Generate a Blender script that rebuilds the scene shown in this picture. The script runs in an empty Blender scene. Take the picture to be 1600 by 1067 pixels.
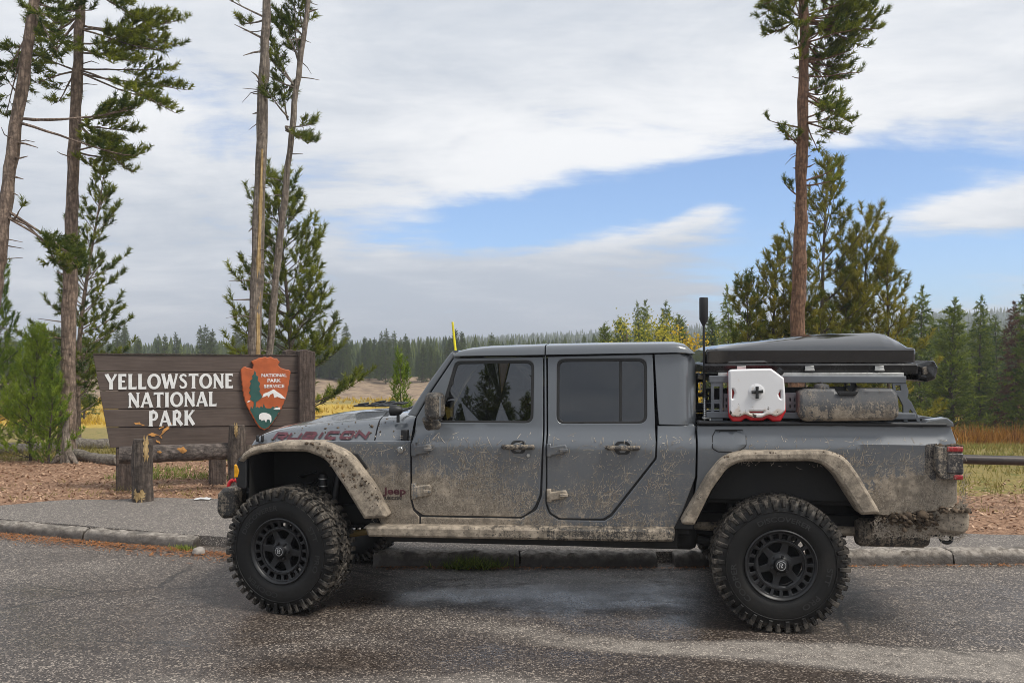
import bpy, bmesh, math, random
import numpy as np
from mathutils import Vector, Matrix, noise as mnoise
from mathutils.geometry import delaunay_2d_cdt

scene = bpy.context.scene
R = math.radians
rng = np.random.default_rng(7)
random.seed(7)

# ------------------------------------------------------------------ camera, sky, sun, exposure
FPX, HOR, CAMZ = 1386.0, 566.0, 1.825
cam_d = bpy.data.cameras.new('camera')
cam = bpy.data.objects.new('camera', cam_d)
scene.collection.objects.link(cam)
cam.location = (0, 0, CAMZ)
cam.rotation_euler = (R(90), 0, 0)
cam_d.sensor_width = 36.0
cam_d.lens = FPX / 1600 * 36
cam_d.shift_y = (HOR - 533.5) / 1600
cam_d.clip_end = 8000
cam_d.clip_start = 0.05
scene.camera = cam

SUN_EL, SUN_AZ = 56.0, 118.0          # azimuth clockwise from +Y (the view direction)
sun_d = bpy.data.lights.new('sun', 'SUN')
sun_d.energy = 2.8
sun_d.angle = R(20)
sun_d.color = (1.0, 0.95, 0.87)
sun = bpy.data.objects.new('sun', sun_d)
scene.collection.objects.link(sun)
sdir = Vector((math.sin(R(SUN_AZ)) * math.cos(R(SUN_EL)), math.cos(R(SUN_AZ)) * math.cos(R(SUN_EL)), math.sin(R(SUN_EL))))
sun.rotation_euler = sdir.to_track_quat('Z', 'Y').to_euler()
sun.location = (0, -20, 40)

scene.view_settings.view_transform = 'Standard'
scene.view_settings.look = 'None'
scene.view_settings.gamma = 1
scene.view_settings.exposure = 0.28
scene.view_settings.use_curve_mapping = False
scene.cycles.use_denoising = True
scene.cycles.filter_width = 0.9
scene.cycles.max_bounces = 8
scene.cycles.transparent_max_bounces = 12
scene.cycles.sample_clamp_indirect = 6


class NT:
    """small helper round a node tree"""
    def __init__(s, tree):
        s.t = tree
        tree.nodes.clear()

    def n(s, typ, ins=None, **props):
        nd = s.t.nodes.new(typ)
        for k, v in props.items():
            setattr(nd, k, v)
        for k, v in (ins or {}).items():
            sock = nd.inputs[k]
            if isinstance(v, bpy.types.NodeSocket):
                s.t.links.new(v, sock)
            else:
                sock.default_value = v
        return nd

    def math(s, op, a, b=None, c=None, clamp=False):
        nd = s.t.nodes.new('ShaderNodeMath')
        nd.operation = op
        nd.use_clamp = clamp
        for i, v in enumerate((a, b, c)):
            if v is None:
                continue
            if isinstance(v, bpy.types.NodeSocket):
                s.t.links.new(v, nd.inputs[i])
            else:
                nd.inputs[i].default_value = v
        return nd.outputs[0]

    def mix(s, f, a, b, typ='RGBA', blend='MIX'):
        nd = s.t.nodes.new('ShaderNodeMix')
        nd.data_type = typ
        nd.clamp_factor = True
        if typ == 'RGBA':
            nd.blend_type = blend
        idx = {'RGBA': (6, 7, 2), 'FLOAT': (2, 3, 0)}[typ]
        for sock, v in ((nd.inputs[0], f), (nd.inputs[idx[0]], a), (nd.inputs[idx[1]], b)):
            if isinstance(v, bpy.types.NodeSocket):
                s.t.links.new(v, sock)
            else:
                sock.default_value = (*v, 1) if (typ == 'RGBA' and not isinstance(v, (int, float)) and len(v) == 3) else v
        return nd.outputs[idx[2]]

    def ramp(s, f, lo, hi, a=0.0, b=1.0, smooth=True):
        nd = s.t.nodes.new('ShaderNodeMapRange')
        nd.interpolation_type = 'SMOOTHSTEP' if smooth else 'LINEAR'
        s.t.links.new(f, nd.inputs[0])
        for i, v in zip((1, 2, 3, 4), (lo, hi, a, b)):
            nd.inputs[i].default_value = v
        return nd.outputs[0]

    def noise(s, vec, scale, detail=4, rough=0.55, sc=None, dist=0.0):
        if sc is not None:
            m = s.n('ShaderNodeMapping', {'Vector': vec, 'Scale': sc})
            vec = m.outputs[0]
        nd = s.n('ShaderNodeTexNoise', {'Vector': vec, 'Scale': scale, 'Detail': detail, 'Roughness': rough, 'Distortion': dist})
        return nd.outputs[0]


def make_world():
    w = bpy.data.worlds.new('World')
    scene.world = w
    w.use_nodes = True
    t = NT(w.node_tree)
    sky = t.n('ShaderNodeTexSky', sky_type='NISHITA')
    sky.sun_disc = False
    sky.sun_elevation = R(SUN_EL)
    sky.sun_rotation = R(SUN_AZ)
    sky.altitude = 2000
    sky.air_density = 1.0
    sky.dust_density = 1.2
    g = t.n('ShaderNodeTexCoord').outputs['Generated']
    sep = t.n('ShaderNodeSeparateXYZ', {0: g})
    x, y, z = sep.outputs
    az = t.math('ARCTAN2', x, y)
    zz = t.math('MAXIMUM', z, 0.0)
    # cloud layer seen in perspective: direction projected on a high plane
    k = t.math('DIVIDE', 1.0, t.math('ADD', zz, 0.16))
    pv = t.n('ShaderNodeCombineXYZ', {0: t.math('MULTIPLY', x, k), 1: t.math('MULTIPLY', y, k), 2: t.math('MULTIPLY', z, 0.8)}).outputs[0]
    n1 = t.noise(pv, 1.7, 9, 0.60, dist=0.45)
    n2 = t.noise(pv, 0.55, 4, 0.5)
    n3 = t.noise(pv, 4.4, 8, 0.62, sc=(0.6, 1.5, 1.0))
    warp = t.math('SUBTRACT', n1, 0.5)
    warp3 = t.math('SUBTRACT', n3, 0.5)

    def blob(a0, e0, sa, se, tilt=0.0):
        da = t.math('SUBTRACT', az, a0)
        de = t.math('SUBTRACT', t.math('SUBTRACT', z, e0), t.math('MULTIPLY', da, tilt))
        q = t.math('ADD', t.math('POWER', t.math('ABSOLUTE', t.math('DIVIDE', da, sa)), 2.0),
                   t.math('POWER', t.math('ABSOLUTE', t.math('DIVIDE', de, se)), 2.0))
        return t.math('EXPONENT', t.math('MULTIPLY', q, -1.0))
    # the clear rift low over the hills, wider towards the right
    h = t.math('ADD', blob(0.06, 0.166, 0.24, 0.036, 0.10), blob(0.44, 0.125, 0.22, 0.085))
    h = t.math('ADD', h, blob(0.30, 0.185, 0.12, 0.035))
    h = t.math('ADD', h, t.math('MULTIPLY', blob(-0.36, 0.27, 0.10, 0.07), 0.35))
    h = t.math('SUBTRACT', h, t.math('MULTIPLY', blob(0.235, 0.172, 0.07, 0.028, 0.25), 1.0))
    h = t.math('SUBTRACT', h, t.math('MULTIPLY', blob(0.50, 0.150, 0.13, 0.026, 0.05), 1.0))
    cov = t.math('SUBTRACT', 1.0, h)
    cov = t.math('ADD', cov, t.math('MULTIPLY', warp, 1.25))
    cov = t.math('ADD', cov, t.math('MULTIPLY', warp3, 0.8))
    mask = t.ramp(cov, 0.30, 0.86)
    # cloud brightness: thick grey bases, bright thin parts
    b = t.math('ADD', t.math('MULTIPLY', t.math('SUBTRACT', n2, 0.5), 1.3), 0.52)
    b = t.math('ADD', b, t.math('ADD', t.math('MULTIPLY', warp, 1.3), t.math('MULTIPLY', warp3, 0.55)))
    b = t.math('ADD', b, t.math('MULTIPLY', blob(0.05, 0.235, 0.30, 0.055, 0.05), 0.42))
    b = t.math('ADD', b, t.math('MULTIPLY', blob(0.40, 0.175, 0.28, 0.04), 0.5))
    b = t.math('SUBTRACT', b, t.math('MULTIPLY', blob(0.02, 0.06, 0.35, 0.06), 0.42))
    b = t.math('SUBTRACT', b, t.math('MULTIPLY', blob(0.50, 0.36, 0.2, 0.09), 0.25))
    bb = t.ramp(b, 0.05, 1.08)
    ccol = t.mix(bb, (4.5, 5.0, 5.75), (8.5, 8.57, 8.7))
    blue = t.mix(0.10, t.mix(1.0, sky.outputs[0], (1.02, 1.30, 1.58), blend='MULTIPLY'), (4.6, 5.6, 6.6))
    col = t.mix(mask, blue, ccol)
    bg = t.n('ShaderNodeBackground', {'Color': col, 'Strength': 0.1})
    out = t.n('ShaderNodeOutputWorld')
    t.t.links.new(bg.outputs[0], out.inputs[0])


make_world()


# ------------------------------------------------------------------ generic helpers
def link(o):
    scene.collection.objects.link(o)
    return o


def empty(name, loc=(0, 0, 0), rz=0.0, parent=None):
    o = link(bpy.data.objects.new(name, None))
    o.location = loc
    o.rotation_euler = (0, 0, rz)
    o.empty_display_size = 0.2
    if parent:
        o.parent = parent
    return o


def tag(o, label=None, cat=None, group=None, kind=None):
    if label:
        o['label'] = label
    if cat:
        o['category'] = cat
    if group:
        o['group'] = group
    if kind:
        o['kind'] = kind
    return o


def copy_tree(o, parent=None):
    c = o.copy()
    link(c)
    c.parent = parent
    for ch in o.children:
        copy_tree(ch, c)
    return c


def at(px, py, Y):
    return np.array(((px - 800) / FPX * Y, Y, CAMZ + (HOR - py) / FPX * Y))


class MB:
    """collects vertices and faces, then links ONE mesh object"""
    def __init__(s):
        s.v, s.f, s.n, s.att = [], [], 0, []

    def add(s, verts, faces, tint=None):
        verts = np.asarray(verts, float).reshape(-1, 3)
        s.v.append(verts)
        off = s.n
        s.f.extend([[i + off for i in f] for f in faces])
        s.n += len(verts)
        s.att.append(np.full(len(verts), 0.5) if tint is None else np.broadcast_to(np.asarray(tint, float), (len(verts),)))
        return s

    def tris(s, verts, tint=None):          # (N,3,3)
        N = len(verts)
        s.v.append(np.asarray(verts).reshape(-1, 3))
        idx = (np.arange(N * 3) + s.n).reshape(N, 3)
        s.f.extend(idx.tolist())
        s.n += N * 3
        s.att.append(np.full(N * 3, 0.5) if tint is None else np.repeat(np.asarray(tint, float), 3))

    def box(s, c, size, rot=None):
        c = np.asarray(c, float)
        h = np.asarray(size, float) / 2
        v = np.array([[sx, sy, sz] for sx in (-1, 1) for sy in (-1, 1) for sz in (-1, 1)], float) * h
        if rot is not None:
            v = v @ np.array(Matrix.Rotation(rot[0], 3, rot[1])).T
        f = [[0, 1, 3, 2], [4, 6, 7, 5], [0, 4, 5, 1], [2, 3, 7, 6], [0, 2, 6, 4], [1, 5, 7, 3]]
        return s.add(v + c, f)

    def tube(s, pts, rad, n=8, caps=True, tint=None, jitter=0.0):
        pts = np.asarray(pts, float)
        m = len(pts)
        rad = np.broadcast_to(np.asarray(rad, float), (m,))
        tan = np.gradient(pts, axis=0)
        tan /= np.linalg.norm(tan, axis=1)[:, None] + 1e-9
        ref = np.array((0, 0, 1.0)) if abs(tan[0][2]) < 0.9 else np.array((1.0, 0, 0))
        V = []
        for i in range(m):
            a = np.cross(tan[i], ref)
            a /= np.linalg.norm(a) + 1e-9
            b = np.cross(tan[i], a)
            an = np.arange(n) / n * 2 * math.pi
            rr = rad[i] * (1 + (rng.uniform(-jitter, jitter, n) if jitter else 0))
            V.append(pts[i] + (np.cos(an) * rr)[:, None] * a + (np.sin(an) * rr)[:, None] * b)
        F = []
        for i in range(m - 1):
            for j in range(n):
                k = (j + 1) % n
                F.append([i * n + j, i * n + k, (i + 1) * n + k, (i + 1) * n + j])
        if caps:
            F.append(list(range(n)))
            F.append([(m - 1) * n + j for j in range(n)][::-1])
        return s.add(np.concatenate(V), F, tint)

    def lathe(s, prof, n=48, axis='y', c=(0, 0, 0), closed=False):
        """prof: (r, h) pairs; revolved about the axis through c"""
        prof = np.asarray(prof, float)
        m = len(prof)
        an = np.arange(n) / n * 2 * math.pi
        V = np.zeros((m, n, 3))
        V[:, :, 0] = prof[:, 0:1] * np.cos(an)
        V[:, :, 2] = prof[:, 0:1] * np.sin(an)
        V[:, :, 1] = prof[:, 1:2]
        if axis == 'z':
            V = V[:, :, [0, 2, 1]]
        elif axis == 'x':
            V = V[:, :, [1, 0, 2]]
        F = []
        for i in range(m - 1 + (1 if closed else 0)):
            i2 = (i + 1) % m
            for j in range(n):
                k = (j + 1) % n
                F.append([i * n + j, i2 * n + j, i2 * n + k, i * n + k])
        return s.add(V.reshape(-1, 3) + np.asarray(c, float), F)

    def grid(s, P):                         # P (m,n,3)
        m, n = P.shape[:2]
        F = [[i * n + j, i * n + j + 1, (i + 1) * n + j + 1, (i + 1) * n + j] for i in range(m - 1) for j in range(n - 1)]
        return s.add(P.reshape(-1, 3), F)

    def mesh(s, name, smooth=35, tint=False):
        me = bpy.data.meshes.new(name)
        V = np.concatenate(s.v) if s.v else np.zeros((0, 3))
        me.from_pydata(V.tolist(), [], s.f)
        if tint:
            a = me.attributes.new('tint', 'FLOAT', 'POINT')
            a.data.foreach_set('value', np.concatenate(s.att).astype(np.float32))
        if smooth is not None:
            me.shade_smooth()
            me.set_sharp_from_angle(angle=R(smooth))
        me.update()
        return me

    def build(s, name, mat, parent=None, smooth=35, tint=False, fix=False, bevel=0.0):
        me = s.mesh(name, smooth, tint)
        if fix:
            bm = bmesh.new()
            bm.from_mesh(me)
            bmesh.ops.recalc_face_normals(bm, faces=bm.faces)
            bm.to_mesh(me)
            bm.free()
        me.materials.append(mat)
        o = link(bpy.data.objects.new(name, me))
        if parent:
            o.parent = parent
        if bevel:
            md = o.modifiers.new('bevel', 'BEVEL')
            md.width = bevel
            md.segments = 2
            md.limit_method = 'ANGLE'
            md.angle_limit = R(40)
        return o


def fillet(poly, seg=5):
    """poly of (x, y[, r]); corners with r are rounded"""
    P = [np.array(p[:2], float) for p in poly]
    rr = [p[2] if len(p) > 2 else 0 for p in poly]
    out = []
    n = len(P)
    for i in range(n):
        a, b, c, r = P[i - 1], P[i], P[(i + 1) % n], rr[i]
        if r <= 0:
            out.append(b)
            continue
        d1 = (a - b) / np.linalg.norm(a - b)
        d2 = (c - b) / np.linalg.norm(c - b)
        ang = math.acos(max(-1, min(1, float(d1 @ d2))))
        t = min(r / math.tan(ang / 2), 0.48 * np.linalg.norm(a - b), 0.48 * np.linalg.norm(c - b))
        p0, p2 = b + d1 * t, b + d2 * t
        for k in range(seg + 1):
            s = k / seg
            out.append((1 - s) ** 2 * p0 + 2 * s * (1 - s) * b + s * s * p2)
    return np.array(out)


def densify(P, step):
    out = []
    for i in range(len(P)):
        a, b = P[i], P[(i + 1) % len(P)]
        k = max(1, int(np.linalg.norm(b - a) / step))
        for j in range(k):
            out.append(a + (b - a) * j / k)
    return np.array(out)


def area2(P):
    x, y = P[:, 0], P[:, 1]
    return float(np.sum(x * np.roll(y, -1) - np.roll(x, -1) * y))


def inside(pts, P):
    x, y = pts[:, 0:1], pts[:, 1:2]
    x1, y1 = P[:, 0], P[:, 1]
    x2, y2 = np.roll(x1, -1), np.roll(y1, -1)
    cond = ((y1 > y) != (y2 > y)) & (x < (x2 - x1) * (y - y1) / (y2 - y1 + 1e-12) + x1)
    return cond.sum(1) % 2 == 1


def inset(P, e):
    d = np.roll(P, -1, 0) - P
    d /= np.linalg.norm(d, axis=1)[:, None] + 1e-12
    nrm = np.stack((-d[:, 1], d[:, 0]), 1)
    n2 = nrm + np.roll(nrm, 1, 0)
    ln = (n2 ** 2).sum(1)[:, None]
    return P + n2 / np.maximum(ln, 0.8) * 2 * e


def panel_mesh(outer, holes, vf, thick, grid=0.1, edge=0.004, step=0.05, mapf=None, sign=1):
    """a sheet cut to the outline (with holes), rounded rim, bent by vf(x, y); returns an MB.
    x, y are the sheet's axes; vf the depth; thickness goes to +depth"""
    loops = []
    o = densify(np.asarray(outer, float), step)
    if area2(o) < 0:
        o = o[::-1]
    loops.append(o)
    for h in holes:
        hh = densify(np.asarray(h, float), step)
        if area2(hh) > 0:
            hh = hh[::-1]
        loops.append(hh)
    ins = [inset(l, edge) for l in loops]
    pts, edges = [], []
    for l in ins:
        b = len(pts)
        pts += [Vector(p) for p in l]
        edges += [(b + i, b + (i + 1) % len(l)) for i in range(len(l))]
    allb = np.concatenate(ins)
    lo, hi = allb.min(0), allb.max(0)
    gx = np.arange(lo[0] + grid / 2, hi[0], grid)
    gy = np.arange(lo[1] + grid / 2, hi[1], grid)
    if len(gx) and len(gy):
        G = np.stack(np.meshgrid(gx, gy), -1).reshape(-1, 2)
        ok = inside(G, ins[0])
        for l in ins[1:]:
            ok &= ~inside(G, l)
        G = G[ok]
        if len(G):
            dist = np.min(np.linalg.norm(G[:, None] - allb[None], axis=2), axis=1)
            G = G[dist > grid * 0.35]
            pts += [Vector(p) for p in G]
    V2, E, F, *_ = delaunay_2d_cdt(pts, edges, [], 0, 1e-7)
    V2 = np.array([tuple(v) for v in V2])
    cen = np.array([V2[list(f)].mean(0) for f in F])
    ok = inside(cen, ins[0])
    for l in ins[1:]:
        ok &= ~inside(cen, l)
    F = [list(f) for f, k in zip(F, ok) if k]
    mb = MB()

    def m3(P, dv):
        v = np.array([vf(a, b) for a, b in P]) + dv
        out = np.stack((P[:, 0], v, P[:, 1]), 1)
        return out if mapf is None else mapf(out)
    if area2(V2[F[0]]) < 0:
        F = [f[::-1] for f in F]
    mb.add(m3(V2, 0), F)
    for l, li in zip(loops, ins):
        n = len(l)
        rings = [m3(li, 0.0), m3(inset(l, edge * 0.3), edge * 0.3), m3(l, edge), m3(l, max(thick, edge * 1.5))]
        FF = []
        for k in range(3):
            for i in range(n):
                j = (i + 1) % n
                FF.append([k * n + i, (k + 1) * n + i, (k + 1) * n + j, k * n + j])
        mb.add(np.concatenate(rings), FF)
    return mb


def flip_y(mb):
    m = MB()
    m.v = [v * np.array((1, -1, 1)) for v in mb.v]
    m.f = [f[::-1] for f in mb.f]
    m.n, m.att = mb.n, mb.att
    return m


class Frame:
    """vertical frame: a runs along, b away from the camera, z up; un-projects photo pixels on planes b = const"""
    def __init__(s, O, ang):
        s.O = np.array(O, float)
        s.ang = ang
        s.a = np.array((math.cos(ang), math.sin(ang)))
        s.b = np.array((-math.sin(ang), math.cos(ang)))

    def p(s, px, py, v):
        if callable(v):
            vv = v(0, 1.0)
            for _ in range(6):
                u, w = s.p(px, py, vv)
                vv = v(u, w)
            return u, w
        d = np.array(((px - 800) / FPX, 1.0))
        t = (v + s.O @ s.b) / (d @ s.b)
        P = d * t - s.O
        return float(P @ s.a), CAMZ + (HOR - py) / FPX * t

    def poly(s, pts, v, seg=5):
        q = []
        for p in pts:
            u, w = s.p(p[0], p[1], v)
            q.append((u, w, p[2]) if len(p) > 2 else (u, w))
        return fillet(q, seg)


def text_mesh(txt, size=1.0, offset=0.0, align='CENTER'):
    cu = bpy.data.curves.new('t', 'FONT')
    cu.body = txt
    cu.size = size
    cu.offset = offset
    cu.align_x = align
    cu.resolution_u = 3
    o = bpy.data.objects.new('t', cu)
    link(o)
    dg = bpy.context.evaluated_depsgraph_get()
    me = bpy.data.meshes.new_from_object(o.evaluated_get(dg))
    V = np.array([tuple(v.co) for v in me.vertices])
    F = [list(p.vertices) for p in me.polygons]
    bpy.data.objects.remove(o)
    bpy.data.curves.remove(cu)
    bpy.data.meshes.remove(me)
    return V, F


def ribbon(pts, wd):
    """flat stroke polygon along a polyline with mitred joints -> (verts2d, faces)"""
    P = np.asarray(pts, float)
    wd = np.broadcast_to(np.asarray(wd, float), (len(P),))
    d = np.diff(P, axis=0)
    d /= np.linalg.norm(d, axis=1)[:, None] + 1e-12
    nn = np.stack((-d[:, 1], d[:, 0]), 1)
    N = np.zeros_like(P)
    N[0], N[-1] = nn[0], nn[-1]
    for i in range(1, len(P) - 1):
        m = nn[i - 1] + nn[i]
        N[i] = m / max(0.5, (m @ m)) * 2
    L = P + N * wd[:, None] / 2
    Rr = P - N * wd[:, None] / 2
    k = len(P)
    return np.concatenate((L, Rr)), [[i, k + i, k + i + 1, i + 1] for i in range(k - 1)]


# ------------------------------------------------------------------ materials
def material(name):
    m = bpy.data.materials.new(name)
    m.use_nodes = True
    return m, NT(m.node_tree)


def finish(t, bsdf, disp=None):
    out = t.n('ShaderNodeOutputMaterial')
    t.t.links.new(bsdf, out.inputs[0])


def bump(t, h, strength=0.4, dist=0.01):
    return t.n('ShaderNodeBump', {'Height': h, 'Strength': strength, 'Distance': dist}).outputs[0]


def simple(name, col, rough=0.5, metal=0.0, var=0.25, scale=8.0, bmp=0.0, bscale=60.0, spec=0.5, coat=0.0, ior=1.5):
    m, t = material(name)
    o = t.n('ShaderNodeTexCoord').outputs['Object']
    n = t.noise(o, scale, 5, 0.6)
    c2 = tuple(max(0, c * (1 - var)) for c in col)
    c3 = tuple(min(1, c * (1 + var)) for c in col)
    c = t.mix(t.ramp(n, 0.3, 0.7), c2, c3)
    ins = {'Base Color': c, 'Roughness': t.ramp(n, 0.2, 0.8, max(0.02, rough - 0.08), min(1, rough + 0.08)), 'Metallic': metal,
           'Specular IOR Level': spec, 'IOR': ior, 'Coat Weight': coat, 'Coat Roughness': 0.08}
    if bmp:
        ins['Normal'] = bump(t, t.noise(o, bscale, 4, 0.6), bmp, 0.004)
    b = t.n('ShaderNodeBsdfPrincipled', ins)
    finish(t, b.outputs[0])
    return m


MUD = (0.31, 0.258, 0.198)
MUD_DARK = (0.085, 0.06, 0.042)


def muddy(name, paint, rough, fn, metal=0.0, coat=0.0, bmp=0.35):
    """paint or plastic under splashed mud; fn(t, x, z, o) -> how much mud sticks at a place of the truck (0..1)"""
    m, t = material(name)
    o = t.n('ShaderNodeTexCoord').outputs['Object']
    sp = t.n('ShaderNodeSeparateXYZ', {0: o})
    x, y, z = sp.outputs
    amt = fn(t, x, z, o)
    fine = t.noise(o, 75, 6, 0.75)
    med = t.noise(o, 13, 7, 0.7)
    big = t.noise(o, 2.3, 4, 0.5)
    # thin dry scratches and wisps, two directions
    w1 = t.noise(o, 30, 3, 0.6, sc=(0.28, 1, 1.5), dist=1.6)
    w2 = t.noise(o, 26, 3, 0.6, sc=(1.5, 1, 0.22), dist=0.5)
    w3 = t.noise(o, 21, 3, 0.6, sc=(0.9, 1, 0.9), dist=2.6)
    def thin(w, c, hw):
        return t.math('SUBTRACT', 1.0, t.ramp(t.math('ABSOLUTE', t.math('SUBTRACT', w, c)), 0.0, hw))
    wisps = t.math('MAXIMUM', thin(w1, 0.53, 0.030), t.math('MAXIMUM', thin(w2, 0.55, 0.026), thin(w3, 0.5, 0.022)))
    wisps = t.math('MULTIPLY', wisps, t.ramp(t.noise(o, 6, 4, 0.6), 0.40, 0.58))
    s = t.math('ADD', t.math('MULTIPLY', t.math('SUBTRACT', fine, 0.5), 3.0), t.math('MULTIPLY', t.math('SUBTRACT', med, 0.5), 2.2))
    drip = t.noise(o, 9, 5, 0.65, sc=(4.2, 1, 0.55))
    fan = t.noise(o, 12, 5, 0.65, sc=(0.7, 1, 2.6), dist=0.8)
    s = t.math('ADD', s, t.math('ADD', t.math('MULTIPLY', t.math('SUBTRACT', big, 0.5), 0.8), t.math('ADD', t.math('MULTIPLY', t.math('SUBTRACT', drip, 0.5), 2.0), t.math('MULTIPLY', t.math('SUBTRACT', fan, 0.5), 1.2))))
    cover = t.ramp(t.math('ADD', s, t.math('SUBTRACT', t.math('MULTIPLY', amt, 2.05), 1.05)), 0.0, 0.18)
    wis = t.math('MULTIPLY', wisps, t.ramp(amt, 0.03, 0.3, 0.0, 0.85))
    film = t.math('MULTIPLY', amt, 0.12)
    mask = t.math('MAXIMUM', t.math('MAXIMUM', cover, wis), film)
    mask = t.math('MULTIPLY', mask, t.ramp(amt, 0.2, 0.75, 0.55, 0.96))
    mudc = t.mix(t.ramp(t.noise(o, 15, 6, 0.7), 0.36, 0.66), tuple(c * 0.60 for c in MUD), tuple(c * 1.35 for c in MUD))
    mudc = t.mix(t.ramp(t.noise(o, 55, 4, 0.7), 0.60, 0.68), mudc, MUD_DARK)
    col = t.mix(mask, paint, mudc)
    rg = t.mix(mask, rough, 0.88, typ='FLOAT')
    b = t.n('ShaderNodeBsdfPrincipled', {
        'Base Color': col, 'Roughness': rg, 'Metallic': t.mix(mask, metal, 0.0, typ='FLOAT'),
        'Coat Weight': t.mix(mask, coat, 0.0, typ='FLOAT'), 'Coat Roughness': 0.07,
        'Normal': bump(t, t.math('MULTIPLY', cover, t.math('ADD', fine, 0.5)), bmp, 0.006)})
    finish(t, b.outputs[0])
    return m


def gauss(t, x, c, s):
    q = t.math('DIVIDE', t.math('SUBTRACT', x, c), s)
    return t.math('EXPONENT', t.math('MULTIPLY', t.math('MULTIPLY', q, q), -1.0))


def body_mud(t, x, z, o):
    low = t.ramp(z, 1.32, 0.60)
    vlow = t.ramp(z, 0.86, 0.60)
    top = t.ramp(z, 1.36, 1.20)
    a = t.math('MULTIPLY', gauss(t, x, 0.92, 0.55), t.math('MULTIPLY', t.ramp(z, 1.30, 0.66), 1.0))
    b = t.math('MULTIPLY', gauss(t, x, 4.48, 0.42), t.math('MULTIPLY', t.ramp(z, 1.27, 0.86), 0.95))
    c = t.math('MULTIPLY', t.math('MULTIPLY', low, 0.26), t.ramp(x, 0.3, 0.8))
    d = t.math('MULTIPLY', t.math('MULTIPLY', vlow, 0.32), t.ramp(x, 2.4, 1.2, 0.35, 1.0))
    e = t.math('MULTIPLY', t.math('MULTIPLY', top, 0.10), t.ramp(x, 0.2, 0.7))
    s = t.math('ADD', t.math('MAXIMUM', a, b), t.math('ADD', c, t.math('ADD', d, e)))
    return t.math('MINIMUM', s, 1.0)


def flat(v):
    return lambda t, x, z, o: t.math('ADD', v, 0.0)


PAINT = (0.104, 0.114, 0.127)
M = {}
M['paint'] = muddy('grey_paint', PAINT, 0.28, body_mud, coat=0.9)
M['paint_clean'] = muddy('grey_paint_roof', PAINT, 0.28, flat(0.07), coat=0.9)
M['hood'] = muddy('grey_paint_hood', PAINT, 0.2, flat(0.12), coat=1.0)
M['flare'] = muddy('muddy_flare_plastic', (0.03, 0.03, 0.031), 0.6, flat(0.90), bmp=0.7)
M['slider'] = muddy('muddy_black_steel', (0.02, 0.02, 0.021), 0.5, lambda t, x, z, o: t.ramp(x, 2.3, 0.8, 0.55, 0.92), bmp=0.7)
M['mudpart'] = muddy('mud_caked_steel', (0.03, 0.03, 0.03), 0.55, flat(0.80), bmp=0.8)
M['handle'] = muddy('muddy_handle_plastic', (0.03, 0.03, 0.032), 0.5, flat(0.55), bmp=0.6)
M['mirror'] = muddy('muddy_mirror_plastic', (0.02, 0.02, 0.021), 0.5, flat(0.46), bmp=0.6)
M['hinge'] = muddy('muddy_hinge_paint', PAINT, 0.35, lambda t, x, z, o: t.ramp(z, 1.2, 0.8, 0.35, 0.75), coat=0.3)
M['black'] = simple('black_plastic', (0.011, 0.011, 0.012), 0.5, bmp=0.2)
M['under'] = simple('dirty_underbody', (0.011, 0.010, 0.009), 0.75, var=0.5, bmp=0.5, bscale=30)
M['rubber'] = simple('window_rubber', (0.012, 0.012, 0.012), 0.6)
M['steel'] = simple('bright_steel', (0.55, 0.55, 0.55), 0.3, 1.0)
M['red'] = simple('red_paint', (0.6, 0.02, 0.025), 0.4)
M['amber'] = simple('amber_lens', (0.75, 0.35, 0.01), 0.2)
M['redlens'] = muddy('muddy_red_lens', (0.30, 0.01, 0.016), 0.18, flat(0.42))
M['darklens'] = muddy('muddy_dark_lens', (0.035, 0.035, 0.04), 0.2, flat(0.42))
M['decal'] = simple('dark_red_decal', (0.085, 0.024, 0.032), 0.45, var=0.35, scale=20)
M['badge'] = simple('badge_black', (0.02, 0.018, 0.018), 0.4)
M['clump'] = simple('dark_mud_clump', (0.095, 0.068, 0.045), 0.95, var=0.45, scale=25, bmp=0.8, bscale=90)
M['seat'] = simple('seat_cloth', (0.05, 0.05, 0.05), 0.85)
M['rack'] = simple('grey_rack_powdercoat', (0.12, 0.13, 0.145), 0.5, var=0.12)
M['alu'] = simple('aluminium', (0.55, 0.55, 0.54), 0.4, 0.9)
M['yellow'] = simple('yellow_whip', (0.8, 0.68, 0.02), 0.45)
M['gold'] = simple('worn_gold_link', (0.20, 0.14, 0.05), 0.5, 0.3)


def glass_mat(name, tint, refl=1.0):
    m, t = material(name)
    o = t.n('ShaderNodeTexCoord').outputs['Object']
    dust = t.ramp(t.noise(o, 35, 5, 0.7), 0.58, 0.75, 0.0, 0.10)
    fac_ = t.n('ShaderNodeLayerWeight', {'Blend': 0.5}).outputs['Facing']
    fr = t.math('ADD', 0.05, t.math('MULTIPLY', t.math('POWER', fac_, 5.0), 0.9))
    tr = t.n('ShaderNodeBsdfTransparent', {'Color': (*tint, 1)})
    gl = t.n('ShaderNodeBsdfGlossy', {'Color': (0.95, 0.97, 1.0, 1), 'Roughness': 0.012})
    df = t.n('ShaderNodeBsdfDiffuse', {'Color': (0.20, 0.18, 0.15, 1)})
    s1 = t.n('ShaderNodeMixShader', {0: t.math('MULTIPLY', fr, refl), 1: tr.outputs[0], 2: gl.outputs[0]})
    s2 = t.n('ShaderNodeMixShader', {0: dust, 1: s1.outputs[0], 2: df.outputs[0]})
    finish(t, s2.outputs[0])
    return m


M['glass'] = glass_mat('side_glass', (0.07, 0.078, 0.078), 2.0)
M['privacy'] = glass_mat('privacy_glass', (0.004, 0.004, 0.005), 1.6)


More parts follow.
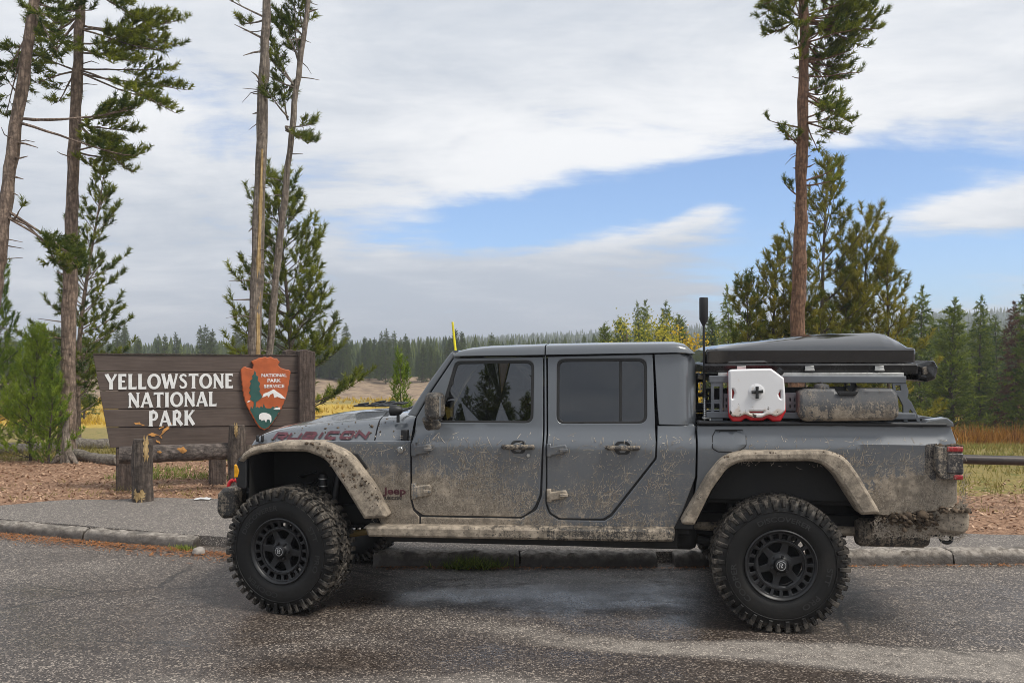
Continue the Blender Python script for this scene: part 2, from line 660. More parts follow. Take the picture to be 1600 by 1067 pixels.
def rubber_tyre():
    m, t = material('muddy_tyre_rubber')
    o = t.n('ShaderNodeTexCoord').outputs['Object']
    sp = t.n('ShaderNodeSeparateXYZ', {0: o})
    r = t.math('SQRT', t.math('ADD', t.math('POWER', sp.outputs[0], 2.0), t.math('POWER', sp.outputs[2], 2.0)))
    n = t.noise(o, 22, 6, 0.7)
    n2 = t.noise(o, 5, 4, 0.6)
    f = t.math('MULTIPLY', t.ramp(r, 0.385, 0.45), t.ramp(t.math('ADD', n, t.math('MULTIPLY', t.math('SUBTRACT', n2, 0.5), 0.6)), 0.38, 0.66, 0.0, 0.75))
    f = t.math('MAXIMUM', f, t.ramp(n2, 0.4, 0.8, 0.0, 0.10))
    col = t.mix(f, (0.0085, 0.0082, 0.008), (0.15, 0.13, 0.108))
    b = t.n('ShaderNodeBsdfPrincipled', {'Base Color': col, 'Roughness': t.mix(f, 0.58, 0.62, typ='FLOAT'), 'Specular IOR Level': 0.3,
                                         'Normal': bump(t, n, 0.35, 0.004)})
    finish(t, b.outputs[0])
    return m


M['tyre'] = rubber_tyre()
M['tyretext'] = simple('tyre_lettering', (0.02, 0.02, 0.02), 0.45)
M['rim'] = simple('matt_black_rim', (0.008, 0.008, 0.009), 0.40, 0.0, var=0.4, scale=14, bmp=0.15)
M['nut'] = simple('black_nut', (0.03, 0.03, 0.032), 0.3, 0.6)
M['print'] = simple('white_print', (0.6, 0.6, 0.6), 0.5)


def needle_mat(name, dark, light, trans=0.25):
    m, t = material(name)
    a = t.n('ShaderNodeAttribute', attribute_name='tint').outputs['Fac']
    rnd = t.n('ShaderNodeObjectInfo').outputs['Random']
    f = t.math('ADD', a, t.math('MULTIPLY', t.math('SUBTRACT', rnd, 0.5), 0.35), clamp=True)
    c = t.mix(f, dark, light)
    d = t.n('ShaderNodeBsdfPrincipled', {'Base Color': c, 'Roughness': 0.55, 'Specular IOR Level': 0.3})
    tr = t.n('ShaderNodeBsdfTranslucent', {'Color': c})
    mx = t.n('ShaderNodeMixShader', {0: trans, 1: d.outputs[0], 2: tr.outputs[0]})
    finish(t, mx.outputs[0])
    return m


M['pine'] = needle_mat('pine_needles', (0.048, 0.082, 0.010), (0.34, 0.36, 0.035), 0.45)
M['pine_young'] = needle_mat('young_pine_needles', (0.05, 0.115, 0.012), (0.31, 0.40, 0.04), 0.45)
M['pine_rust'] = needle_mat('rusty_pine_needles', (0.062, 0.10, 0.012), (0.38, 0.32, 0.045), 0.45)
M['spruce'] = needle_mat('spruce_needles', (0.045, 0.082, 0.012), (0.30, 0.35, 0.04), 0.45)
M['spruce_far'] = needle_mat('far_spruce_needles', (0.040, 0.066, 0.018), (0.19, 0.23, 0.045), 0.4)
M['deadspruce'] = needle_mat('dead_spruce_needles', (0.07, 0.035, 0.02), (0.16, 0.075, 0.04))
M['aspen'] = needle_mat('yellow_leaves', (0.42, 0.27, 0.01), (0.75, 0.52, 0.03), 0.35)
M['aspen_green'] = needle_mat('turning_leaves', (0.16, 0.20, 0.02), (0.60, 0.50, 0.04), 0.4)
M['willow'] = needle_mat('yellow_willow', (0.40, 0.25, 0.02), (0.74, 0.52, 0.04), 0.35)
M['straw'] = needle_mat('dry_grass', (0.16, 0.15, 0.035), (0.42, 0.33, 0.10), 0.3)
M['green_grass'] = needle_mat('green_grass', (0.09, 0.14, 0.025), (0.34, 0.38, 0.08), 0.35)
M['redbrush'] = needle_mat('rusty_brush', (0.16, 0.065, 0.015), (0.50, 0.25, 0.04), 0.3)
M['litter'] = needle_mat('orange_needle_litter', (0.16, 0.05, 0.015), (0.34, 0.14, 0.04), 0.0)
M['chips'] = needle_mat('bark_chips', (0.16, 0.08, 0.045), (0.52, 0.34, 0.22), 0.0)


def bark(name, a, b, sc=(9, 9, 1.6)):
    m, t = material(name)
    o = t.n('ShaderNodeTexCoord').outputs['Object']
    n = t.noise(o, 2.2, 7, 0.7, sc=sc)
    n2 = t.noise(o, 13, 5, 0.65)
    vv = t.n('ShaderNodeTexVoronoi', {'Vector': t.n('ShaderNodeMapping', {'Vector': o, 'Scale': tuple(c * 1.6 for c in sc)}).outputs[0], 'Scale': 1.0}, feature='DISTANCE_TO_EDGE').outputs['Distance']
    f = t.math('MULTIPLY', t.ramp(t.math('ADD', t.math('MULTIPLY', n, 0.45), t.math('MULTIPLY', n2, 0.55)), 0.36, 0.62), t.ramp(vv, 0.0, 0.22, 0.35, 1.0))
    c = t.mix(f, a, b)
    h = t.math('ADD', n, t.math('MULTIPLY', n2, 0.7))
    bs = t.n('ShaderNodeBsdfPrincipled', {'Base Color': c, 'Roughness': 0.92, 'Normal': bump(t, h, 0.9, 0.04)})
    finish(t, bs.outputs[0])
    return m


M['bark_grey'] = bark('grey_pine_bark', (0.095, 0.066, 0.05), (0.37, 0.275, 0.21))
M['bark_red'] = bark('red_pine_bark', (0.085, 0.045, 0.028), (0.30, 0.165, 0.10))
M['bark_dark'] = bark('dark_bark', (0.045, 0.035, 0.028), (0.16, 0.12, 0.09))
M['bark_dead'] = bark('dead_grey_wood', (0.10, 0.08, 0.065), (0.36, 0.30, 0.24), sc=(14, 14, 0.8))
M['barewood'] = bark('pale_bare_wood', (0.30, 0.19, 0.075), (0.62, 0.45, 0.22), sc=(16, 16, 0.9))
M['log'] = bark('weathered_log', (0.10, 0.085, 0.07), (0.33, 0.29, 0.245), sc=(2, 12, 12))


def brown_board(name, a, b):
    m, t = material(name)
    o = t.n('ShaderNodeTexCoord').outputs['Object']
    rnd = t.n('ShaderNodeObjectInfo').outputs['Random']
    n = t.noise(o, 3.0, 6, 0.65, sc=(0.8, 6, 14))
    n2 = t.noise(o, 2.0, 4, 0.6)
    f = t.ramp(t.math('ADD', t.math('MULTIPLY', n, 0.7), t.math('MULTIPLY', n2, 0.4)), 0.38, 0.72)
    c = t.mix(f, a, b)
    c = t.mix(t.math('MULTIPLY', rnd, 0.35), c, tuple(x * 0.6 for x in a))
    bs = t.n('ShaderNodeBsdfPrincipled', {'Base Color': c, 'Roughness': 0.62, 'Normal': bump(t, n, 0.45, 0.006)})
    finish(t, bs.outputs[0])
    return m


M['board'] = brown_board('brown_painted_board', (0.072, 0.050, 0.039), (0.130, 0.096, 0.078))
M['post'] = bark('brown_painted_post', (0.050, 0.036, 0.029), (0.125, 0.092, 0.075), sc=(11, 11, 0.9))
M['logpost'] = bark('worn_brown_log', (0.035, 0.026, 0.021), (0.16, 0.125, 0.10), sc=(10, 10, 1.0))
M['lograil'] = bark('worn_brown_rail', (0.045, 0.035, 0.030), (0.19, 0.155, 0.135), sc=(1.0, 10, 10))
M['letter'] = simple('white_letter_paint', (0.74, 0.74, 0.72), 0.55, var=0.08, scale=14)
M['emblem'] = simple('emblem_rust_red', (0.42, 0.095, 0.025), 0.5, var=0.14, scale=10)
M['emblem_edge'] = simple('emblem_edge_red', (0.22, 0.035, 0.02), 0.55)
M['emblem_green'] = simple('emblem_green', (0.022, 0.085, 0.072), 0.5, var=0.12)
M['woodchip_paint'] = simple('chipped_orange_wood', (0.52, 0.25, 0.07), 0.8, var=0.3, scale=18)
M['concrete'] = None
M['stone'] = simple('pale_stone', (0.30, 0.27, 0.24), 0.9, var=0.3, scale=12, bmp=0.7)
M['paper'] = simple('white_paper', (0.62, 0.62, 0.62), 0.7, var=0.05)
M['pipe'] = simple('brown_pipe_steel', (0.055, 0.045, 0.042), 0.45, 0.3)


def asphalt(name, wet=True):
    m, t = material(name)
    o = t.n('ShaderNodeTexCoord').outputs['Object']
    sp = t.n('ShaderNodeSeparateXYZ', {0: o})
    x, y = sp.outputs[0], sp.outputs[1]
    vor = t.n('ShaderNodeTexVoronoi', {'Vector': o, 'Scale': 92.0, 'Randomness': 1.0})
    dist, vcol = vor.outputs['Distance'], vor.outputs['Color']
    sepc = t.n('ShaderNodeSeparateColor', {0: vcol})
    speck = t.math('MULTIPLY', t.ramp(sepc.outputs[0], 0.55, 0.85), t.ramp(dist, 0.62, 0.38))
    vor2 = t.n('ShaderNodeTexVoronoi', {'Vector': o, 'Scale': 62.0})
    speck2 = t.ramp(t.n('ShaderNodeSeparateColor', {0: vor2.outputs['Color']}).outputs[1], 0.9, 0.94)
    n = t.noise(o, 0.9, 6, 0.6, sc=(0.55, 1.5, 1))
    nf = t.noise(o, 7, 6, 0.7)
    grain = t.noise(o, 160, 2, 0.7)
    base = t.mix(t.ramp(nf, 0.3, 0.7), (0.072, 0.060, 0.052), (0.13, 0.112, 0.098))
    base = t.mix(t.math('MULTIPLY', speck, 0.95), base, (0.50, 0.43, 0.37))
    base = t.mix(t.math('MULTIPLY', speck2, 0.7), base, (0.55, 0.48, 0.40))
    base = t.mix(t.ramp(sepc.outputs[1], 0.70, 0.85, 0.0, 0.85), base, (0.025, 0.02, 0.019))
    if not wet:
        base = t.mix(0.30, base, (0.27, 0.245, 0.22))
        w = t.math('MULTIPLY', t.ramp(n, 0.52, 0.7), 0.25)
        rough = 0.85
        h = t.math('SUBTRACT', 1.0, dist)
        bs = t.n('ShaderNodeBsdfPrincipled', {'Base Color': base, 'Roughness': rough, 'Normal': bump(t, h, 0.8, 0.01)})
        finish(t, bs.outputs[0])
        return m
    # dry worn band across the near lane, wet elsewhere
    line = t.math('ADD', t.math('MULTIPLY', x, -0.24), 5.97)
    dband = t.math('ABSOLUTE', t.math('SUBTRACT', t.math('ADD', y, t.math('MULTIPLY', t.math('SUBTRACT', n, 0.5), 0.7)), line))
    dry1 = t.math('MULTIPLY', t.ramp(t.math('SUBTRACT', dband, t.math('MULTIPLY', x, 0.05)), 0.22, 0.03), t.ramp(t.math('ADD', x, t.math('MULTIPLY', nf, 0.8)), -0.4, 1.3))
    dry2 = t.math('MULTIPLY', t.ramp(t.math('ADD', y, t.math('MULTIPLY', n, 0.8)), 5.75, 5.4), t.ramp(t.math('ABSOLUTE', t.math('ADD', x, 0.9)), 1.7, 0.7))
    dry3 = t.math('MULTIPLY', t.ramp(y, 6.9, 7.6), 0.35)
    dry4 = t.math('MULTIPLY', t.math('MULTIPLY', t.ramp(x, 1.2, 3.2), t.ramp(n, 0.40, 0.62)), 0.45)
    dry = t.math('MAXIMUM', t.math('MAXIMUM', dry1, dry2), t.math('MAXIMUM', dry3, dry4))
    wetm = t.math('SUBTRACT', t.ramp(t.math('ADD', n, t.math('MULTIPLY', t.math('SUBTRACT', nf, 0.5), 0.35)), 0.30, 0.56, 0.40, 1.0), dry, clamp=True)
    col = t.mix(wetm, t.mix(t.math('MULTIPLY', t.math('MULTIPLY', dry, t.ramp(nf, 0.3, 0.6, 0.35, 1.0)), 0.55), base, (0.33, 0.295, 0.255)), t.mix(1.0, t.mix(0.25, base, (0.05, 0.036, 0.028)), (0.62, 0.58, 0.55), blend='MULTIPLY'))
    rough = t.mix(wetm, 0.85, t.ramp(t.noise(o, 1.6, 5, 0.6), 0.36, 0.64, 0.20, 0.42), typ='FLOAT')
    h = t.math('ADD', t.math('SUBTRACT', 1.0, dist), t.math('MULTIPLY', nf, 0.4))
    crack = t.n('ShaderNodeTexVoronoi', {'Vector': t.n('ShaderNodeMapping', {'Vector': t.n('ShaderNodeMix', {0: 0.12, 4: o, 5: t.n('ShaderNodeTexNoise', {'Vector': o, 'Scale': 2.0, 'Detail': 5}).outputs['Color']}, data_type='VECTOR').outputs[1], 'Scale': (0.5, 0.9, 1)}).outputs[0], 'Scale': 0.8}, feature='DISTANCE_TO_EDGE').outputs['Distance']
    ck = t.math('MULTIPLY', t.ramp(crack, 0.012, 0.002), t.ramp(t.noise(o, 0.5, 2, 0.5), 0.48, 0.6))
    col = t.mix(t.math('MULTIPLY', ck, 0.7), col, (0.015, 0.013, 0.012))
    bs = t.n('ShaderNodeBsdfPrincipled', {'Base Color': col, 'Roughness': rough, 'Normal': bump(t, h, t.mix(wetm, 0.7, 0.22, typ='FLOAT'), 0.008)})
    finish(t, bs.outputs[0])
    return m


M['road'] = asphalt('wet_asphalt')
M['path'] = asphalt('chip_path', wet=False)


def ground_mat():
    m, t = material('ground_cover')
    o = t.n('ShaderNodeTexCoord').outputs['Object']
    z1 = t.n('ShaderNodeAttribute', attribute_name='grass').outputs['Fac']
    z2 = t.n('ShaderNodeAttribute', attribute_name='meadow').outputs['Fac']
    z3 = t.n('ShaderNodeAttribute', attribute_name='bank').outputs['Fac']
    z4 = t.n('ShaderNodeAttribute', attribute_name='forest').outputs['Fac']
    n = t.noise(o, 3.2, 7, 0.7)
    nf = t.noise(o, 26, 5, 0.75)
    nb = t.noise(o, 0.35, 5, 0.6)
    dirt = t.mix(t.ramp(nf, 0.32, 0.68), (0.13, 0.068, 0.042), (0.42, 0.26, 0.165))
    dirt = t.mix(t.ramp(n, 0.58, 0.72), dirt, (0.12, 0.085, 0.06))
    grass = t.mix(t.ramp(nf, 0.3, 0.7), (0.13, 0.11, 0.04), (0.36, 0.28, 0.10))
    grass = t.mix(t.ramp(n, 0.52, 0.66), grass, (0.12, 0.13, 0.035))
    meadow = t.mix(t.ramp(n, 0.35, 0.65), (0.34, 0.22, 0.035), (0.52, 0.36, 0.06))
    bank = t.mix(t.ramp(t.noise(o, 0.8, 6, 0.7), 0.35, 0.65), (0.17, 0.12, 0.085), (0.34, 0.25, 0.165))
    forest = t.mix(t.ramp(nb, 0.35, 0.65), (0.028, 0.042, 0.02), (0.05, 0.065, 0.03))
    def edge(zz, w=0.5):
        return t.ramp(t.math('ADD', zz, t.math('MULTIPLY', t.math('SUBTRACT', n, 0.5), w)), 0.38, 0.62)
    c = t.mix(edge(z1, 0.9), dirt, grass)
    c = t.mix(edge(z2), c, meadow)
    c = t.mix(edge(z3), c, bank)
    c = t.mix(edge(z4, 0.2), c, forest)
    bs = t.n('ShaderNodeBsdfPrincipled', {'Base Color': c, 'Roughness': 0.95, 'Specular IOR Level': 0.2, 'Normal': bump(t, t.math('ADD', n, nf), 0.7, 0.03)})
    finish(t, bs.outputs[0])
    return m


M['ground'] = ground_mat()


def kerb_mat():
    m, t = material('weathered_kerb_concrete')
    o = t.n('ShaderNodeTexCoord').outputs['Object']
    z = t.n('ShaderNodeSeparateXYZ', {0: o}).outputs[2]
    n = t.noise(o, 16, 6, 0.7)
    nb = t.noise(o, 3.5, 5, 0.6)
    c = t.mix(t.ramp(n, 0.35, 0.65), (0.14, 0.12, 0.10), (0.37, 0.33, 0.285))
    c = t.mix(t.ramp(nb, 0.48, 0.66, 0.0, 0.75), c, (0.075, 0.066, 0.056))
    wet = t.ramp(t.math('ADD', z, t.math('MULTIPLY', t.math('SUBTRACT', nb, 0.5), 0.12)), 0.105, 0.055)
    c = t.mix(t.math('MULTIPLY', wet, 0.8), c, (0.055, 0.045, 0.038))
    bs = t.n('ShaderNodeBsdfPrincipled', {'Base Color': c, 'Roughness': t.mix(wet, 0.92, 0.5, typ='FLOAT'), 'Normal': bump(t, t.math('ADD', n, nb), 1.0, 0.012)})
    finish(t, bs.outputs[0])
    return m


M['concrete'] = kerb_mat()


def water_mat():
    m, t = material('creek_water')
    o = t.n('ShaderNodeTexCoord').outputs['Object']
    bs = t.n('ShaderNodeBsdfPrincipled', {'Base Color': (0.05, 0.055, 0.05, 1), 'Roughness': 0.06, 'Normal': bump(t, t.noise(o, 3, 3), 0.05, 0.02)})
    finish(t, bs.outputs[0])
    return m


M['water'] = water_mat()


# ------------------------------------------------------------------ ground, road, kerb, path
def sstep(a, b, x):
    t = np.clip((np.asarray(x, float) - a) / (b - a), 0, 1)
    return t * t * (3 - 2 * t)


KERB = np.array([(-40, 19.0), (-14, 13.2), (-9.5, 11.45), (-7.2, 10.35), (-5.49, 9.61), (-4.4, 9.2), (-3.2, 8.79), (-1.2, 8.03), (1.35, 8.0), (4.0, 8.1), (5.7, 8.18), (10, 8.4), (40, 10.0)])
BACK = np.array([(-40, 15.0 + 6), (-12, 12.4), (-6.2, 10.8), (-3.78, 11.4), (-1.5, 11.1), (1.0, 10.1), (3.0, 9.35), (5.1, 8.9), (12, 9.2), (40, 11.0)])


def kerb_y(x):
    return np.interp(x, KERB[:, 0], KERB[:, 1])


def back_y(x):
    return np.maximum(np.interp(x, BACK[:, 0], BACK[:, 1]), kerb_y(x) + 0.6)


RIDGE_PX = np.array([-4000, -600, 0, 300, 550, 750, 920, 1200, 1500, 1700, 2300, 6000])
RIDGE_H = np.array([34, 34, 20, 19, 22, 33, 39, 52, 70, 76, 66, 50])


def wob(X, Y, s, seed=0.0):
    X, Y = np.broadcast_arrays(np.asarray(X, float), np.asarray(Y, float))
    return (np.sin(X / s + seed) * np.cos(Y / s * 0.83 + seed * 2) + 0.6 * np.sin(X / s * 2.3 + Y / s * 1.7 + seed * 3) + 0.35 * np.sin(Y / s * 4.1 - X / s * 3.3 + seed)) / 1.95


def ground_z(X, Y):
    X = np.asarray(X, float)
    Y = np.asarray(Y, float)
    z = np.where(Y < kerb_y(X) + 0.35, -0.06, 0.075)
    z = z + np.where(Y > back_y(X) + 0.1, 0.02 + 0.02 * wob(X, Y, 0.9), 0)
    z = z - 2.1 * sstep(14.5, 42, Y)
    z = z + sstep(94, 112, Y + 5 * wob(X, Y, 14)) * (1.75 + 0.5 * wob(X, Y, 9))
    px = 800 + FPX * X / np.maximum(Y, 1)
    rh = np.interp(px, RIDGE_PX, RIDGE_H) / FPX * 800
    z = z + sstep(125, 800, Y) ** 0.85 * (rh + 1.5 + 2.5 * wob(X, Y, 95))
    z = z - sstep(830, 2000, Y) * 45
    return z


def make_ground():
    ys = np.concatenate((np.linspace(-90, 6, 14), np.linspace(7, 30, 93), np.linspace(31, 130, 80), np.geomspace(134, 2600, 70)))
    ss = np.linspace(-1.5, 1.5, 200)
    ss = np.sign(ss) * np.abs(ss / 1.5) ** 1.5 * 1.5
    Yg, Sg = np.meshgrid(ys, ss, indexing='ij')
    Xg = Sg * (np.maximum(Yg, 0) + 45)
    Z = ground_z(Xg, Yg)
    mb = MB()
    mb.grid(np.stack((Xg, Yg, Z), -1))
    o = mb.build('ground', M['ground'], smooth=180)
    me = o.data
    X, Y = Xg.ravel(), Yg.ravel()
    gl = np.interp(X, [-30, -6, -3, 0, 3, 5, 30], [14.5, 15.6, 16, 15, 12.5, 11.4, 11.0])
    zones = {
        'grass': np.maximum(sstep(-1.2, 1.6, Y - gl), sstep(-8, -12, Y)),
        'meadow': sstep(46, 58, Y) * sstep(96, 92, Y) * (0.75 + 0.5 * wob(X, Y, 11)),
        'bank': sstep(90, 95, Y) * sstep(125, 112, Y),
        'forest': sstep(112, 122, Y),
    }
    for k, v in zones.items():
        a = me.attributes.new(k, 'FLOAT', 'POINT')
        a.data.foreach_set('value', v.astype(np.float32))
    tag(o, kind='structure')


make_ground()


def sheet(name, mat, xs, y0, y1, z, ny=8, skirt=0.0, zf=None):
    xs = np.asarray(xs, float)
    t = np.linspace(0, 1, ny)
    Y = y0(xs)[None] * (1 - t[:, None]) + y1(xs)[None] * t[:, None]
    X = np.broadcast_to(xs[None], Y.shape)
    Z = np.full_like(Y, z) if zf is None else zf(X, Y)
    P = np.stack((X, Y, Z), -1)
    if skirt:
        lo = P[:1].copy()
        lo[..., 2] -= skirt
        P = np.concatenate((lo, P))
    return tag(MB().grid(P).build(name, mat, smooth=30), kind='structure')


xs = np.concatenate((np.linspace(-40, -10, 16), np.linspace(-9.5, 10, 79), np.linspace(11, 40, 15)))
sheet('road', M['road'], xs, lambda x: np.full_like(x, -9.5), lambda x: kerb_y(x) + 0.12, 0.0, 10)
sheet('path', M['path'], xs, lambda x: kerb_y(x) + 0.10, lambda x: back_y(x) + 0.15 * np.sin(x * 2.1) + 0.08 * np.sin(x * 5.3), 0.105, 10, skirt=0.14,
      zf=lambda X, Y: 0.105 + 0.008 * wob(X, Y, 0.7))


def make_kerb():
    root = tag(empty('kerb'), kind='structure')
    segs = [(-9.5, -7.2), (-7.18, -5.83), (-5.81, -4.42), (-4.39, -3.12), (-1.25, 0.06), (0.08, 1.30), (1.46, 3.0), (3.02, 3.97), (4.0, 5.6), (5.62, 7.8), (7.82, 10.0)]
    for i, (x0, x1) in enumerate(segs):
        left = x1 < -2
        hgt = 0.098 if left else 0.122
        n = max(6, int((x1 - x0) / 0.035))
        mb = MB()
        prof = [(0.0, -0.05), (0.004, hgt * 0.25), (0.010, hgt * 0.55), (0.02, hgt * 0.78), (0.038, hgt * 0.94), (0.065, hgt), (0.11, hgt * 1.01), (0.17, hgt * 1.02), (0.21, hgt * 0.9), (0.22, -0.05)]
        P = np.zeros((len(prof), n, 3))
        for j, x in enumerate(np.linspace(x0, x1, n)):
            y = kerb_y(x) - 0.10
            for k, (dy, h) in enumerate(prof):
                nz = mnoise.noise(Vector((x * 6, dy * 20, i * 3.1)))
                nz2 = mnoise.noise(Vector((x * 17, dy * 40, i))) + 0.7 * mnoise.noise(Vector((x * 41, dy * 90, h * 60 + i)))
                e = 0.016 * nz + 0.016 * nz2 if 0 < k < len(prof) - 1 else 0
                hh = h * (1 - (0.12 if (j in (0, n - 1)) and k not in (0, 9) else 0))
                P[k, j] = (x + 0.01 * nz, y + dy - 0.7 * e, hh + e * 0.9)
        mb.grid(P)
        for j in (0, n - 1):
            mb.add(P[:, j], [list(range(len(prof)))])
        mb.build('kerb_block', M['concrete'], root, smooth=50, fix=True)


make_kerb()


# ------------------------------------------------------------------ foliage tools
def unit(v):
    return v / (np.linalg.norm(v, axis=-1, keepdims=True) + 1e-9)


def needles(mb, P, D, L, nl, wd, k, tint, a0=25, a1=62):
    """bottle-brush tufts: k needle blades round each axis D starting at P"""
    P, D = np.asarray(P, float), unit(np.asarray(D, float))
    N = len(P)
    if not N:
        return
    L = np.broadcast_to(np.asarray(L, float), (N,))
    t = rng.uniform(0, 1, (N, k))
    base = P[:, None] + D[:, None] * (L[:, None] * t)[..., None]
    rad = rng.normal(size=(N, k, 3))
    rad -= (rad * D[:, None]).sum(-1, keepdims=True) * D[:, None]
    rad = unit(rad)
    A = np.radians(rng.uniform(a0, a1, (N, k)))[..., None]
    d = D[:, None] * np.cos(A) + rad * np.sin(A)
    ln = nl * rng.uniform(0.75, 1.2, (N, k))[..., None] * (L / L.mean())[:, None, None] ** 0.5
    side = unit(np.cross(d, rng.normal(size=(N, k, 3)))) * wd / 2
    tri = np.stack((base - side, base + side, base + d * ln), 2)
    tt = np.clip(np.asarray(tint)[:, None] + rng.uniform(-0.12, 0.12, (N, k)), 0, 1)
    mb.tris(tri.reshape(-1, 3, 3), tt.ravel())


def grow_branch(wood, tips, p0, d0, L, r0, up, sub=0.4, spacing=0.11, leafy=0.35, wob_=0.18, nseg=7, tw=0.5):
    """a limb from p0 along d0 that bends by `up`; collects (pos, dir) of its tufts"""
    pts = [np.array(p0, float)]
    d = unit(np.array(d0, float))
    for i in range(nseg):
        d = unit(d + np.array((0, 0, up / nseg)) + rng.normal(size=3) * wob_ / nseg ** 0.5 * 0.6)
        pts.append(pts[-1] + d * L / nseg)
    pts = np.array(pts)
    wood.tube(pts, np.linspace(r0, r0 * 0.3, len(pts)), 5, caps=False)
    s_all = np.arange(leafy * L, L, spacing)
    for j, s in enumerate(s_all):
        q = s / L * nseg
        i = min(nseg - 1, int(q))
        p = pts[i] + (pts[i + 1] - pts[i]) * (q - i)
        t = unit(pts[i + 1] - pts[i])
        side = unit(np.cross(t, (0, 0, 1.0))) * (1 if j % 2 else -1)
        bl = sub * (L - s) * 0.75 + 0.07
        bd = unit(t * 0.75 + side * rng.uniform(0.5, 1.0) + np.array((0, 0, rng.uniform(-0.05, 0.4))))
        if bl > 0.16:
            q2 = p + bd * bl
            wood.tube([p, p + bd * bl * 0.5 + np.array((0, 0, -0.01)), q2], [r0 * 0.3, r0 * 0.22, r0 * 0.12], 3, caps=False)
            for s2 in np.arange(0.3 * bl, bl, spacing):
                tips.append((p + bd * s2, unit(bd + np.array((0, 0, tw)) + rng.normal(size=3) * 0.35)))
            tips.append((q2, unit(bd + np.array((0, 0, tw)))))
        else:
            tips.append((p, unit(bd + np.array((0, 0, tw)))))
    tips.append((pts[-1], unit(pts[-1] - pts[-2] + np.array((0, 0, 0.4 * tw)))))
    return pts


def finish_tree(name, wood, tips, trunk_mat, leaf_mat, loc, label, L=0.13, nl=0.055, wd=0.011, k=20, group=None, extra=None, tint0=0.35, cat='tree', tintf=None):
    root = empty(name, loc)
    wood.build('trunk', trunk_mat, root, smooth=60)
    if tips:
        lf = MB()
        P = np.array([t[0] for t in tips])
        D = np.array([t[1] for t in tips])
        tint = np.clip(rng.normal(tint0, 0.2, len(P)), 0, 1) if tintf is None else tintf(P)
        needles(lf, P, D, rng.uniform(0.75, 1.25, len(P)) * L, nl, wd, k, tint)
        lf.build('crown', leaf_mat, root, smooth=None, tint=True)
    tag(root, label, cat, group)
    return root


def conifer(H, Rb, h0=0.08, nw=22, nb=6, up=0.55, ang=0.15, power=0.8, lean=(0, 0), r0=None, spacing=0.11, leafy=0.3, sub=0.4, gaps=0.1, tw=0.6, dead=0):
    """young pine or spruce in its own coordinates: (wood, tips)"""
    wood, tips = MB(), []
    r0 = r0 or H * 0.013
    hs = np.linspace(0, 1, 12)
    ph = rng.uniform(0, 6)
    tr = np.stack((lean[0] * hs ** 1.3 + 0.012 * H * np.sin(hs * 5 + ph), lean[1] * hs + 0.012 * H * np.cos(hs * 4 + ph), hs * H), 1)
    tr[:, :2] -= tr[0, :2]
    wood.tube(tr, r0 * (1 - hs * 0.9), 8)
    for i in range(nw):
        f = h0 + (1 - h0) * (i / nw) ** 0.95
        c = np.array([np.interp(f, hs, tr[:, k]) for k in range(3)])
        for j in range(nb):
            if rng.random() < gaps:
                continue
            a = j / nb * 6.283 + i * 1.1 + rng.uniform(-0.4, 0.4)
            Lb = Rb * ((1 - f) ** power + 0.05) * rng.uniform(0.45, 1.2)
            el = ang + 0.75 * f * (1 if up > 0 else 0.3)
            d = np.array((math.cos(a) * math.cos(el), math.sin(a) * math.cos(el), math.sin(el)))
            grow_branch(wood, tips, c + (0, 0, rng.uniform(-0.5, 0.5) * H / nw), d, Lb, max(0.004, r0 * 0.28 * (1 - f * 0.6)), up, sub, spacing, leafy, tw=tw)
    tips.append((tr[-1], np.array((0, 0, 1.0))))
    for _ in range(3):
        tips.append((tr[-1] - (0, 0, 0.08 * _), unit(np.array((rng.uniform(-.4, .4), rng.uniform(-.4, .4), 1.0)))))
    return wood, tips


def gz(x, y):
    return float(ground_z(np.array(x), np.array(y)))


def base_at(px, Y):
    x = (px - 800) / FPX * Y
    return (x, Y, gz(x, Y) - 0.03)


def top_h(py, Y, z0):
    return CAMZ + (HOR - py) / FPX * Y - z0


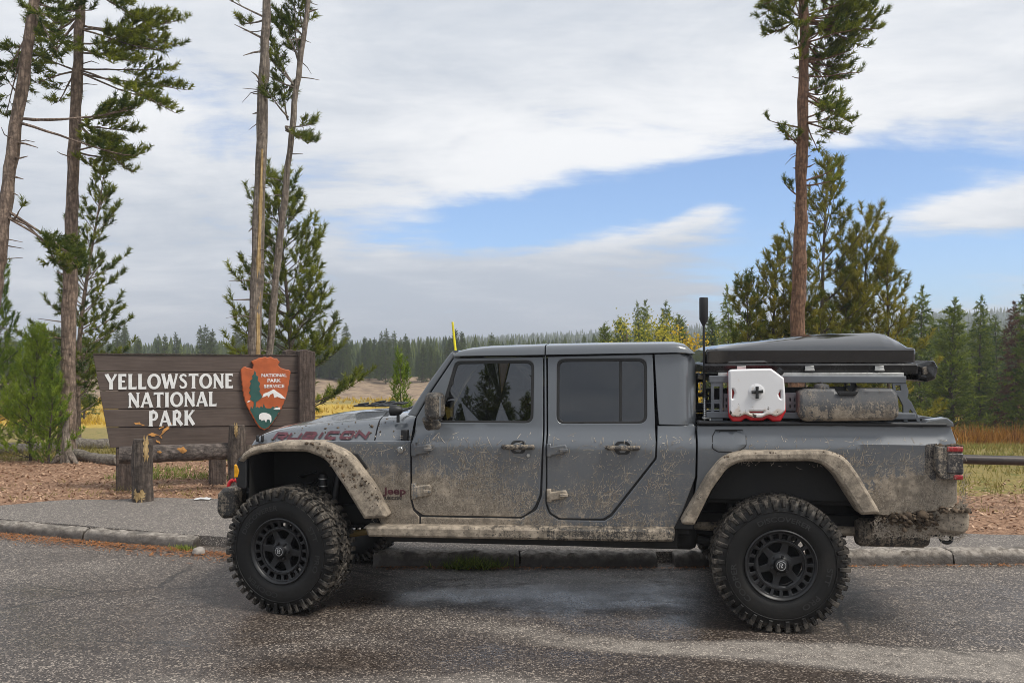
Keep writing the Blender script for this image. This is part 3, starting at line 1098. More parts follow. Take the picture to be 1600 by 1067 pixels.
# ---- tall pines whose limbs are laid out one by one
def tall_pine(name, label, path, radii, Y, limbs, trunk_mat, stubs=(), leaf='pine', tuft=(0.16, 0.105, 0.016, 40)):
    """path: photo-plane points of the trunk at distance Y; limbs: (px0,py0,px1,py1,depth,leafy_start,up,sub)"""
    p = np.array([at(a, b, Y) for a, b in path])
    p[0, 2] = gz(p[0, 0], p[0, 1]) - 0.05
    base = p[0].copy()
    tt = np.linspace(0, 1, len(p))
    ts = np.linspace(0, 1, 40)
    tr = np.stack([np.interp(ts, tt, p[:, k]) for k in range(3)], 1) - base
    rr = np.interp(ts, np.linspace(0, 1, len(radii)), radii)
    wood, tips = MB(), []
    tr[1:-1, :2] += rng.normal(size=(38, 2)) * 0.008
    wood.tube(tr, rr * (1 + 0.05 * np.sin(ts * 60) + 0.04 * np.sin(ts * 23)), 14, jitter=0.08)
    for (x0, y0, x1, y1, dep, leafy, up, sub, r) in limbs:
        a = at(x0, y0, Y) - base
        b = at(x1, y1, Y) - base + (0, dep, 0)
        L = np.linalg.norm(b - a)
        d = (b - a) / L - np.array((0, 0, up * 0.5))
        grow_branch(wood, tips, a, d, L * 1.03, r, up, sub, 0.115, leafy, wob_=0.3, nseg=9, tw=0.5)
    for (x0, y0, x1, y1) in stubs:
        a = at(x0, y0, Y) - base
        b = at(x1, y1, Y) - base + (0, rng.uniform(-0.2, 0.1), 0)
        m_ = (a + b) / 2 + np.array((0, 0, rng.uniform(-0.03, 0.05)))
        wood.tube([a, m_, b], [0.022, 0.016, 0.006], 5)
    for i_ in range(22):
        f_ = rng.uniform(0.12, 0.97)
        c_ = np.array([np.interp(f_, ts, tr[:, q_]) for q_ in range(3)])
        a_ = rng.uniform(0, 6.28)
        l_ = rng.uniform(0.12, 0.5)
        d_ = np.array((math.cos(a_), math.sin(a_), rng.uniform(-0.35, 0.3)))
        k_ = np.array((rng.normal() * 0.08, rng.normal() * 0.08, rng.uniform(-0.12, 0.03)))
        wood.tube([c_, c_ + d_ * l_ * 0.55, c_ + d_ * l_ + k_], [0.013, 0.009, 0.004], 4)
    L, nl, wd, k = tuft
    return finish_tree(name, wood, tips, M[trunk_mat], M[leaf], tuple(base), label, L, nl, wd, k)


def spray(x0, y0, x1, y1, n, spread, dep=0.7, leafy=0.3, up=0.25, sub=0.55, r=0.02):
    """n limbs fanning from about one place"""
    out = []
    for i in range(n):
        s = (i / max(1, n - 1) - 0.5) * 2 if n > 1 else 0
        out.append((x0, y0 + rng.uniform(-8, 8), x1 + rng.uniform(-18, 12), y1 + s * spread, rng.uniform(-dep, dep), leafy, up, sub, r))
    return out


tall_pine('pine_tree', 'tall grey-barked pine just left of the park sign, high leafy limbs', [(103, 715), (106, 600), (111, 380), (118, 180), (126, 0), (130, -160)], [0.165, 0.13, 0.112, 0.096, 0.082, 0.07], 16.0,
          spray(120, 45, 262, 45, 4, 38, leafy=0.25) + spray(118, 110, 262, 145, 4, 26, leafy=0.42) + spray(120, 75, 215, 95, 4, 28) +
          spray(122, 30, 45, 70, 4, 45) + spray(118, 110, 70, 120, 3, 28) + spray(116, 190, 205, 225, 5, 40, leafy=0.25) + spray(114, 230, 195, 258, 3, 18) +
          spray(124, -20, 230, -5, 4, 30) + spray(124, -40, 40, -20, 4, 40) + spray(100, 405, 60, 395, 2, 15) + spray(126, -90, 220, -80, 4, 40) + spray(126, -110, 60, -110, 4, 40),
          'bark_grey', [(108, 350, 120, 346), (107, 430, 96, 426), (105, 480, 92, 477), (112, 300, 124, 296), (106, 560, 118, 553)])
tall_pine('pine_tree', 'leaning grey pine trunk at the far left edge with a twisted drooping limb', [(-50, 700), (-16, 500), (4, 360), (26, 190), (55, 0), (78, -150)], [0.135, 0.12, 0.108, 0.098, 0.085, 0.07], 15.0,
          spray(32, 186, 205, 200, 3, 22, dep=0.3, leafy=0.55, r=0.026) + spray(8, 330, 112, 420, 4, 16, dep=0.3, leafy=0.5, up=-0.3, r=0.024) + spray(22, 345, 62, 345, 1, 0, leafy=0.9) +
          spray(48, 40, 0, 130, 3, 40) + spray(52, 10, 110, 60, 3, 30) + spray(60, -40, 150, -40, 4, 30) + spray(60, -60, -20, -40, 3, 40),
          'bark_grey', [(22, 222, 68, 235), (20, 246, 52, 248), (16, 275, 36, 280), (30, 150, 16, 130), (10, 300, 30, 306)])
T4 = tall_pine('pine_snag', 'split standing dead pine trunk with a pale bare strip behind the sign', [(393, 690), (397, 560), (403, 380), (411, 150), (417, 0), (422, -130)], [0.13, 0.122, 0.108, 0.09, 0.075, 0.06], 16.0,
               spray(414, 30, 368, 12, 2, 14, leafy=0.5) + spray(418, -60, 470, -60, 4, 40) + spray(418, -80, 370, -70, 4, 40) + [(400, 470, 366, 468, -0.1, 1.1, -0.4, 0.2, 0.022)],
               'bark_dead', [(410, 60, 366, 38), (411, 80, 384, 92), (408, 130, 398, 118), (408, 148, 394, 146), (406, 178, 394, 178), (398, 360, 388, 362)])
strip = MB()
b0 = np.array(T4.location)
for (pa, pb, w0, w1) in (((401, 690), (403, 420), 0.10, 0.11), ((403, 420), (410, 235), 0.11, 0.04)):
    n_ = 14
    A = np.array([at(pa[0] + (pb[0] - pa[0]) * t, pa[1] + (pb[1] - pa[1]) * t, 16.0) for t in np.linspace(0, 1, n_)]) - b0
    ww = np.linspace(w0, w1, n_) * rng.uniform(0.8, 1.15, n_)
    tt_ = (np.arange(n_) / n_)
    dep = -0.112 - 0.006 * np.sin(np.arange(n_) * 2.1)
    Pg = np.stack([A + np.stack((s * ww / 2 + 0.02, dep + abs(s) * 0.035, 0 * ww), 1) for s in (-1, -0.5, 0, 0.5, 1)], 1)
    strip.grid(Pg)
strip.build('bare_wood_strip', M['barewood'], T4, smooth=60, fix=True)
tall_pine('pine_tree', 'slender grey pine leaning right beside the split dead trunk', [(416, 690), (421, 540), (440, 350), (462, 150), (482, 0), (495, -110)], [0.072, 0.068, 0.06, 0.05, 0.042, 0.03], 16.3,
          spray(446, 205, 490, 216, 4, 16, dep=0.25, leafy=0.35) + spray(462, 130, 425, 100, 4, 40, dep=0.3) + spray(468, 95, 440, 20, 4, 40, dep=0.3) + spray(450, 180, 425, 140, 2, 15) + spray(474, 60, 455, 10, 3, 20) + spray(482, -10, 470, -60, 4, 40),
          'bark_dead', [(474, 60, 452, 66), (478, 20, 498, 16)])
tall_pine('pine_tree', 'tall reddish pine trunk rising behind the rooftop tent', [(1240, 720), (1247, 500), (1250, 380), (1254, 200), (1257, 0), (1258, -150)], [0.165, 0.14, 0.122, 0.10, 0.085, 0.065], 17.0,
          spray(1258, 30, 1365, 35, 8, 34, leafy=0.2) + spray(1258, 95, 1330, 88, 6, 28, leafy=0.25) + spray(1258, 60, 1310, 60, 5, 40, leafy=0.2) + spray(1256, 20, 1222, 15, 4, 40, leafy=0.2) + spray(1256, 35, 1226, 30, 3, 30) + spray(1255, 90, 1238, 85, 2, 15) +
          spray(1256, 150, 1310, 160, 5, 40, leafy=0.25) + spray(1256, 190, 1305, 205, 4, 26, leafy=0.3) + spray(1250, 222, 1228, 215, 2, 8, dep=0.2) + [(1256, 120, 1335, 112, -0.2, 0.95, 0.2, 0.1, 0.02), (1252, 200, 1203, 186, 0.1, 0.93, 0.1, 0.1, 0.02)] +
          spray(1258, -20, 1350, -20, 5, 35) + spray(1257, -30, 1200, -10, 4, 35) + spray(1257, -90, 1340, -90, 4, 35) + spray(1250, 300, 1240, 290, 1, 0, dep=0.1) + spray(1257, 285, 1300, 275, 2, 12, dep=0.2, leafy=0.6),
          'bark_red', [(1257, 262, 1270, 258), (1257, 350, 1268, 352), (1246, 265, 1240, 262), (1257, 75, 1230, 83), (1257, 245, 1268, 242)])


# ---- young pines near the sign
def young(name, label, px, Y, top, Rb, lean_px=0, leaf='pine_young', L=0.13, nl=0.055, wd=0.012, k=20, tint0=0.4, bark_='bark_dark', group=None, **kw):
    b = base_at(px, Y)
    H = top_h(top, Y, b[2])
    wood, tips = conifer(H, Rb, lean=(lean_px / FPX * Y, 0), **kw)
    return finish_tree(name, wood, tips, M[bark_], M[leaf], b, label, L, nl, wd, k, tint0=tint0, group=group)


young('pine_tree', 'slim dark green pine with open crown behind the left end of the sign', 122, 21.0, 262, 1.5, 36, leaf='pine', nw=17, nb=6, h0=0.10, up=0.35, ang=0.10, power=0.55, spacing=0.17, L=0.17, nl=0.125, wd=0.018, k=46, gaps=0.30, tw=0.3, bark_='bark_grey', tint0=0.42)
young('pine_sapling', 'bright green bushy pine sapling in front of the grey trunk, left of sign', 48, 15.6, 522, 0.78, 6, nw=15, nb=6, h0=0.04, power=0.55, spacing=0.10, L=0.16, nl=0.075, wd=0.013, k=30, tint0=0.6)
young('pine_sapling', 'shorter green pine sapling against the base of the grey trunk', 76, 15.2, 575, 0.5, 3, nw=12, nb=5, h0=0.04, power=0.6, spacing=0.11, L=0.15, nl=0.07, wd=0.013, k=30, tint0=0.45)
young('pine_tree', 'green young pine cut off by the left edge of the picture', -6, 18.5, 425, 1.0, 4, nw=18, nb=6, h0=0.1, power=0.6, spacing=0.15, L=0.19, nl=0.085, wd=0.016, k=32, tint0=0.45, gaps=0.25)
young('pine_tree', 'broad bushy green pine behind the two bare trunks and sign', 452, 20.0, 288, 1.75, -14, leaf='pine', nw=17, nb=7, h0=0.12, up=0.65, ang=0.05, power=0.42, spacing=0.20, L=0.20, nl=0.135, wd=0.019, k=46, gaps=0.26, tw=0.4, tint0=0.55, sub=0.5)
young('pine_sapling', 'small lone bright pine sapling above the hood, by the meadow', 629, 14.0, 568, 0.42, 0, nw=8, nb=5, h0=0.22, up=0.9, power=0.45, spacing=0.08, L=0.16, nl=0.07, wd=0.014, k=22, tint0=0.6, gaps=0.1, sub=0.3)
for px_, top_, Rb_, ln_, lab in ((1294, 258, 1.75, 0, 'tallest rusty green young pine beside the reddish trunk'), (1213, 385, 0.85, 4, 'thin rusty young pine left of the reddish trunk'),
                                 (1342, 345, 1.5, 12, 'bushy rusty young pine right of the reddish trunk, above the tent'), (1180, 440, 0.8, -14, 'lowest straggly pine left of the reddish trunk above the fuel can'),
                                 (1383, 395, 1.1, 6, 'young pine with upswept limbs above the tent rear end'),
                                 (1262, 410, 1.0, -6, 'low young pine directly in front of the reddish trunk base'), (1320, 430, 1.2, 10, 'low spreading young pine between trunk and tent top')):
    young('young_pine', lab, px_, 18.6 + rng.uniform(-1, 1), top_, Rb_, ln_, leaf='pine_rust', nw=14, nb=6, h0=0.12, up=0.6, ang=0.12, power=0.42, spacing=0.19, L=0.18, nl=0.125, wd=0.018, k=44, gaps=0.34, tw=0.35, tint0=0.40, bark_='bark_dark')

# ---- spruces: five shapes, then copies
protos = []
for i in range(5):
    H_ = 7.5
    wood, tips = conifer(H_, [1.25, 0.95, 1.45, 1.1, 1.3][i], h0=0.06, nw=24, nb=7, up=[-0.25, -0.3, 0.1, -0.2, 0.35][i], ang=[0.1, 0.05, 0.15, 0.1, 0.15][i], power=[0.85, 0.75, 0.8, 0.9, 0.7][i], spacing=0.24, leafy=0.12, sub=0.45, gaps=0.08, tw=-0.05)
    me_w = wood.mesh('spruce_trunk', 60)
    me_w.materials.append(M['bark_dark'])
    lf = MB()
    P = np.array([t[0] for t in tips])
    D = np.array([t[1] for t in tips])
    needles(lf, P, D, rng.uniform(0.7, 1.3, len(P)) * 0.30, 0.19, 0.05, 12, np.clip(rng.normal(0.4, 0.22, len(P)), 0, 1), 20, 70)
    me_l = lf.mesh('spruce_crown', None, True)
    me_l.materials.append(M['spruce'])
    me_far = me_l.copy()
    me_far.materials.clear()
    me_far.materials.append(M['spruce_far'])
    me_dead = me_l.copy()
    me_dead.materials.clear()
    me_dead.materials.append(M['deadspruce'])
    protos.append((me_w, me_l, me_far, me_dead))


def spruce(loc, H, label, group, var=None, mat=1, wide=1.0, name='spruce_tree'):
    v = protos[var if var is not None else int(rng.integers(5))]
    r = empty(name, loc, rng.uniform(0, 6.28))
    s = H / 7.5
    r.scale = (s * wide, s * wide, s)
    for nm, me in (('trunk', v[0]), ('crown', v[mat])):
        o = link(bpy.data.objects.new(nm, me))
        o.parent = r
    return tag(r, label, 'tree', group)


def spruce_px(px, Y, top, label, group=None, **kw):
    b = base_at(px, Y)
    return spruce(b, top_h(top, Y, b[2]), label, group, **kw)


for px_, Y_, top_, lab, kw in (
        (1441, 36, 456, 'tall green spruce just right of the tent rear', {}), (1492, 33, 474, 'broad yellow-green spruce above the tail light', dict(wide=1.25, var=2)),
        (1533, 38, 470, 'narrow dark spruce right of the broad yellow-green one', dict(var=1)), (1583, 37, 480, 'rust-red dying spruce near the right edge', dict(mat=3, var=3)),
        (1606, 31, 455, 'dark green spruce cut by the right edge of the picture', dict(var=0)), (1412, 40, 497, 'green spruce half hidden behind the tent', {}),
        (1556, 45, 500, 'lower spruce between the narrow and the rust-red spruces', {}), (1470, 46, 505, 'spruce seen through the gap behind the tail of the tent', {}),
        (1133, 40, 456, 'single pointed spruce right of the black antenna', dict(var=1, wide=0.8)), (995, 45, 480, 'dark narrow spruce above the cab roof, left of two', dict(var=1, wide=0.75)),
        (1011, 46, 477, 'dark narrow spruce above the cab roof, middle', dict(var=3, wide=0.75)), (1038, 44, 479, 'dark spruce above the cab roof beside the yellow aspen', dict(var=0, wide=0.8)),
        (942, 42, 511, 'leftmost low green pine over the cab roof', dict(var=4)), (968, 43, 502, 'low green pine over the middle of the cab roof', dict(var=4)), (1030, 40, 506, 'yellowish green pine over the rear of the cab roof', dict(var=2)),
        (1060, 47, 498, 'green pine behind the yellow aspen', {}), (1108, 44, 497, 'green spruce right behind the black antenna', {}), (1160, 45, 495, 'green spruce between antenna and fuel can', {})):
    spruce_px(px_, Y_, top_, lab, **kw)

for i in range(44):
    px_ = rng.uniform(910, 2100)
    Y_ = rng.uniform(50, 85)
    if px_ < 1180 and rng.random() < 0.5:
        Y_ = 80
    spruce_px(px_, Y_, rng.uniform(496, 520) if px_ > 1180 else rng.uniform(515, 532), 'green conifer deep in the wood behind the truck', 'conifers in the wood behind the truck', mat=1)
for i in range(10):
    spruce_px(rng.uniform(1620, 2000), rng.uniform(28, 45), rng.uniform(440, 490), 'green conifer in the wood right of the picture edge', 'conifers right of the picture')
for i in range(190):
    px_ = rng.uniform(-350, 480) if i < 95 else rng.uniform(470, 790)
    Y_ = rng.uniform(110, 138) if i % 3 else rng.uniform(109, 114)
    b = base_at(px_, Y_)
    spruce(b, rng.uniform(2.6, 7.6) * (1.0 if px_ < 480 else 1.0 - max(0, px_ - 600) / 600), 'conifer in the tree line along the far creek bank', 'conifers along the far creek bank', mat=2)
for i in range(14):
    px_ = rng.uniform(-260, 150)
    spruce_px(px_, rng.uniform(45, 75), rng.uniform(500, 528), 'conifer at the left side of the meadow behind the saplings', 'conifers left of the meadow')
# conifers across the road, seen mirrored in the side windows
for k_, (x_, y_, h_) in enumerate(((-20.3, -51, 12.6), (-19.2, -53, 10.9), (-18.3, -50, 11.3), (-16.9, -51, 13.6), (-15.9, -54, 10.9), (-15.2, -50, 11.9), (-14.2, -52, 11.3), (-13.3, -50, 10.7), (-22.0, -52, 13.0))):
    spruce((x_, y_, gz(x_, y_)), h_, 'tall conifer across the road mirrored in the front door window', 'tall conifers across the road', mat=1, wide=0.9)
for i in range(26):  # unseen row added to darken what the truck's near side reflects
    x_ = -62 + i * 5.0 + rng.uniform(-1.5, 1.5)
    y_ = rng.uniform(-66, -58)
    spruce((x_, y_, gz(x_, y_)), rng.uniform(4.5, 7.0), 'unseen low conifer added across the road to darken truck reflections', 'unseen low conifers added across the road', mat=1, wide=1.3)


def far_forest():
    mb = MB()
    N = 19000
    Y = np.exp(rng.uniform(math.log(140), math.log(880), N))
    px = rng.uniform(-1000, 2500, N)
    X = (px - 800) / FPX * Y
    Z = ground_z(X, Y)
    Hs = rng.uniform(2.6, 8.8, N) * np.interp(Y, [140, 350, 880], [0.75, 0.62, 0.45])
    tris, tints = [], []
    for x, y, z, h in zip(X, Y, Z, Hs):
        tiers = 5 if y < 330 else 3
        tn = np.clip(rng.normal(0.4, 0.25), 0, 1)
        rb = h * rng.uniform(0.13, 0.2)
        nn = 6 if y < 330 else 4
        for k in range(tiers):
            zb = z + h * (0.08 + 0.85 * k / tiers)
            zt = z + h * min(1.0, 0.08 + 0.85 * (k + 1.9) / tiers)
            r = rb * (1 - k / tiers * 0.85)
            an = np.arange(nn * 2) / (nn * 2) * 6.283 + rng.uniform(0, 1)
            rad = np.where(np.arange(nn * 2) % 2, r * 0.55, r * rng.uniform(0.8, 1.25, nn * 2))
            bx = np.stack((x + np.cos(an) * rad, y + np.sin(an) * rad, np.full(nn * 2, zb) + rng.uniform(-0.05, 0.05, nn * 2) * h), 1)
            tp_ = np.array((x, y, zt))
            for j in range(nn * 2):
                tris.append((bx[j], bx[(j + 1) % (nn * 2)], tp_))
                tints.append(tn + rng.uniform(-0.15, 0.15))
    mb.tris(np.array(tris), np.clip(tints, 0, 1))
    tag(mb.build('distant_forest', M['spruce_far'], smooth=None, tint=True), 'dense conifer forest covering the far hills', 'forest', kind='stuff')


far_forest()


def leafy(name, label, px, Y, top, Rw, leaf, nleaf, size, group=None, shape=0.6):
    b = base_at(px, Y)
    H = top_h(top, Y, b[2])
    wood = MB()
    hs = np.linspace(0, 1, 8)
    wood.tube(np.stack((0.05 * H * np.sin(hs * 3), 0.03 * H * np.sin(hs * 4), hs * H * 0.95), 1), H * 0.012 * (1 - hs * 0.8), 6)
    cl = []
    for i in range(18):
        f = rng.uniform(0.3, 1.0)
        a = rng.uniform(0, 6.28)
        r = Rw * (1 - (abs(f - 0.55) / 0.6) ** 2 * shape) * rng.uniform(0.3, 1)
        p = np.array((math.cos(a) * r, math.sin(a) * r, f * H))
        wood.tube([np.array((0, 0, f * H * 0.75)), p * (0.5, 0.5, 0.93), p], [0.012 * H * 0.4, 0.006 * H * 0.4, 0.003], 4, caps=False)
        cl.append(p)
    root = empty(name, b)
    wood.build('trunk', M['bark_grey'], root)
    lf = MB()
    c = np.array(cl)[rng.integers(0, len(cl), nleaf)] + rng.normal(size=(nleaf, 3)) * Rw * 0.23
    u_ = unit(rng.normal(size=(nleaf, 3))) * size
    v_ = unit(np.cross(u_, rng.normal(size=(nleaf, 3)))) * size * 0.8
    tri = np.concatenate((np.stack((c - u_, c + v_, c + u_), 1), np.stack((c - u_, c + u_, c - v_), 1)))
    tn = np.clip(rng.normal(0.5, 0.25, nleaf), 0, 1)
    lf.tris(tri, np.concatenate((tn, tn)))
    lf.build('crown', M[leaf], root, smooth=None, tint=True)
    return tag(root, label, 'tree', group)


leafy('aspen_tree', 'bright yellow aspen behind the rear corner of the cab', 1070, 38, 508, 0.85, 'aspen', 900, 0.06)
leafy('aspen_tree', 'small yellow aspen low behind the cab corner and antenna', 1088, 36, 552, 0.55, 'aspen', 500, 0.055)
leafy('aspen_tree', 'yellow leafed shrub glimpsed left of the reddish trunk above the tent', 1228, 34, 512, 0.4, 'aspen', 250, 0.05)
leafy('aspen_tree', 'yellow-green bushy tree over the rear of the cab roof', 1022, 40, 506, 1.3, 'aspen_green', 1700, 0.055)
leafy('aspen_tree', 'yellow-green leafy tree over the middle of the cab roof', 978, 41, 512, 1.1, 'aspen_green', 1300, 0.055)
leafy('aspen_tree', 'low yellow-green leafy tree left of the bright yellow aspen', 1048, 37, 515, 0.9, 'aspen_green', 1200, 0.05)
leafy('aspen_tree', 'yellow-green leafy tree right of the antenna mast', 1122, 42, 512, 0.8, 'aspen_green', 900, 0.05)
leafy('yellow_shrub', 'small yellow shrub beside the tail light', 1522, 27, 688, 0.35, 'willow', 350, 0.04)


# ---- grasses, brush, litter: nobody could count them
def blades(name, label, cat, mat, X, Y, h0, h1, wd, spread=0.5, k=1, lift=0.0):
    N = len(X)
    Xr = np.repeat(X, k) + rng.normal(size=N * k) * (0.05 if k > 1 else 0)
    Yr = np.repeat(Y, k) + rng.normal(size=N * k) * (0.05 if k > 1 else 0)
    Z = ground_z(Xr, Yr) + lift
    h = rng.uniform(h0, h1, N * k)
    d = unit(np.stack((rng.normal(size=N * k) * spread, rng.normal(size=N * k) * spread, np.ones(N * k)), 1))
    b = np.stack((Xr, Yr, Z), 1)
    side = unit(np.cross(d, rng.normal(size=(N * k, 3)))) * wd / 2
    tri = np.stack((b - side, b + side, b + d * h[:, None]), 1)
    mb = MB()
    mb.tris(tri, np.clip(np.repeat(rng.normal(0.45, 0.25, N), k), 0, 1))
    return tag(mb.build(name, M[mat], smooth=None, tint=True), label, cat, kind='stuff')


def area(n, x0, x1, y0, y1, thr=-9, s=2.0):
    X = rng.uniform(x0, x1, n * 3)
    Y = rng.uniform(y0, y1, n * 3)
    ok = wob(X, Y, s, 1.3) + rng.uniform(-0.5, 0.5, n * 3) > thr
    return X[ok][:n], Y[ok][:n]


X1, Y1 = area(9000, -18, -2, 15.5, 30, 0.0)
X2, Y2 = area(9000, 3.2, 20, 11.6, 30, -0.1)
X3, Y3 = area(5000, -18, 20, 28, 46, -0.1)
blades('dry_grass', 'dry straw-coloured grass along the verge', 'grass', 'straw', np.concatenate((X1, X2, X3)), np.concatenate((Y1, Y2, Y3)), 0.05, 0.22, 0.014, 0.5, 3)
X1, Y1 = area(3500, 3.6, 20, 12.5, 30, 0.25)
X2, Y2 = area(2500, -6, -1.0, 13.0, 18, 0.15, 1.0)
blades('green_grass', 'green grass patches behind the wood chips', 'grass', 'green_grass', np.concatenate((X1, X2)), np.concatenate((Y1, Y2)), 0.05, 0.16, 0.012, 0.5, 3)
X1, Y1 = area(9000, -75, 70, 54, 93, 0.0, 7.0)
ok = np.abs(X1 - (-11 + 0.25 * (Y1 - 70) + 2.0 * np.sin(Y1 / 5.0))) > 3.0
blades('meadow_willow', 'yellow autumn willow and sedge covering the meadow', 'meadow', 'willow', X1[ok], Y1[ok], 0.18, 0.5, 0.09, 0.4, 4)
X1, Y1 = area(5200, 8, 40, 25, 34, -0.15, 2.5)
blades('rusty_brush', 'rust-coloured low brush at the foot of the spruces', 'brush', 'redbrush', X1, Y1, 0.3, 0.95, 0.03, 0.4, 5)
X1, Y1 = area(5000, -20, 26, 9.2, 19, -9)
ok = (Y1 > back_y(X1) + 0.05) & (Y1 < np.interp(X1, [-30, -6, -3, 0, 3, 5, 30], [15.2, 16.2, 16.5, 15.5, 13, 12, 11.5]))


def flakes(name, label, cat, mat, X, Y, size, asp=0.35, z=None, tilt=0.35):
    N = len(X)
    a = rng.uniform(0, 6.28, N)
    u_ = np.stack((np.cos(a), np.sin(a), rng.normal(size=N) * tilt), 1) * (size * rng.uniform(0.5, 1.4, N))[:, None]
    v_ = np.stack((-np.sin(a), np.cos(a), rng.normal(size=N) * tilt), 1) * (size * asp * rng.uniform(0.6, 1.4, N))[:, None]
    c = np.stack((X, Y, (ground_z(X, Y) if z is None else z) + 0.008 + size * 0.2), 1)
    tri = np.concatenate((np.stack((c - u_, c + v_, c + u_), 1), np.stack((c - u_, c + u_, c - v_), 1)))
    tn = np.clip(rng.normal(0.45, 0.28, N), 0, 1)
    mb = MB()
    mb.tris(tri, np.concatenate((tn, tn)))
    return tag(mb.build(name, M[mat], smooth=None, tint=True), label, cat, kind='stuff')


Xc = rng.uniform(-14, 16, 46000)
Yc = rng.uniform(8.6, 17, 46000)
gl_ = np.interp(Xc, [-30, -6, -3, 0, 3, 5, 30], [15.4, 16.4, 16.6, 15.6, 13.2, 12.2, 11.8])
ok = (Yc > back_y(Xc) + rng.uniform(-0.12, 0.2, len(Xc))) & (Yc < gl_ + rng.uniform(-1, 1, len(Xc)))
Xc, Yc = Xc[ok], Yc[ok]
flakes('bark_chips', 'reddish-brown bark chips strewn over the bare ground', 'bark chips', 'chips', Xc, Yc, 0.03, 0.4, z=np.maximum(ground_z(Xc, Yc), np.where(Yc < back_y(Xc) + 0.15, 0.115, -9)))
Xl = np.concatenate((rng.uniform(-9, -2.6, 5200), rng.uniform(-1.2, 6, 900)))
Yl = kerb_y(Xl) - 0.13 - np.abs(rng.normal(size=len(Xl))) * np.where(Xl < -2, 0.16, 0.05)
flakes('pine_needle_litter', 'orange pine needles washed against the kerb', 'litter', 'litter', Xl, Yl, 0.03, 0.14, z=np.full(len(Xl), 0.0), tilt=0.2)
for (xa, n_, lab) in ((-0.36, 420, 'green grass tuft growing out of the kerb under the truck'), (-3.2, 120, 'small grass tuft at the end of the left kerb')):
    mb = MB()
    Xt = xa + rng.normal(size=n_) * (0.13 if n_ > 200 else 0.07)
    Yt = kerb_y(Xt) - 0.12 - np.abs(rng.normal(size=n_)) * 0.04
    b = np.stack((Xt, Yt, np.full(n_, 0.0)), 1)
    d = unit(np.stack((rng.normal(size=n_) * 0.6, rng.normal(size=n_) * 0.4 - 0.3, np.ones(n_)), 1))
    sd = unit(np.cross(d, rng.normal(size=(n_, 3)))) * 0.005
    mb.tris(np.stack((b - sd, b + sd, b + d * rng.uniform(0.05, 0.15 if n_ > 200 else 0.08, n_)[:, None]), 1), np.clip(rng.normal(0.5, 0.3, n_), 0, 1))
    tag(mb.build('grass_tuft', M['green_grass'], smooth=None, tint=True), lab, 'grass', kind='stuff')


Xw = rng.uniform(-13, 14, 1500)
Yw = back_y(Xw) + np.abs(rng.normal(size=1500)) * 1.2 + 0.05
kw_ = rng.random(1500) < np.clip(0.35 + 0.9 * wob(Xw, Yw, 1.1, 4.0), 0, 1)
blades('verge_weeds', 'scattered dry weeds along the edge of the path', 'weeds', 'straw', Xw[kw_], Yw[kw_], 0.03, 0.12, 0.008, 0.7, 5, 0.02)


def lump(name, mat, label, cat, c, size, seed=0, parent=None, amp=0.25):
    bm = bmesh.new()
    bmesh.ops.create_icosphere(bm, subdivisions=3, radius=1)
    for v in bm.verts:
        n = mnoise.noise(v.co * 1.6 + Vector((seed, 0, 0))) * amp + mnoise.noise(v.co * 5 + Vector((0, seed, 0))) * amp * 0.25
        v.co = v.co * (1 + n)
        v.co = Vector((v.co.x * size[0], v.co.y * size[1], v.co.z * size[2]))
    me = bpy.data.meshes.new(name)
    bm.to_mesh(me)
    bm.free()
    me.shade_smooth()
    me.materials.append(mat)
    o = link(bpy.data.objects.new(name, me))
    o.location = c
    if parent:
        o.parent = parent
    if label:
        tag(o, label, cat)
    return o


lump('stone', M['stone'], 'pale loose stone at the broken end of the left kerb', 'stone', (-2.98, 8.43, 0.03), (0.065, 0.05, 0.042), 3)
q = at(318, 778, 11.1)
pm = MB()
Pg = np.zeros((6, 4, 3))
for i in range(6):
    for j in range(4):
        Pg[i, j] = (q[0] + (i - 2.5) * 0.04, q[1] + (j - 1.5) * 0.045, 0.118 + 0.018 * rng.random())
pm.grid(Pg)
tag(pm.build('paper_scrap', M['paper'], smooth=20), 'scrap of white paper on the path below the sign', 'litter')

# fallen logs and the root stump left of the sign
for (a_, b_, r_, lab) in (((-30, 703), (96, 692), 0.12, 'weathered fallen log at the left edge behind the saplings'), ((108, 688), (178, 680), 0.13, 'grey fallen log just behind the left end of the sign'),
                          ((104, 712), (186, 722), 0.10, 'pale fallen log ending at the left leg of the sign')):
    Y0 = FPX * (CAMZ - 0.07) / (a_[1] + 6 - HOR)
    Y1_ = FPX * (CAMZ - 0.07) / (b_[1] + 6 - HOR)
    A = np.array(((a_[0] - 800) / FPX * Y0, Y0, 0.09 + r_ * 0.8))
    B = np.array(((b_[0] - 800) / FPX * Y1_, Y1_, 0.09 + r_ * 0.8))
    for P_ in (A, B):
        P_[2] = gz(P_[0], P_[1]) + r_ * 0.8
    ts = np.linspace(0, 1, 14)[:, None]
    pts = A * (1 - ts) + B * ts + np.stack((0 * ts[:, 0], 0 * ts[:, 0], 0.02 * np.sin(ts[:, 0] * 7)), 1)
    c0 = pts[0].copy()
    mb = MB()
    mb.tube(pts - c0, r_ * (1 + 0.08 * np.sin(ts[:, 0] * 11)), 12, jitter=0.06)
    o = mb.build('fallen_log', M['log'], smooth=50)
    o.location = c0
    tag(o, lab, 'log')
q = np.array(((104 - 800) / FPX * 15.3, 15.3, 0.05))
mb = MB()
for (dx, dz, r_) in ((0.25, 0.03, 0.05), (-0.22, 0.02, 0.05), (0.1, 0.0, 0.06)):
    mb.tube([(0, 0, 0.25), (dx * 0.5, -0.06, 0.14), (dx, -0.12, dz)], [0.07, 0.06, r_ * 0.5], 8)
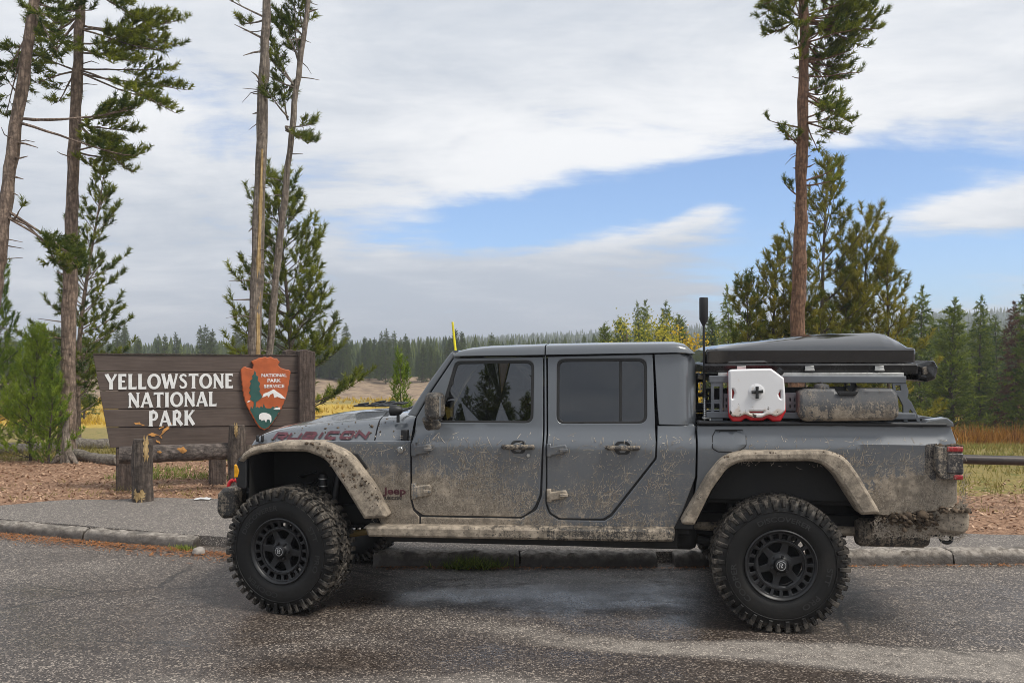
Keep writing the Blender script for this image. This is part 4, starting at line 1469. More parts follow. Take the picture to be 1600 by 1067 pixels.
mb.tube([(0, 0, 0), (0.01, 0, 0.3), (-0.02, 0, 0.62), (0.03, 0.01, 0.9)], [0.12, 0.085, 0.05, 0.012], 10, jitter=0.15)
o = mb.build('tree_stump', M['bark_dead'], smooth=50)
o.location = q
tag(o, 'splintered grey stump with roots at the foot of the pine', 'stump')

# creek in the meadow
mb = MB()
n_ = 30
tt_ = np.linspace(0, 1, n_)
cy = 62 + tt_ * 32
cx = -11 + 0.25 * (cy - 70) + 2.0 * np.sin(cy / 5.0)
Pg = np.stack((np.stack((cx - 1.5, cy, np.full(n_, -1.99)), 1), np.stack((cx + 1.7, cy, np.full(n_, -1.99)), 1)), 1)
mb.grid(Pg)
tag(mb.build('creek', M['water'], smooth=30), kind='structure')

# low pipe barrier behind the truck's tail
A = at(1440, 716, 10.6)
B = at(1700, 722, 10.3)
mb = MB()
c0 = A.copy()
c0[2] = gz(A[0], A[1])
mb.tube([A - c0, (A + B) / 2 - c0, B - c0], [0.055, 0.055, 0.055], 16)
root = empty('pipe_barrier', c0)
mb.build('rail', M['pipe'], root)
for f in (0.02, 0.98):
    p_ = A + (B - A) * f - c0
    mb = MB()
    mb.tube([(p_[0], p_[1], -0.05), (p_[0], p_[1], p_[2] - 0.03)], [0.05, 0.05], 12)
    mb.build('post', M['pipe'], root)
tag(root, 'low brown steel pipe barrier behind the tail of the truck', 'barrier')


# ------------------------------------------------------------------ the park sign
SF = Frame((-5.576, 11.8), R(23.95))
sign = empty('park_sign', (SF.O[0], SF.O[1], 0.09), SF.ang)
tag(sign, 'brown plank park entrance sign with white lettering and rust-red arrowhead emblem', 'sign')
DZ = np.array((0, 0, -0.09))


def lower(mb):                      # sign and barrier meshes are modelled from z = 0; their empties stand on the ground
    mb.v = [v + DZ for v in mb.v]
    return mb


def edge_x(y):
    return 145 + (y - 553) / 146 * 27


rows = [(553.5, 555.5), (580, 583), (610.5, 610.5), (639.5, 638), (667.5, 665), (699.5, 694)]
boards = []
for i in range(5):
    (a0, a1), (b0, b1) = rows[i], rows[i + 1]
    pts = [(edge_x(a0), a0 + 0.35), (469, a1 + 0.35), (469, b1 - 0.35), (edge_x(b0), b0 - 0.35)]
    pl = SF.poly(pts, 0.0)
    mb = panel_mesh(pl, [], lambda x, z, i=i: [0.004, 0.0, 0.003, 0.001, 0.010][i] + 0.002 * math.sin(x * 2 + i), 0.07, grid=0.3, edge=0.006, step=0.12)
    boards.append(lower(mb).build('board', M['board'], sign))
mb = MB()
u0, w0 = SF.p(185, 560, 0.09)
u1, w1 = SF.p(460, 690, 0.09)
mb.box(((u0 + u1) / 2, 0.10, (w0 + w1) / 2), (u1 - u0, 0.05, w0 - w1 - 0.06))
lower(mb).build('backing', M['post'], sign)
tb = SF.poly([(145, 551.8), (468, 554.3), (468, 555.6), (145, 553.4)], 0.0)
lower(panel_mesh(tb, [], lambda x, z: -0.012, 0.10, grid=0.3, edge=0.003, step=0.15)).build('top_cap', M['post'], sign)


def sign_post(px0, px1, ptop, v, depth, foot=0.0, slope=0.04, name='post'):
    ua, wt = SF.p(px0, ptop, v)
    ub, _ = SF.p(px1, ptop, v)
    pl = fillet([(ua, foot, 0.01), (ub, foot, 0.01), (ub, wt - slope, 0.012), (ua + (ub - ua) * 0.35, wt, 0.015), (ua, wt - slope * 0.7, 0.012)])
    return lower(panel_mesh(pl, [], lambda x, z: v, depth, grid=0.2, edge=0.014, step=0.1)).build(name, M['post'], sign, smooth=50)


sign_post(467.5, 493, 545.5, -0.10, 0.26)
sign_post(445, 468, 545.5, 0.13, 0.22)
sign_post(181, 207, 699.5, 0.02, 0.2, name='leg', slope=0.0)
sign_post(328, 353, 696, 0.02, 0.2, name='leg', slope=0.0)

# letters drawn with thick stems, thin arms and small serifs; unit height
S_, T_ = 0.235, 0.15


def glyphs():
    g = {}
    def arc(cx, cy, rx, ry, a0, a1, n=14):
        return [(cx + rx * math.cos(R(a)), cy + ry * math.sin(R(a))) for a in np.linspace(a0, a1, n)]
    def serif(x, y, w=0.3):
        return ([(x - w / 2, y), (x + w / 2, y)], 0.055)
    g['I'] = (0.34, [([(0.17, 0), (0.17, 1)], S_), serif(0.17, 0.028), serif(0.17, 0.972)])
    g['L'] = (0.60, [([(0.16, 0), (0.16, 1)], S_), ([(0.1, 0.068), (0.58, 0.068)], T_), serif(0.16, 0.972), ([(0.56, 0), (0.56, 0.2)], 0.05)])
    g['E'] = (0.62, [([(0.16, 0), (0.16, 1)], S_), ([(0.06, 0.068), (0.58, 0.068)], T_), ([(0.06, 0.932), (0.57, 0.932)], T_), ([(0.2, 0.52), (0.48, 0.52)], T_ * 0.9), ([(0.565, 0), (0.565, 0.2)], 0.05), ([(0.55, 0.8), (0.55, 1)], 0.05)])
    g['T'] = (0.70, [([(0.35, 0), (0.35, 0.95)], S_), ([(0.02, 0.932), (0.68, 0.932)], T_), ([(0.03, 0.8), (0.03, 1)], 0.05), ([(0.67, 0.8), (0.67, 1)], 0.05), serif(0.35, 0.028)])
    g['N'] = (0.80, [([(0.13, 0), (0.13, 1)], T_), ([(0.67, 0), (0.67, 1)], T_), ([(0.1, 0.97), (0.70, 0.03)], S_), serif(0.13, 0.028, 0.26), serif(0.67, 0.972, 0.26)])
    g['Y'] = (0.76, [([(0.38, 0), (0.38, 0.48)], S_), ([(0.08, 0.98), (0.40, 0.42)], S_), ([(0.70, 0.98), (0.38, 0.44)], T_), serif(0.1, 0.972, 0.28), serif(0.68, 0.972, 0.22)])
    g['A'] = (0.84, [([(0.09, 0.0), (0.41, 1.0)], T_), ([(0.75, 0.0), (0.41, 1.0)], S_), ([(0.22, 0.3), (0.64, 0.3)], T_ * 0.8), serif(0.1, 0.028, 0.22), serif(0.74, 0.028, 0.28)])
    g['W'] = (1.12, [([(0.08, 1.0), (0.33, 0.02)], S_), ([(0.58, 0.98), (0.33, 0.02)], T_), ([(0.54, 0.98), (0.80, 0.02)], S_), ([(1.05, 1.0), (0.80, 0.02)], T_), serif(0.1, 0.972, 0.26), serif(1.04, 0.972, 0.2)])
    g['K'] = (0.78, [([(0.16, 0), (0.16, 1)], S_), ([(0.24, 0.46), (0.66, 0.98)], T_), ([(0.34, 0.58), (0.70, 0.02)], S_), serif(0.16, 0.028), serif(0.16, 0.972), serif(0.66, 0.972, 0.24)])
    g['P'] = (0.68, [([(0.16, 0), (0.16, 1)], S_), ([(0.16, 0.93), (0.34, 0.93)] + arc(0.34, 0.68, 0.22, 0.25, 90, -90) + [(0.16, 0.43)], [T_] * 2 + [T_ + 0.06 * math.sin(math.pi * k / 13) for k in range(14)] + [T_]), serif(0.16, 0.028)])
    g['R'] = (0.78, [([(0.16, 0), (0.16, 1)], S_), ([(0.16, 0.93), (0.34, 0.93)] + arc(0.34, 0.69, 0.21, 0.24, 90, -90) + [(0.16, 0.45)], [T_] * 2 + [T_ + 0.06 * math.sin(math.pi * k / 13) for k in range(14)] + [T_]), ([(0.36, 0.46), (0.70, 0.02)], S_), serif(0.16, 0.028)])
    g['O'] = (0.92, [(arc(0.46, 0.5, 0.355, 0.435, 0, 360, 37), [T_ + 0.075 * abs(math.cos(R(a))) for a in np.linspace(0, 360, 37)])])
    g['S'] = (0.64, [([(0.53, 0.80), (0.47, 0.90), (0.33, 0.935), (0.19, 0.89), (0.13, 0.77), (0.19, 0.645), (0.32, 0.55), (0.45, 0.44), (0.52, 0.30), (0.47, 0.13), (0.31, 0.062), (0.16, 0.10), (0.09, 0.22)],
                      [0.09, 0.13, 0.135, 0.15, 0.17, 0.19, 0.2, 0.19, 0.17, 0.15, 0.135, 0.13, 0.09])])
    return g


GL = glyphs()


def lettering(txt, x0, x1, base_z, h, v):
    adv = sum(GL[c][0] for c in txt) + 0.06 * (len(txt) - 1)
    sx = (x1 - x0) / adv
    x = 0.0
    mb = MB()
    k = 0
    for c in txt:
        for pts, wd in GL[c][1]:
            V, F = ribbon(pts, wd)
            V3 = np.stack((x0 + (x + V[:, 0]) * sx, np.full(len(V), v - 0.0006 * (k % 9)), base_z + V[:, 1] * h), 1)
            mb.add(V3, [f[::-1] for f in F])
            k += 1
        x += GL[c][0] + 0.06
    return lower(mb).build('lettering', M['letter'], sign, smooth=None, fix=False)


for txt, xa, xb, yt, yb in (('YELLOWSTONE', 164.5, 364.5, 584.5, 608.5), ('NATIONAL', 200, 338.5, 613.5, 637.0), ('PARK', 232, 304.5, 642.0, 666.0)):
    ua, zb = SF.p(xa, yb, -0.004)
    ub, _ = SF.p(xb, yb, -0.004)
    _, zt = SF.p(xa, yt, -0.004)
    lettering(txt, ua, ub, zb, zt - zb, -0.006)

# arrowhead
def ez(pts):
    return [(360 + x / 8.21, 550 + y / 8.21) for x, y in pts]


ARROW = [(270, 120), (330, 92), (390, 72), (450, 64), (520, 66), (590, 82), (636, 122), (612, 165), (650, 205), (700, 218), (772, 236), (766, 300), (752, 400), (738, 470), (728, 540), (702, 612), (672, 690), (640, 752), (592, 832), (540, 912), (490, 974), (440, 1000), (385, 982), (340, 930), (290, 842), (240, 752), (205, 680), (180, 600), (160, 500), (150, 400), (140, 325), (135, 222), (190, 184), (232, 206), (282, 210), (300, 170)]
emb = empty('arrowhead_emblem', (0, 0, 0), 0, sign)
EV = -0.065


def emb_part(name, pts, v, mat, th=0.004, edge=0.0012):
    return lower(panel_mesh(SF.poly(ez(pts), v), [], lambda x, z: v, th, grid=0.5, edge=edge, step=0.05)).build(name, M[mat], emb)


epl = SF.poly(ez(ARROW), EV)
epl = densify(epl, 0.02)
cc = epl.mean(0)
jit = np.array([0.004 * math.sin(i * 1.7) + 0.003 * math.sin(i * 4.3) for i in range(len(epl))])
epl = epl + (epl - cc) / np.linalg.norm(epl - cc, axis=1)[:, None] * jit[:, None]
lower(panel_mesh(epl, [], lambda x, z: EV, 0.06, grid=0.2, edge=0.010, step=0.05)).build('arrowhead', M['emblem'], emb)
lower(panel_mesh(inset(epl, -0.006), [], lambda x, z: EV + 0.014, 0.044, grid=0.5, edge=0.004, step=0.05)).build('edge_band', M['emblem_edge'], emb)
emb_part('green_field', [(254, 742), (264, 690), (284, 728), (300, 682), (322, 716), (345, 700), (372, 718), (395, 690), (414, 712), (428, 660), (446, 708), (470, 722), (520, 722), (548, 694), (566, 712), (600, 690), (645, 738), (592, 822), (540, 900), (488, 962), (442, 984), (392, 966), (345, 908), (300, 828)], EV - 0.004, 'emblem_green')
emb_part('tree', [(310, 238), (328, 262), (330, 300), (360, 312), (350, 360), (384, 402), (368, 440), (386, 482), (370, 502), (406, 562), (398, 592), (360, 622), (330, 640), (324, 720), (298, 720), (300, 640), (252, 604), (266, 562), (236, 522), (258, 482), (242, 458), (264, 400), (250, 372), (286, 340), (276, 308), (300, 282)], EV - 0.0045, 'emblem_green')
emb_part('snow_peak', [(408, 582), (428, 532), (482, 514), (556, 476), (604, 512), (652, 542), (712, 600), (660, 597), (602, 572), (562, 588), (550, 528), (512, 546), (490, 584), (472, 556), (440, 572)], EV - 0.0042, 'letter')
emb_part('lake', [(550, 727), (590, 712), (642, 707), (636, 738), (580, 740)], EV - 0.0088, 'letter')
emb_part('snow_patch', [(213, 640), (232, 622), (256, 622), (252, 634), (225, 645)], EV - 0.0042, 'letter')
emb_part('bison', [(364, 832), (372, 800), (392, 784), (424, 776), (462, 780), (502, 796), (524, 820), (528, 868), (520, 902), (508, 898), (508, 872), (482, 862), (466, 872), (462, 898), (450, 896), (440, 872), (414, 872), (404, 886), (392, 866), (372, 862)], EV - 0.0088, 'letter')
for txt, yc in (('NATIONAL', 296), ('PARK', 364), ('SERVICE', 436)):
    V, F = text_mesh(txt, 1.0, 0.022)
    V[:, 1] -= V[:, 1].min()
    hpx = 46 / 8.21
    (cx, cyp), = ez([(562, yc + 23)])
    uc, zc = SF.p(cx, cyp, EV - 0.005)
    s = hpx / FPX * 12.4 / V[:, 1].max()
    wpx = {'NATIONAL': 325, 'PARK': 172, 'SERVICE': 262}[txt] / 8.21
    sx = wpx / FPX * 12.4 / (V[:, 0].max() - V[:, 0].min())
    V3 = np.stack((uc + (V[:, 0] - (V[:, 0].max() + V[:, 0].min()) / 2) * sx, np.full(len(V), EV - 0.0052), zc + V[:, 1] * s), 1)
    m_ = MB()
    m_.add(V3, F)
    lower(m_).build('emblem_lettering', M['letter'], emb, smooth=None)
# chipped paint showing raw wood
for i, (cx, cy, w_, h_, an) in enumerate(((215, 661.5, 10, 4, 0.1), (223, 664, 6, 2, 0.2), (239, 679, 17, 4.5, 0.05), (259, 671, 22, 5, -0.75), (252, 668, 9, 2.5, -0.5), (284, 702, 16, 8, -0.7), (247, 690, 8, 3, 0.6), (249, 705, 8, 3.5, 0.1), (252, 683, 5, 2, 0.9))):
    pts = []
    for k in range(11):
        a = k / 11 * 6.283
        r = 0.5 * (1 + 0.35 * math.sin(k * 2.3 + i) + 0.2 * math.cos(k * 5 + i * 2))
        x, y = math.cos(a) * r * w_, math.sin(a) * r * h_
        pts.append((cx + x * math.cos(an) - y * math.sin(an), cy + x * math.sin(an) + y * math.cos(an)))
    vv = -0.003 if cy < 694 else -0.006
    if cy < 694:
        lower(panel_mesh(SF.poly(pts, vv), [], lambda x, z: vv, 0.004, grid=0.5, edge=0.001, step=0.05)).build('paint_chip', M['woodchip_paint'], boards[3 if cy < 667 else 4])

# the log barrier in front of the sign
barrier = empty('log_barrier', (-4.9, 11.3, 0.09))
tag(barrier, 'log rail barrier with two short thick posts in front of the sign', 'barrier')
BO = np.array((-4.9, 11.3, 0.09))


def log_post(px, Y, ptop, r, name='post'):
    x = (px - 800) / FPX * Y
    zt = CAMZ + (HOR - ptop) / FPX * Y
    zs = np.linspace(0.05, zt, 12)
    pts = np.stack((x + 0.006 * np.sin(zs * 9), np.full(12, Y), zs), 1) - BO
    mb = MB()
    rr = r * (1 + 0.03 * np.sin(zs * 13))
    rr[-1] *= 0.88
    mb.tube(pts, rr, 18, jitter=0.03)
    return mb.build(name, M['logpost'], barrier, smooth=50)


p1 = log_post(222.5, 11.05, 686, 0.125)
p2 = log_post(370, 12.0, 664, 0.115)
for (par, px, Y, y0, y1, w_) in ((p1, 233, 11.05, 684, 718, 7), (p1, 224, 11.05, 768, 781, 20), (p2, 373, 12.0, 663, 680, 6)):
    r_ = 0.127 if par is p1 else 0.117
    mb = MB()
    xc = (px - 800) / FPX * Y
    x0 = ((222.5 if par is p1 else 370) - 800) / FPX * Y
    n_ = 9
    Pg = np.zeros((n_, 6, 3))
    for i in range(n_):
        zz = CAMZ + (HOR - (y0 + (y1 - y0) * i / (n_ - 1))) / FPX * (Y - r_)
        ww = w_ / FPX * Y * (0.55 + 0.45 * math.sin(i * 1.9 + 1) ** 2)
        for j in range(6):
            x = xc + (j / 5 - 0.5) * ww
            dx = min(0.97, max(-0.97, (x - x0) / r_))
            jj = 0.05 * math.sin(j * 2.2 + i) if i in (0, n_ - 1) else 0
            Pg[i, j] = (x, Y - (r_ * 1.035) * math.sqrt(1 - dx * dx) - 0.002, zz + jj)
    mb.add(Pg.reshape(-1, 3) - BO, [[i * 6 + j, (i + 1) * 6 + j, (i + 1) * 6 + j + 1, i * 6 + j + 1] for i in range(n_ - 1) for j in range(5)])
    mb.build('bare_wood', M['barewood'], par, smooth=50)
A = at(186, 711, 11.5)
B = at(366, 704, 12.1)
ts = np.linspace(0, 1, 24)[:, None]
pts = A * (1 - ts) + B * ts - BO
mb = MB()
mb.tube(pts, 0.112 * (1 + 0.025 * np.sin(ts[:, 0] * 23)), 18, jitter=0.025)
rail = mb.build('rail', M['lograil'], barrier, smooth=50)
for (cx, cy, w_, h_) in ((284, 703, 17, 9), (249, 706, 8, 4)):
    Y_ = 11.5 + (cx - 186) / 180 * 0.6 - 0.116
    pl = np.array([at(cx + math.cos(k / 10 * 6.283) * w_ / 2 * (1 + 0.3 * math.sin(k * 2.7)), cy + math.sin(k / 10 * 6.283) * h_ / 2 * (1 + 0.3 * math.cos(k * 3.1)), Y_) for k in range(10)]) - BO
    m_ = MB()
    m_.add(np.concatenate((pl, [pl.mean(0) + (0, -0.006, 0)])), [[(k + 1) % 10, k, 10] for k in range(10)])
    m_.build('paint_chip', M['woodchip_paint'], rail, smooth=None)

# ------------------------------------------------------------------ the truck
TF = Frame((-1.557, 7.392), R(-7.2))
truck = empty('pickup_truck', (TF.O[0], TF.O[1], 0), TF.ang)
tag(truck, 'mud-splashed grey four-door pickup truck on large off-road tyres', 'truck')
WB = 3.503


def crease(u):
    return 1.238 + 0.0065 * (u - 0.7)


def body_v(u, w):
    c = crease(u)
    v = -0.795
    if w > c + 0.075:
        v += 0.075 * 0.85 + (w - c - 0.075) * 0.10
    elif w > c:
        v += (w - c) * 0.85
    else:
        v += 0.05 * max(0, (c - w - 0.35)) ** 2 + 0.055 * (c - w)
    return v


def plane(v0):
    return lambda u, w: v0


OUTL = []


def tpanel(name, pts, mat, parent=None, holes=(), v=body_v, off=0.0, thick=0.03, grid=0.045, edge=0.005, both=True, step=0.05, seg=5):
    outs = []
    vf = v if callable(v) else plane(v)
    outer = TF.poly(pts, vf, seg)
    hs = [TF.poly(h, vf, seg) for h in holes]
    if mat == 'paint':
        OUTL.append(densify(outer, 0.008))
    mb = panel_mesh(outer, hs, lambda a, b: vf(a, b) + off, thick, grid, edge, step)
    outs.append(mb.build(name, M[mat], parent or truck, smooth=42))
    if both:
        outs.append(flip_y(mb).build(name, M[mat], both if isinstance(both, bpy.types.Object) else truck, smooth=42))
    return outs


def tbox(name, mat, u0, u1, v0, v1, w0, w1, parent=None, bevel=0.008):
    mb = MB()
    mb.box(((u0 + u1) / 2, (v0 + v1) / 2, (w0 + w1) / 2), (u1 - u0, v1 - v0, w1 - w0))
    return mb.build(name, M[mat], parent or truck, bevel=bevel)


U = lambda px, py=700, v=-0.795: TF.p(px, py, v)[0]
W = lambda px, py, v=-0.795: TF.p(px, py, v)[1]

# --- painted side panels
tpanel('front_fender', [(415, 693), (520, 688.6), (641.5, 688.6), (640.8, 780), (645, 797, 0.03), (655, 807), (655, 824), (598, 824), (572, 770), (535, 712), (505, 698), (440, 697)], 'paint')
tpanel('cab_side', [(657.5, 807.5), (815, 810), (838, 797, 0.05), (846.5, 775, 0.1), (849.8, 690), (850.6, 556), (853.4, 556), (853.2, 690), (852.6, 788), (858, 803, 0.04), (873, 812.3), (945, 813.2), (956, 806.5, 0.03), (1026, 717, 0.03), (1027.5, 665.5), (1086.5, 665.5), (1086.5, 745), (1066, 800), (1051, 829), (657.5, 824.5)], 'paint')
fd_win = [(683, 660, 0.03), (833, 661, 0.06), (834.5, 563, 0.06), (711.5, 564.5, 0.05)]
rd_win = [(870, 561, 0.06), (1010.5, 560, 0.06), (1011, 661.5, 0.06), (869.5, 662, 0.06)]
fdoor = tpanel('front_door', [(644, 690), (643.4, 778), (648, 795, 0.05), (661, 804.6, 0.06), (815, 807.4, 0.08), (834, 795, 0.12), (843.6, 772, 0.1), (847.6, 690), (848.6, 557.5), (709.5, 559.5), (675, 611), (651, 652)], 'paint', holes=[fd_win])
rdoor = tpanel('rear_door', [(855.8, 557), (855.4, 690), (854.8, 786), (860, 801, 0.05), (875, 809.6, 0.06), (942, 810.6, 0.06), (954, 803, 0.05), (1023.4, 715.5, 0.06), (1024.6, 690), (1020, 553.2)], 'paint', holes=[rd_win])


def shrink(pts, d, cx, cy):
    return [(cx + (p[0] - cx) * d, cy + (p[1] - cy) * d, *(p[2:])) for p in pts]


for door, win, (cx, cy), gm, nm in ((fdoor, fd_win, (765, 612), 'glass', 'window_glass'), (rdoor, rd_win, (940, 611), 'privacy', 'window_glass')):
    inner = [(p[0] + (4.2 if p[0] < cx else -4.2), p[1] + (4.2 if p[1] < cy else -3.2), max(0.02, p[2] - 0.012)) for p in win]
    for side in (0, 1):
        pr = door[side]
        outer = TF.poly(win, body_v)
        hol = TF.poly(inner, body_v)
        mb = panel_mesh(inset(outer if area2(outer) > 0 else outer[::-1], -0.004), [hol], lambda a, b: body_v(a, b) + 0.004, 0.02, 0.2, 0.003, 0.04)
        gb = panel_mesh(inset(hol if area2(hol) > 0 else hol[::-1], -0.006), [], lambda a, b: body_v(a, b) + 0.014, 0.005, 0.3, 0.001, 0.05)
        if side:
            mb, gb = flip_y(mb), flip_y(gb)
        mb.build('window_seal', M['rubber'], pr, smooth=42)
        gb.build(nm, M[gm], pr, smooth=180)
        if nm == 'window_glass' and gm == 'privacy':
            dv = TF.poly([(967.3, 564), (972, 564), (972, 658), (967.3, 658)], body_v)
            d_ = panel_mesh(dv, [], lambda a, b: body_v(a, b) + 0.006, 0.014, 0.3, 0.002, 0.1)
            (flip_y(d_) if side else d_).build('window_divider', M['rubber'], pr)


def hinge(door_pair, x0, x1, y0, y1):
    pts = [(x0, y0 + 1), (x0 + 7, y0), (x0 + 7, y0 + 5), (x1 - 3, y0 + 2, 0.01), (x1, y0 + 7, 0.01), (x1 - 1, y1 - 7, 0.012), (x1 - 9, y1 - 4, 0.012), (x0 + 8, y1 - 2), (x0 + 7, y1 + 1), (x0, y1)]
    outer = TF.poly(pts, body_v)
    mb = panel_mesh(outer, [], lambda a, b: body_v(a, b) - 0.026, 0.03, 0.1, 0.008, 0.03)
    for k, pr in enumerate(door_pair):
        h_ = (flip_y(mb) if k else mb).build('hinge', M['hinge'], pr, smooth=50)
        cu, cw = outer[:, 0].mean() + 0.012, outer[:, 1].mean()
        b2 = MB()
        b2.box((cu, body_v(cu, cw) - 0.030, cw), (0.06, 0.012, 0.022))
        (flip_y(b2) if k else b2).build('hinge_rib', M['hinge'], h_, bevel=0.004)


hinge(fdoor, 643.5, 675, 691, 712)
hinge(fdoor, 643.5, 674.5, 754, 779)
hinge(rdoor, 854.5, 886.5, 692, 713)
hinge(rdoor, 854.5, 887, 763, 783)


def handle(pair, x0, x1, yc):
    u0, w = TF.p(x0, yc, -0.82)
    u1, _ = TF.p(x1, yc, -0.82)
    n = 14
    t = np.linspace(0, 1, n)
    bow = 0.034 * np.sin(np.clip((t - 0.06) / 0.88, 0, 1) * math.pi) ** 0.35
    pts = np.stack((u0 + (u1 - u0) * t, -0.797 - bow, np.full(n, w)), 1)
    mb = MB()
    mb.tube(pts, 0.017 * (1 + 0.12 * np.sin(t * math.pi)), 10)
    rec = MB()
    prof = [(0.0, 0.012), (0.035, 0.010), (0.055, 0.002), (0.06, -0.004)]
    rec.lathe([(r, -h) for r, h in prof], 24, 'y', ((u0 + u1) / 2, -0.792, w))
    for k, pr in enumerate(pair):
        (flip_y(mb) if k else mb).build('door_handle', M['handle'], pr, smooth=60)
        rp = fillet([((u0 + u1) / 2 - 0.055, w - 0.05, 0.04), ((u0 + u1) / 2 + 0.055, w - 0.05, 0.04), ((u0 + u1) / 2 + 0.055, w + 0.045, 0.04), ((u0 + u1) / 2 - 0.055, w + 0.045, 0.04)])
        rm = panel_mesh(rp, [], lambda a, b: body_v(a, b) - 0.002 + 0.0, 0.004, 0.3, 0.0015, 0.03)
        (flip_y(rm) if k else rm).build('handle_recess', M['black'], pr)


handle(fdoor, 785, 833, 698)
handle(rdoor, 947.5, 998, 699.5)
u_, w_ = TF.p(825.5, 711.5, -0.80)
mb = MB()
mb.lathe([(0.0, -0.006), (0.012, -0.006), (0.015, 0.0), (0.015, 0.01)], 20, 'y', (u_, -0.797, w_))
mb.build('lock', M['steel'], fdoor[0])
u_, w_ = TF.p(625, 703, -0.80)
mb = MB()
mb.lathe([(0.0, -0.007), (0.018, -0.006), (0.024, 0.0), (0.024, 0.01)], 20, 'y', (u_, -0.797, w_))
mb.build('round_badge', M['steel'], truck)

# --- bed
bed = tpanel('bed_side', [(1089.5, 665), (1300, 664), (1486, 664.5, 0.03), (1494, 690), (1495.5, 786, 0.02), (1476, 797), (1381, 805), (1352, 800), (1332, 742), (1314, 722), (1292, 713), (1150, 713), (1128, 723), (1100, 764), (1081, 806), (1089.5, 745)], 'paint')
fdp = TF.poly([(1114, 672, 0.02), (1165, 672, 0.03), (1165, 697, 0.03), (1150, 706, 0.04), (1122, 705, 0.03), (1113.5, 700, 0.02)], body_v)
for nm, e, off, mt in (('fuel_door_gap', -0.006, -0.0015, 'rubber'), ('fuel_door', 0.0, -0.004, 'paint')):
    pl = fdp if area2(fdp) > 0 else fdp[::-1]
    panel_mesh(inset(pl, e), [], lambda a, b: body_v(a, b) + off, 0.006, 0.1, 0.002, 0.03).build(nm, M[mt], bed[0], smooth=42)
# rail caps, bed walls, tailgate
uA, uB = U(1089.5), U(1487)
for s in (-1, 1):
    wr = W(1290, 663)
    tbox('bed_rail_cap', 'black', uA + 0.005, uB - 0.02, min(s * 0.775, s * 0.655), max(s * 0.775, s * 0.655), wr - 0.01, wr + 0.014)
    tbox('bed_inner_wall', 'under', uA + 0.01, uB - 0.02, min(s * 0.70, s * 0.66), max(s * 0.70, s * 0.66), 0.85, wr - 0.015)
ew = W(1486, 655)
end = TF.poly([(1440, 663), (1448, 656, 0.02), (1478, 652, 0.03), (1488, 660, 0.02), (1489, 666), (1440, 667)], -0.74)
emb_ = panel_mesh(end, [], plane(-0.765), 0.10, 0.1, 0.008, 0.03)
emb_.build('rail_end', M['hood'], bed[0])
flip_y(emb_).build('rail_end', M['hood'], bed[1])
tbox('bed_floor', 'under', uA + 0.01, uB, -0.66, 0.66, 0.82, 0.86)
tbox('bed_front_wall', 'under', uA + 0.01, uA + 0.05, -0.70, 0.70, 0.80, 1.33)
tg = tbox('tailgate', 'paint', uB - 0.03, uB + 0.03, -0.69, 0.69, 0.80, wr + 0.03, bevel=0.02)
tbox('handle', 'black', uB + 0.031, uB + 0.05, -0.12, 0.12, 1.16, 1.22, tg)

# --- hardtop, roof, windscreen frame
def top_v(u, w):
    c = U(1066)
    return body_v(u, w) + (max(0.0, (u - c) / (U(1088) - c)) ** 2) * 0.10


tpanel('hardtop_side', [(1022.4, 553), (1062, 552), (1080, 553.5), (1086.6, 566, 0.06), (1087.4, 600), (1087.4, 663.3), (1029.5, 663.3), (1027.5, 640)], 'paint_clean', v=top_v, grid=0.03)
tbox('cab_rear_wall', 'paint', U(1087) - 0.05, U(1087) + 0.0, -0.70, 0.70, 0.75, W(1087, 664), bevel=0.01)
bw = tbox('cab_rear_window_wall', 'paint_clean', U(1086.5) - 0.05, U(1086.5) - 0.005, -0.60, 0.60, W(1087, 664) + 0.002, W(1060, 552) + 0.01, bevel=0.01)
tbox('rear_window_glass', 'privacy', U(1086.5) - 0.006, U(1086.5) + 0.002, -0.46, 0.46, 1.42, 1.75, bw, bevel=0.002)


def roof_part(name, px0, px1, mat):
    n = 16
    xs_ = np.linspace(px0, px1, n)
    rows_ = []
    for i, px in enumerate(xs_):
        ydrip = np.interp(px, [708, 851, 1062, 1088], [556.3, 554.2, 550.6, 552.5])
        ytop = np.interp(px, [708, 713, 725, 760, 851, 960, 1055, 1070, 1079, 1088], [553, 549, 546, 542.5, 539.3, 537, 536, 538, 543, 552])
        vE = -0.705
        u, wd = TF.p(px, ydrip, vE)
        _, wt = TF.p(px, ytop, vE + 0.03)
        wt = max(wt, wd + 0.004)
        h = wt - wd
        rear = max(0.0, (px - 1062) / 26)
        sh = 0.06 * rear ** 2
        half = [(vE - 0.004 + sh, wd), (vE + sh, wd + h * 0.45), (vE + 0.012 + sh, wd + h * 0.78), (vE + 0.035 + sh, wd + h * 0.96), (vE + 0.09, wd + h + 0.003), (-0.40, wd + h + 0.016), (0, wd + h + 0.022)]
        prof = half + [(-v, w) for v, w in half[-2::-1]]
        rows_.append([(u, v, w) for v, w in prof])
    mb = MB()
    P = np.array(rows_)
    mb.grid(P)
    m = P.shape[1]
    mb.add(P[0], [list(range(m))])
    mb.add(P[-1], [list(range(m))[::-1]])
    return mb.build(name, M[mat], truck, smooth=50, fix=True)


roof_part('roof_panel', 709, 850.8, 'paint_clean')
roof_part('hardtop_roof', 852.8, 1087.5, 'paint_clean')
tbox('roof_lining', 'black', U(716), U(1080), -0.66, 0.66, W(900, 556) + 0.0, W(900, 556) + 0.012)
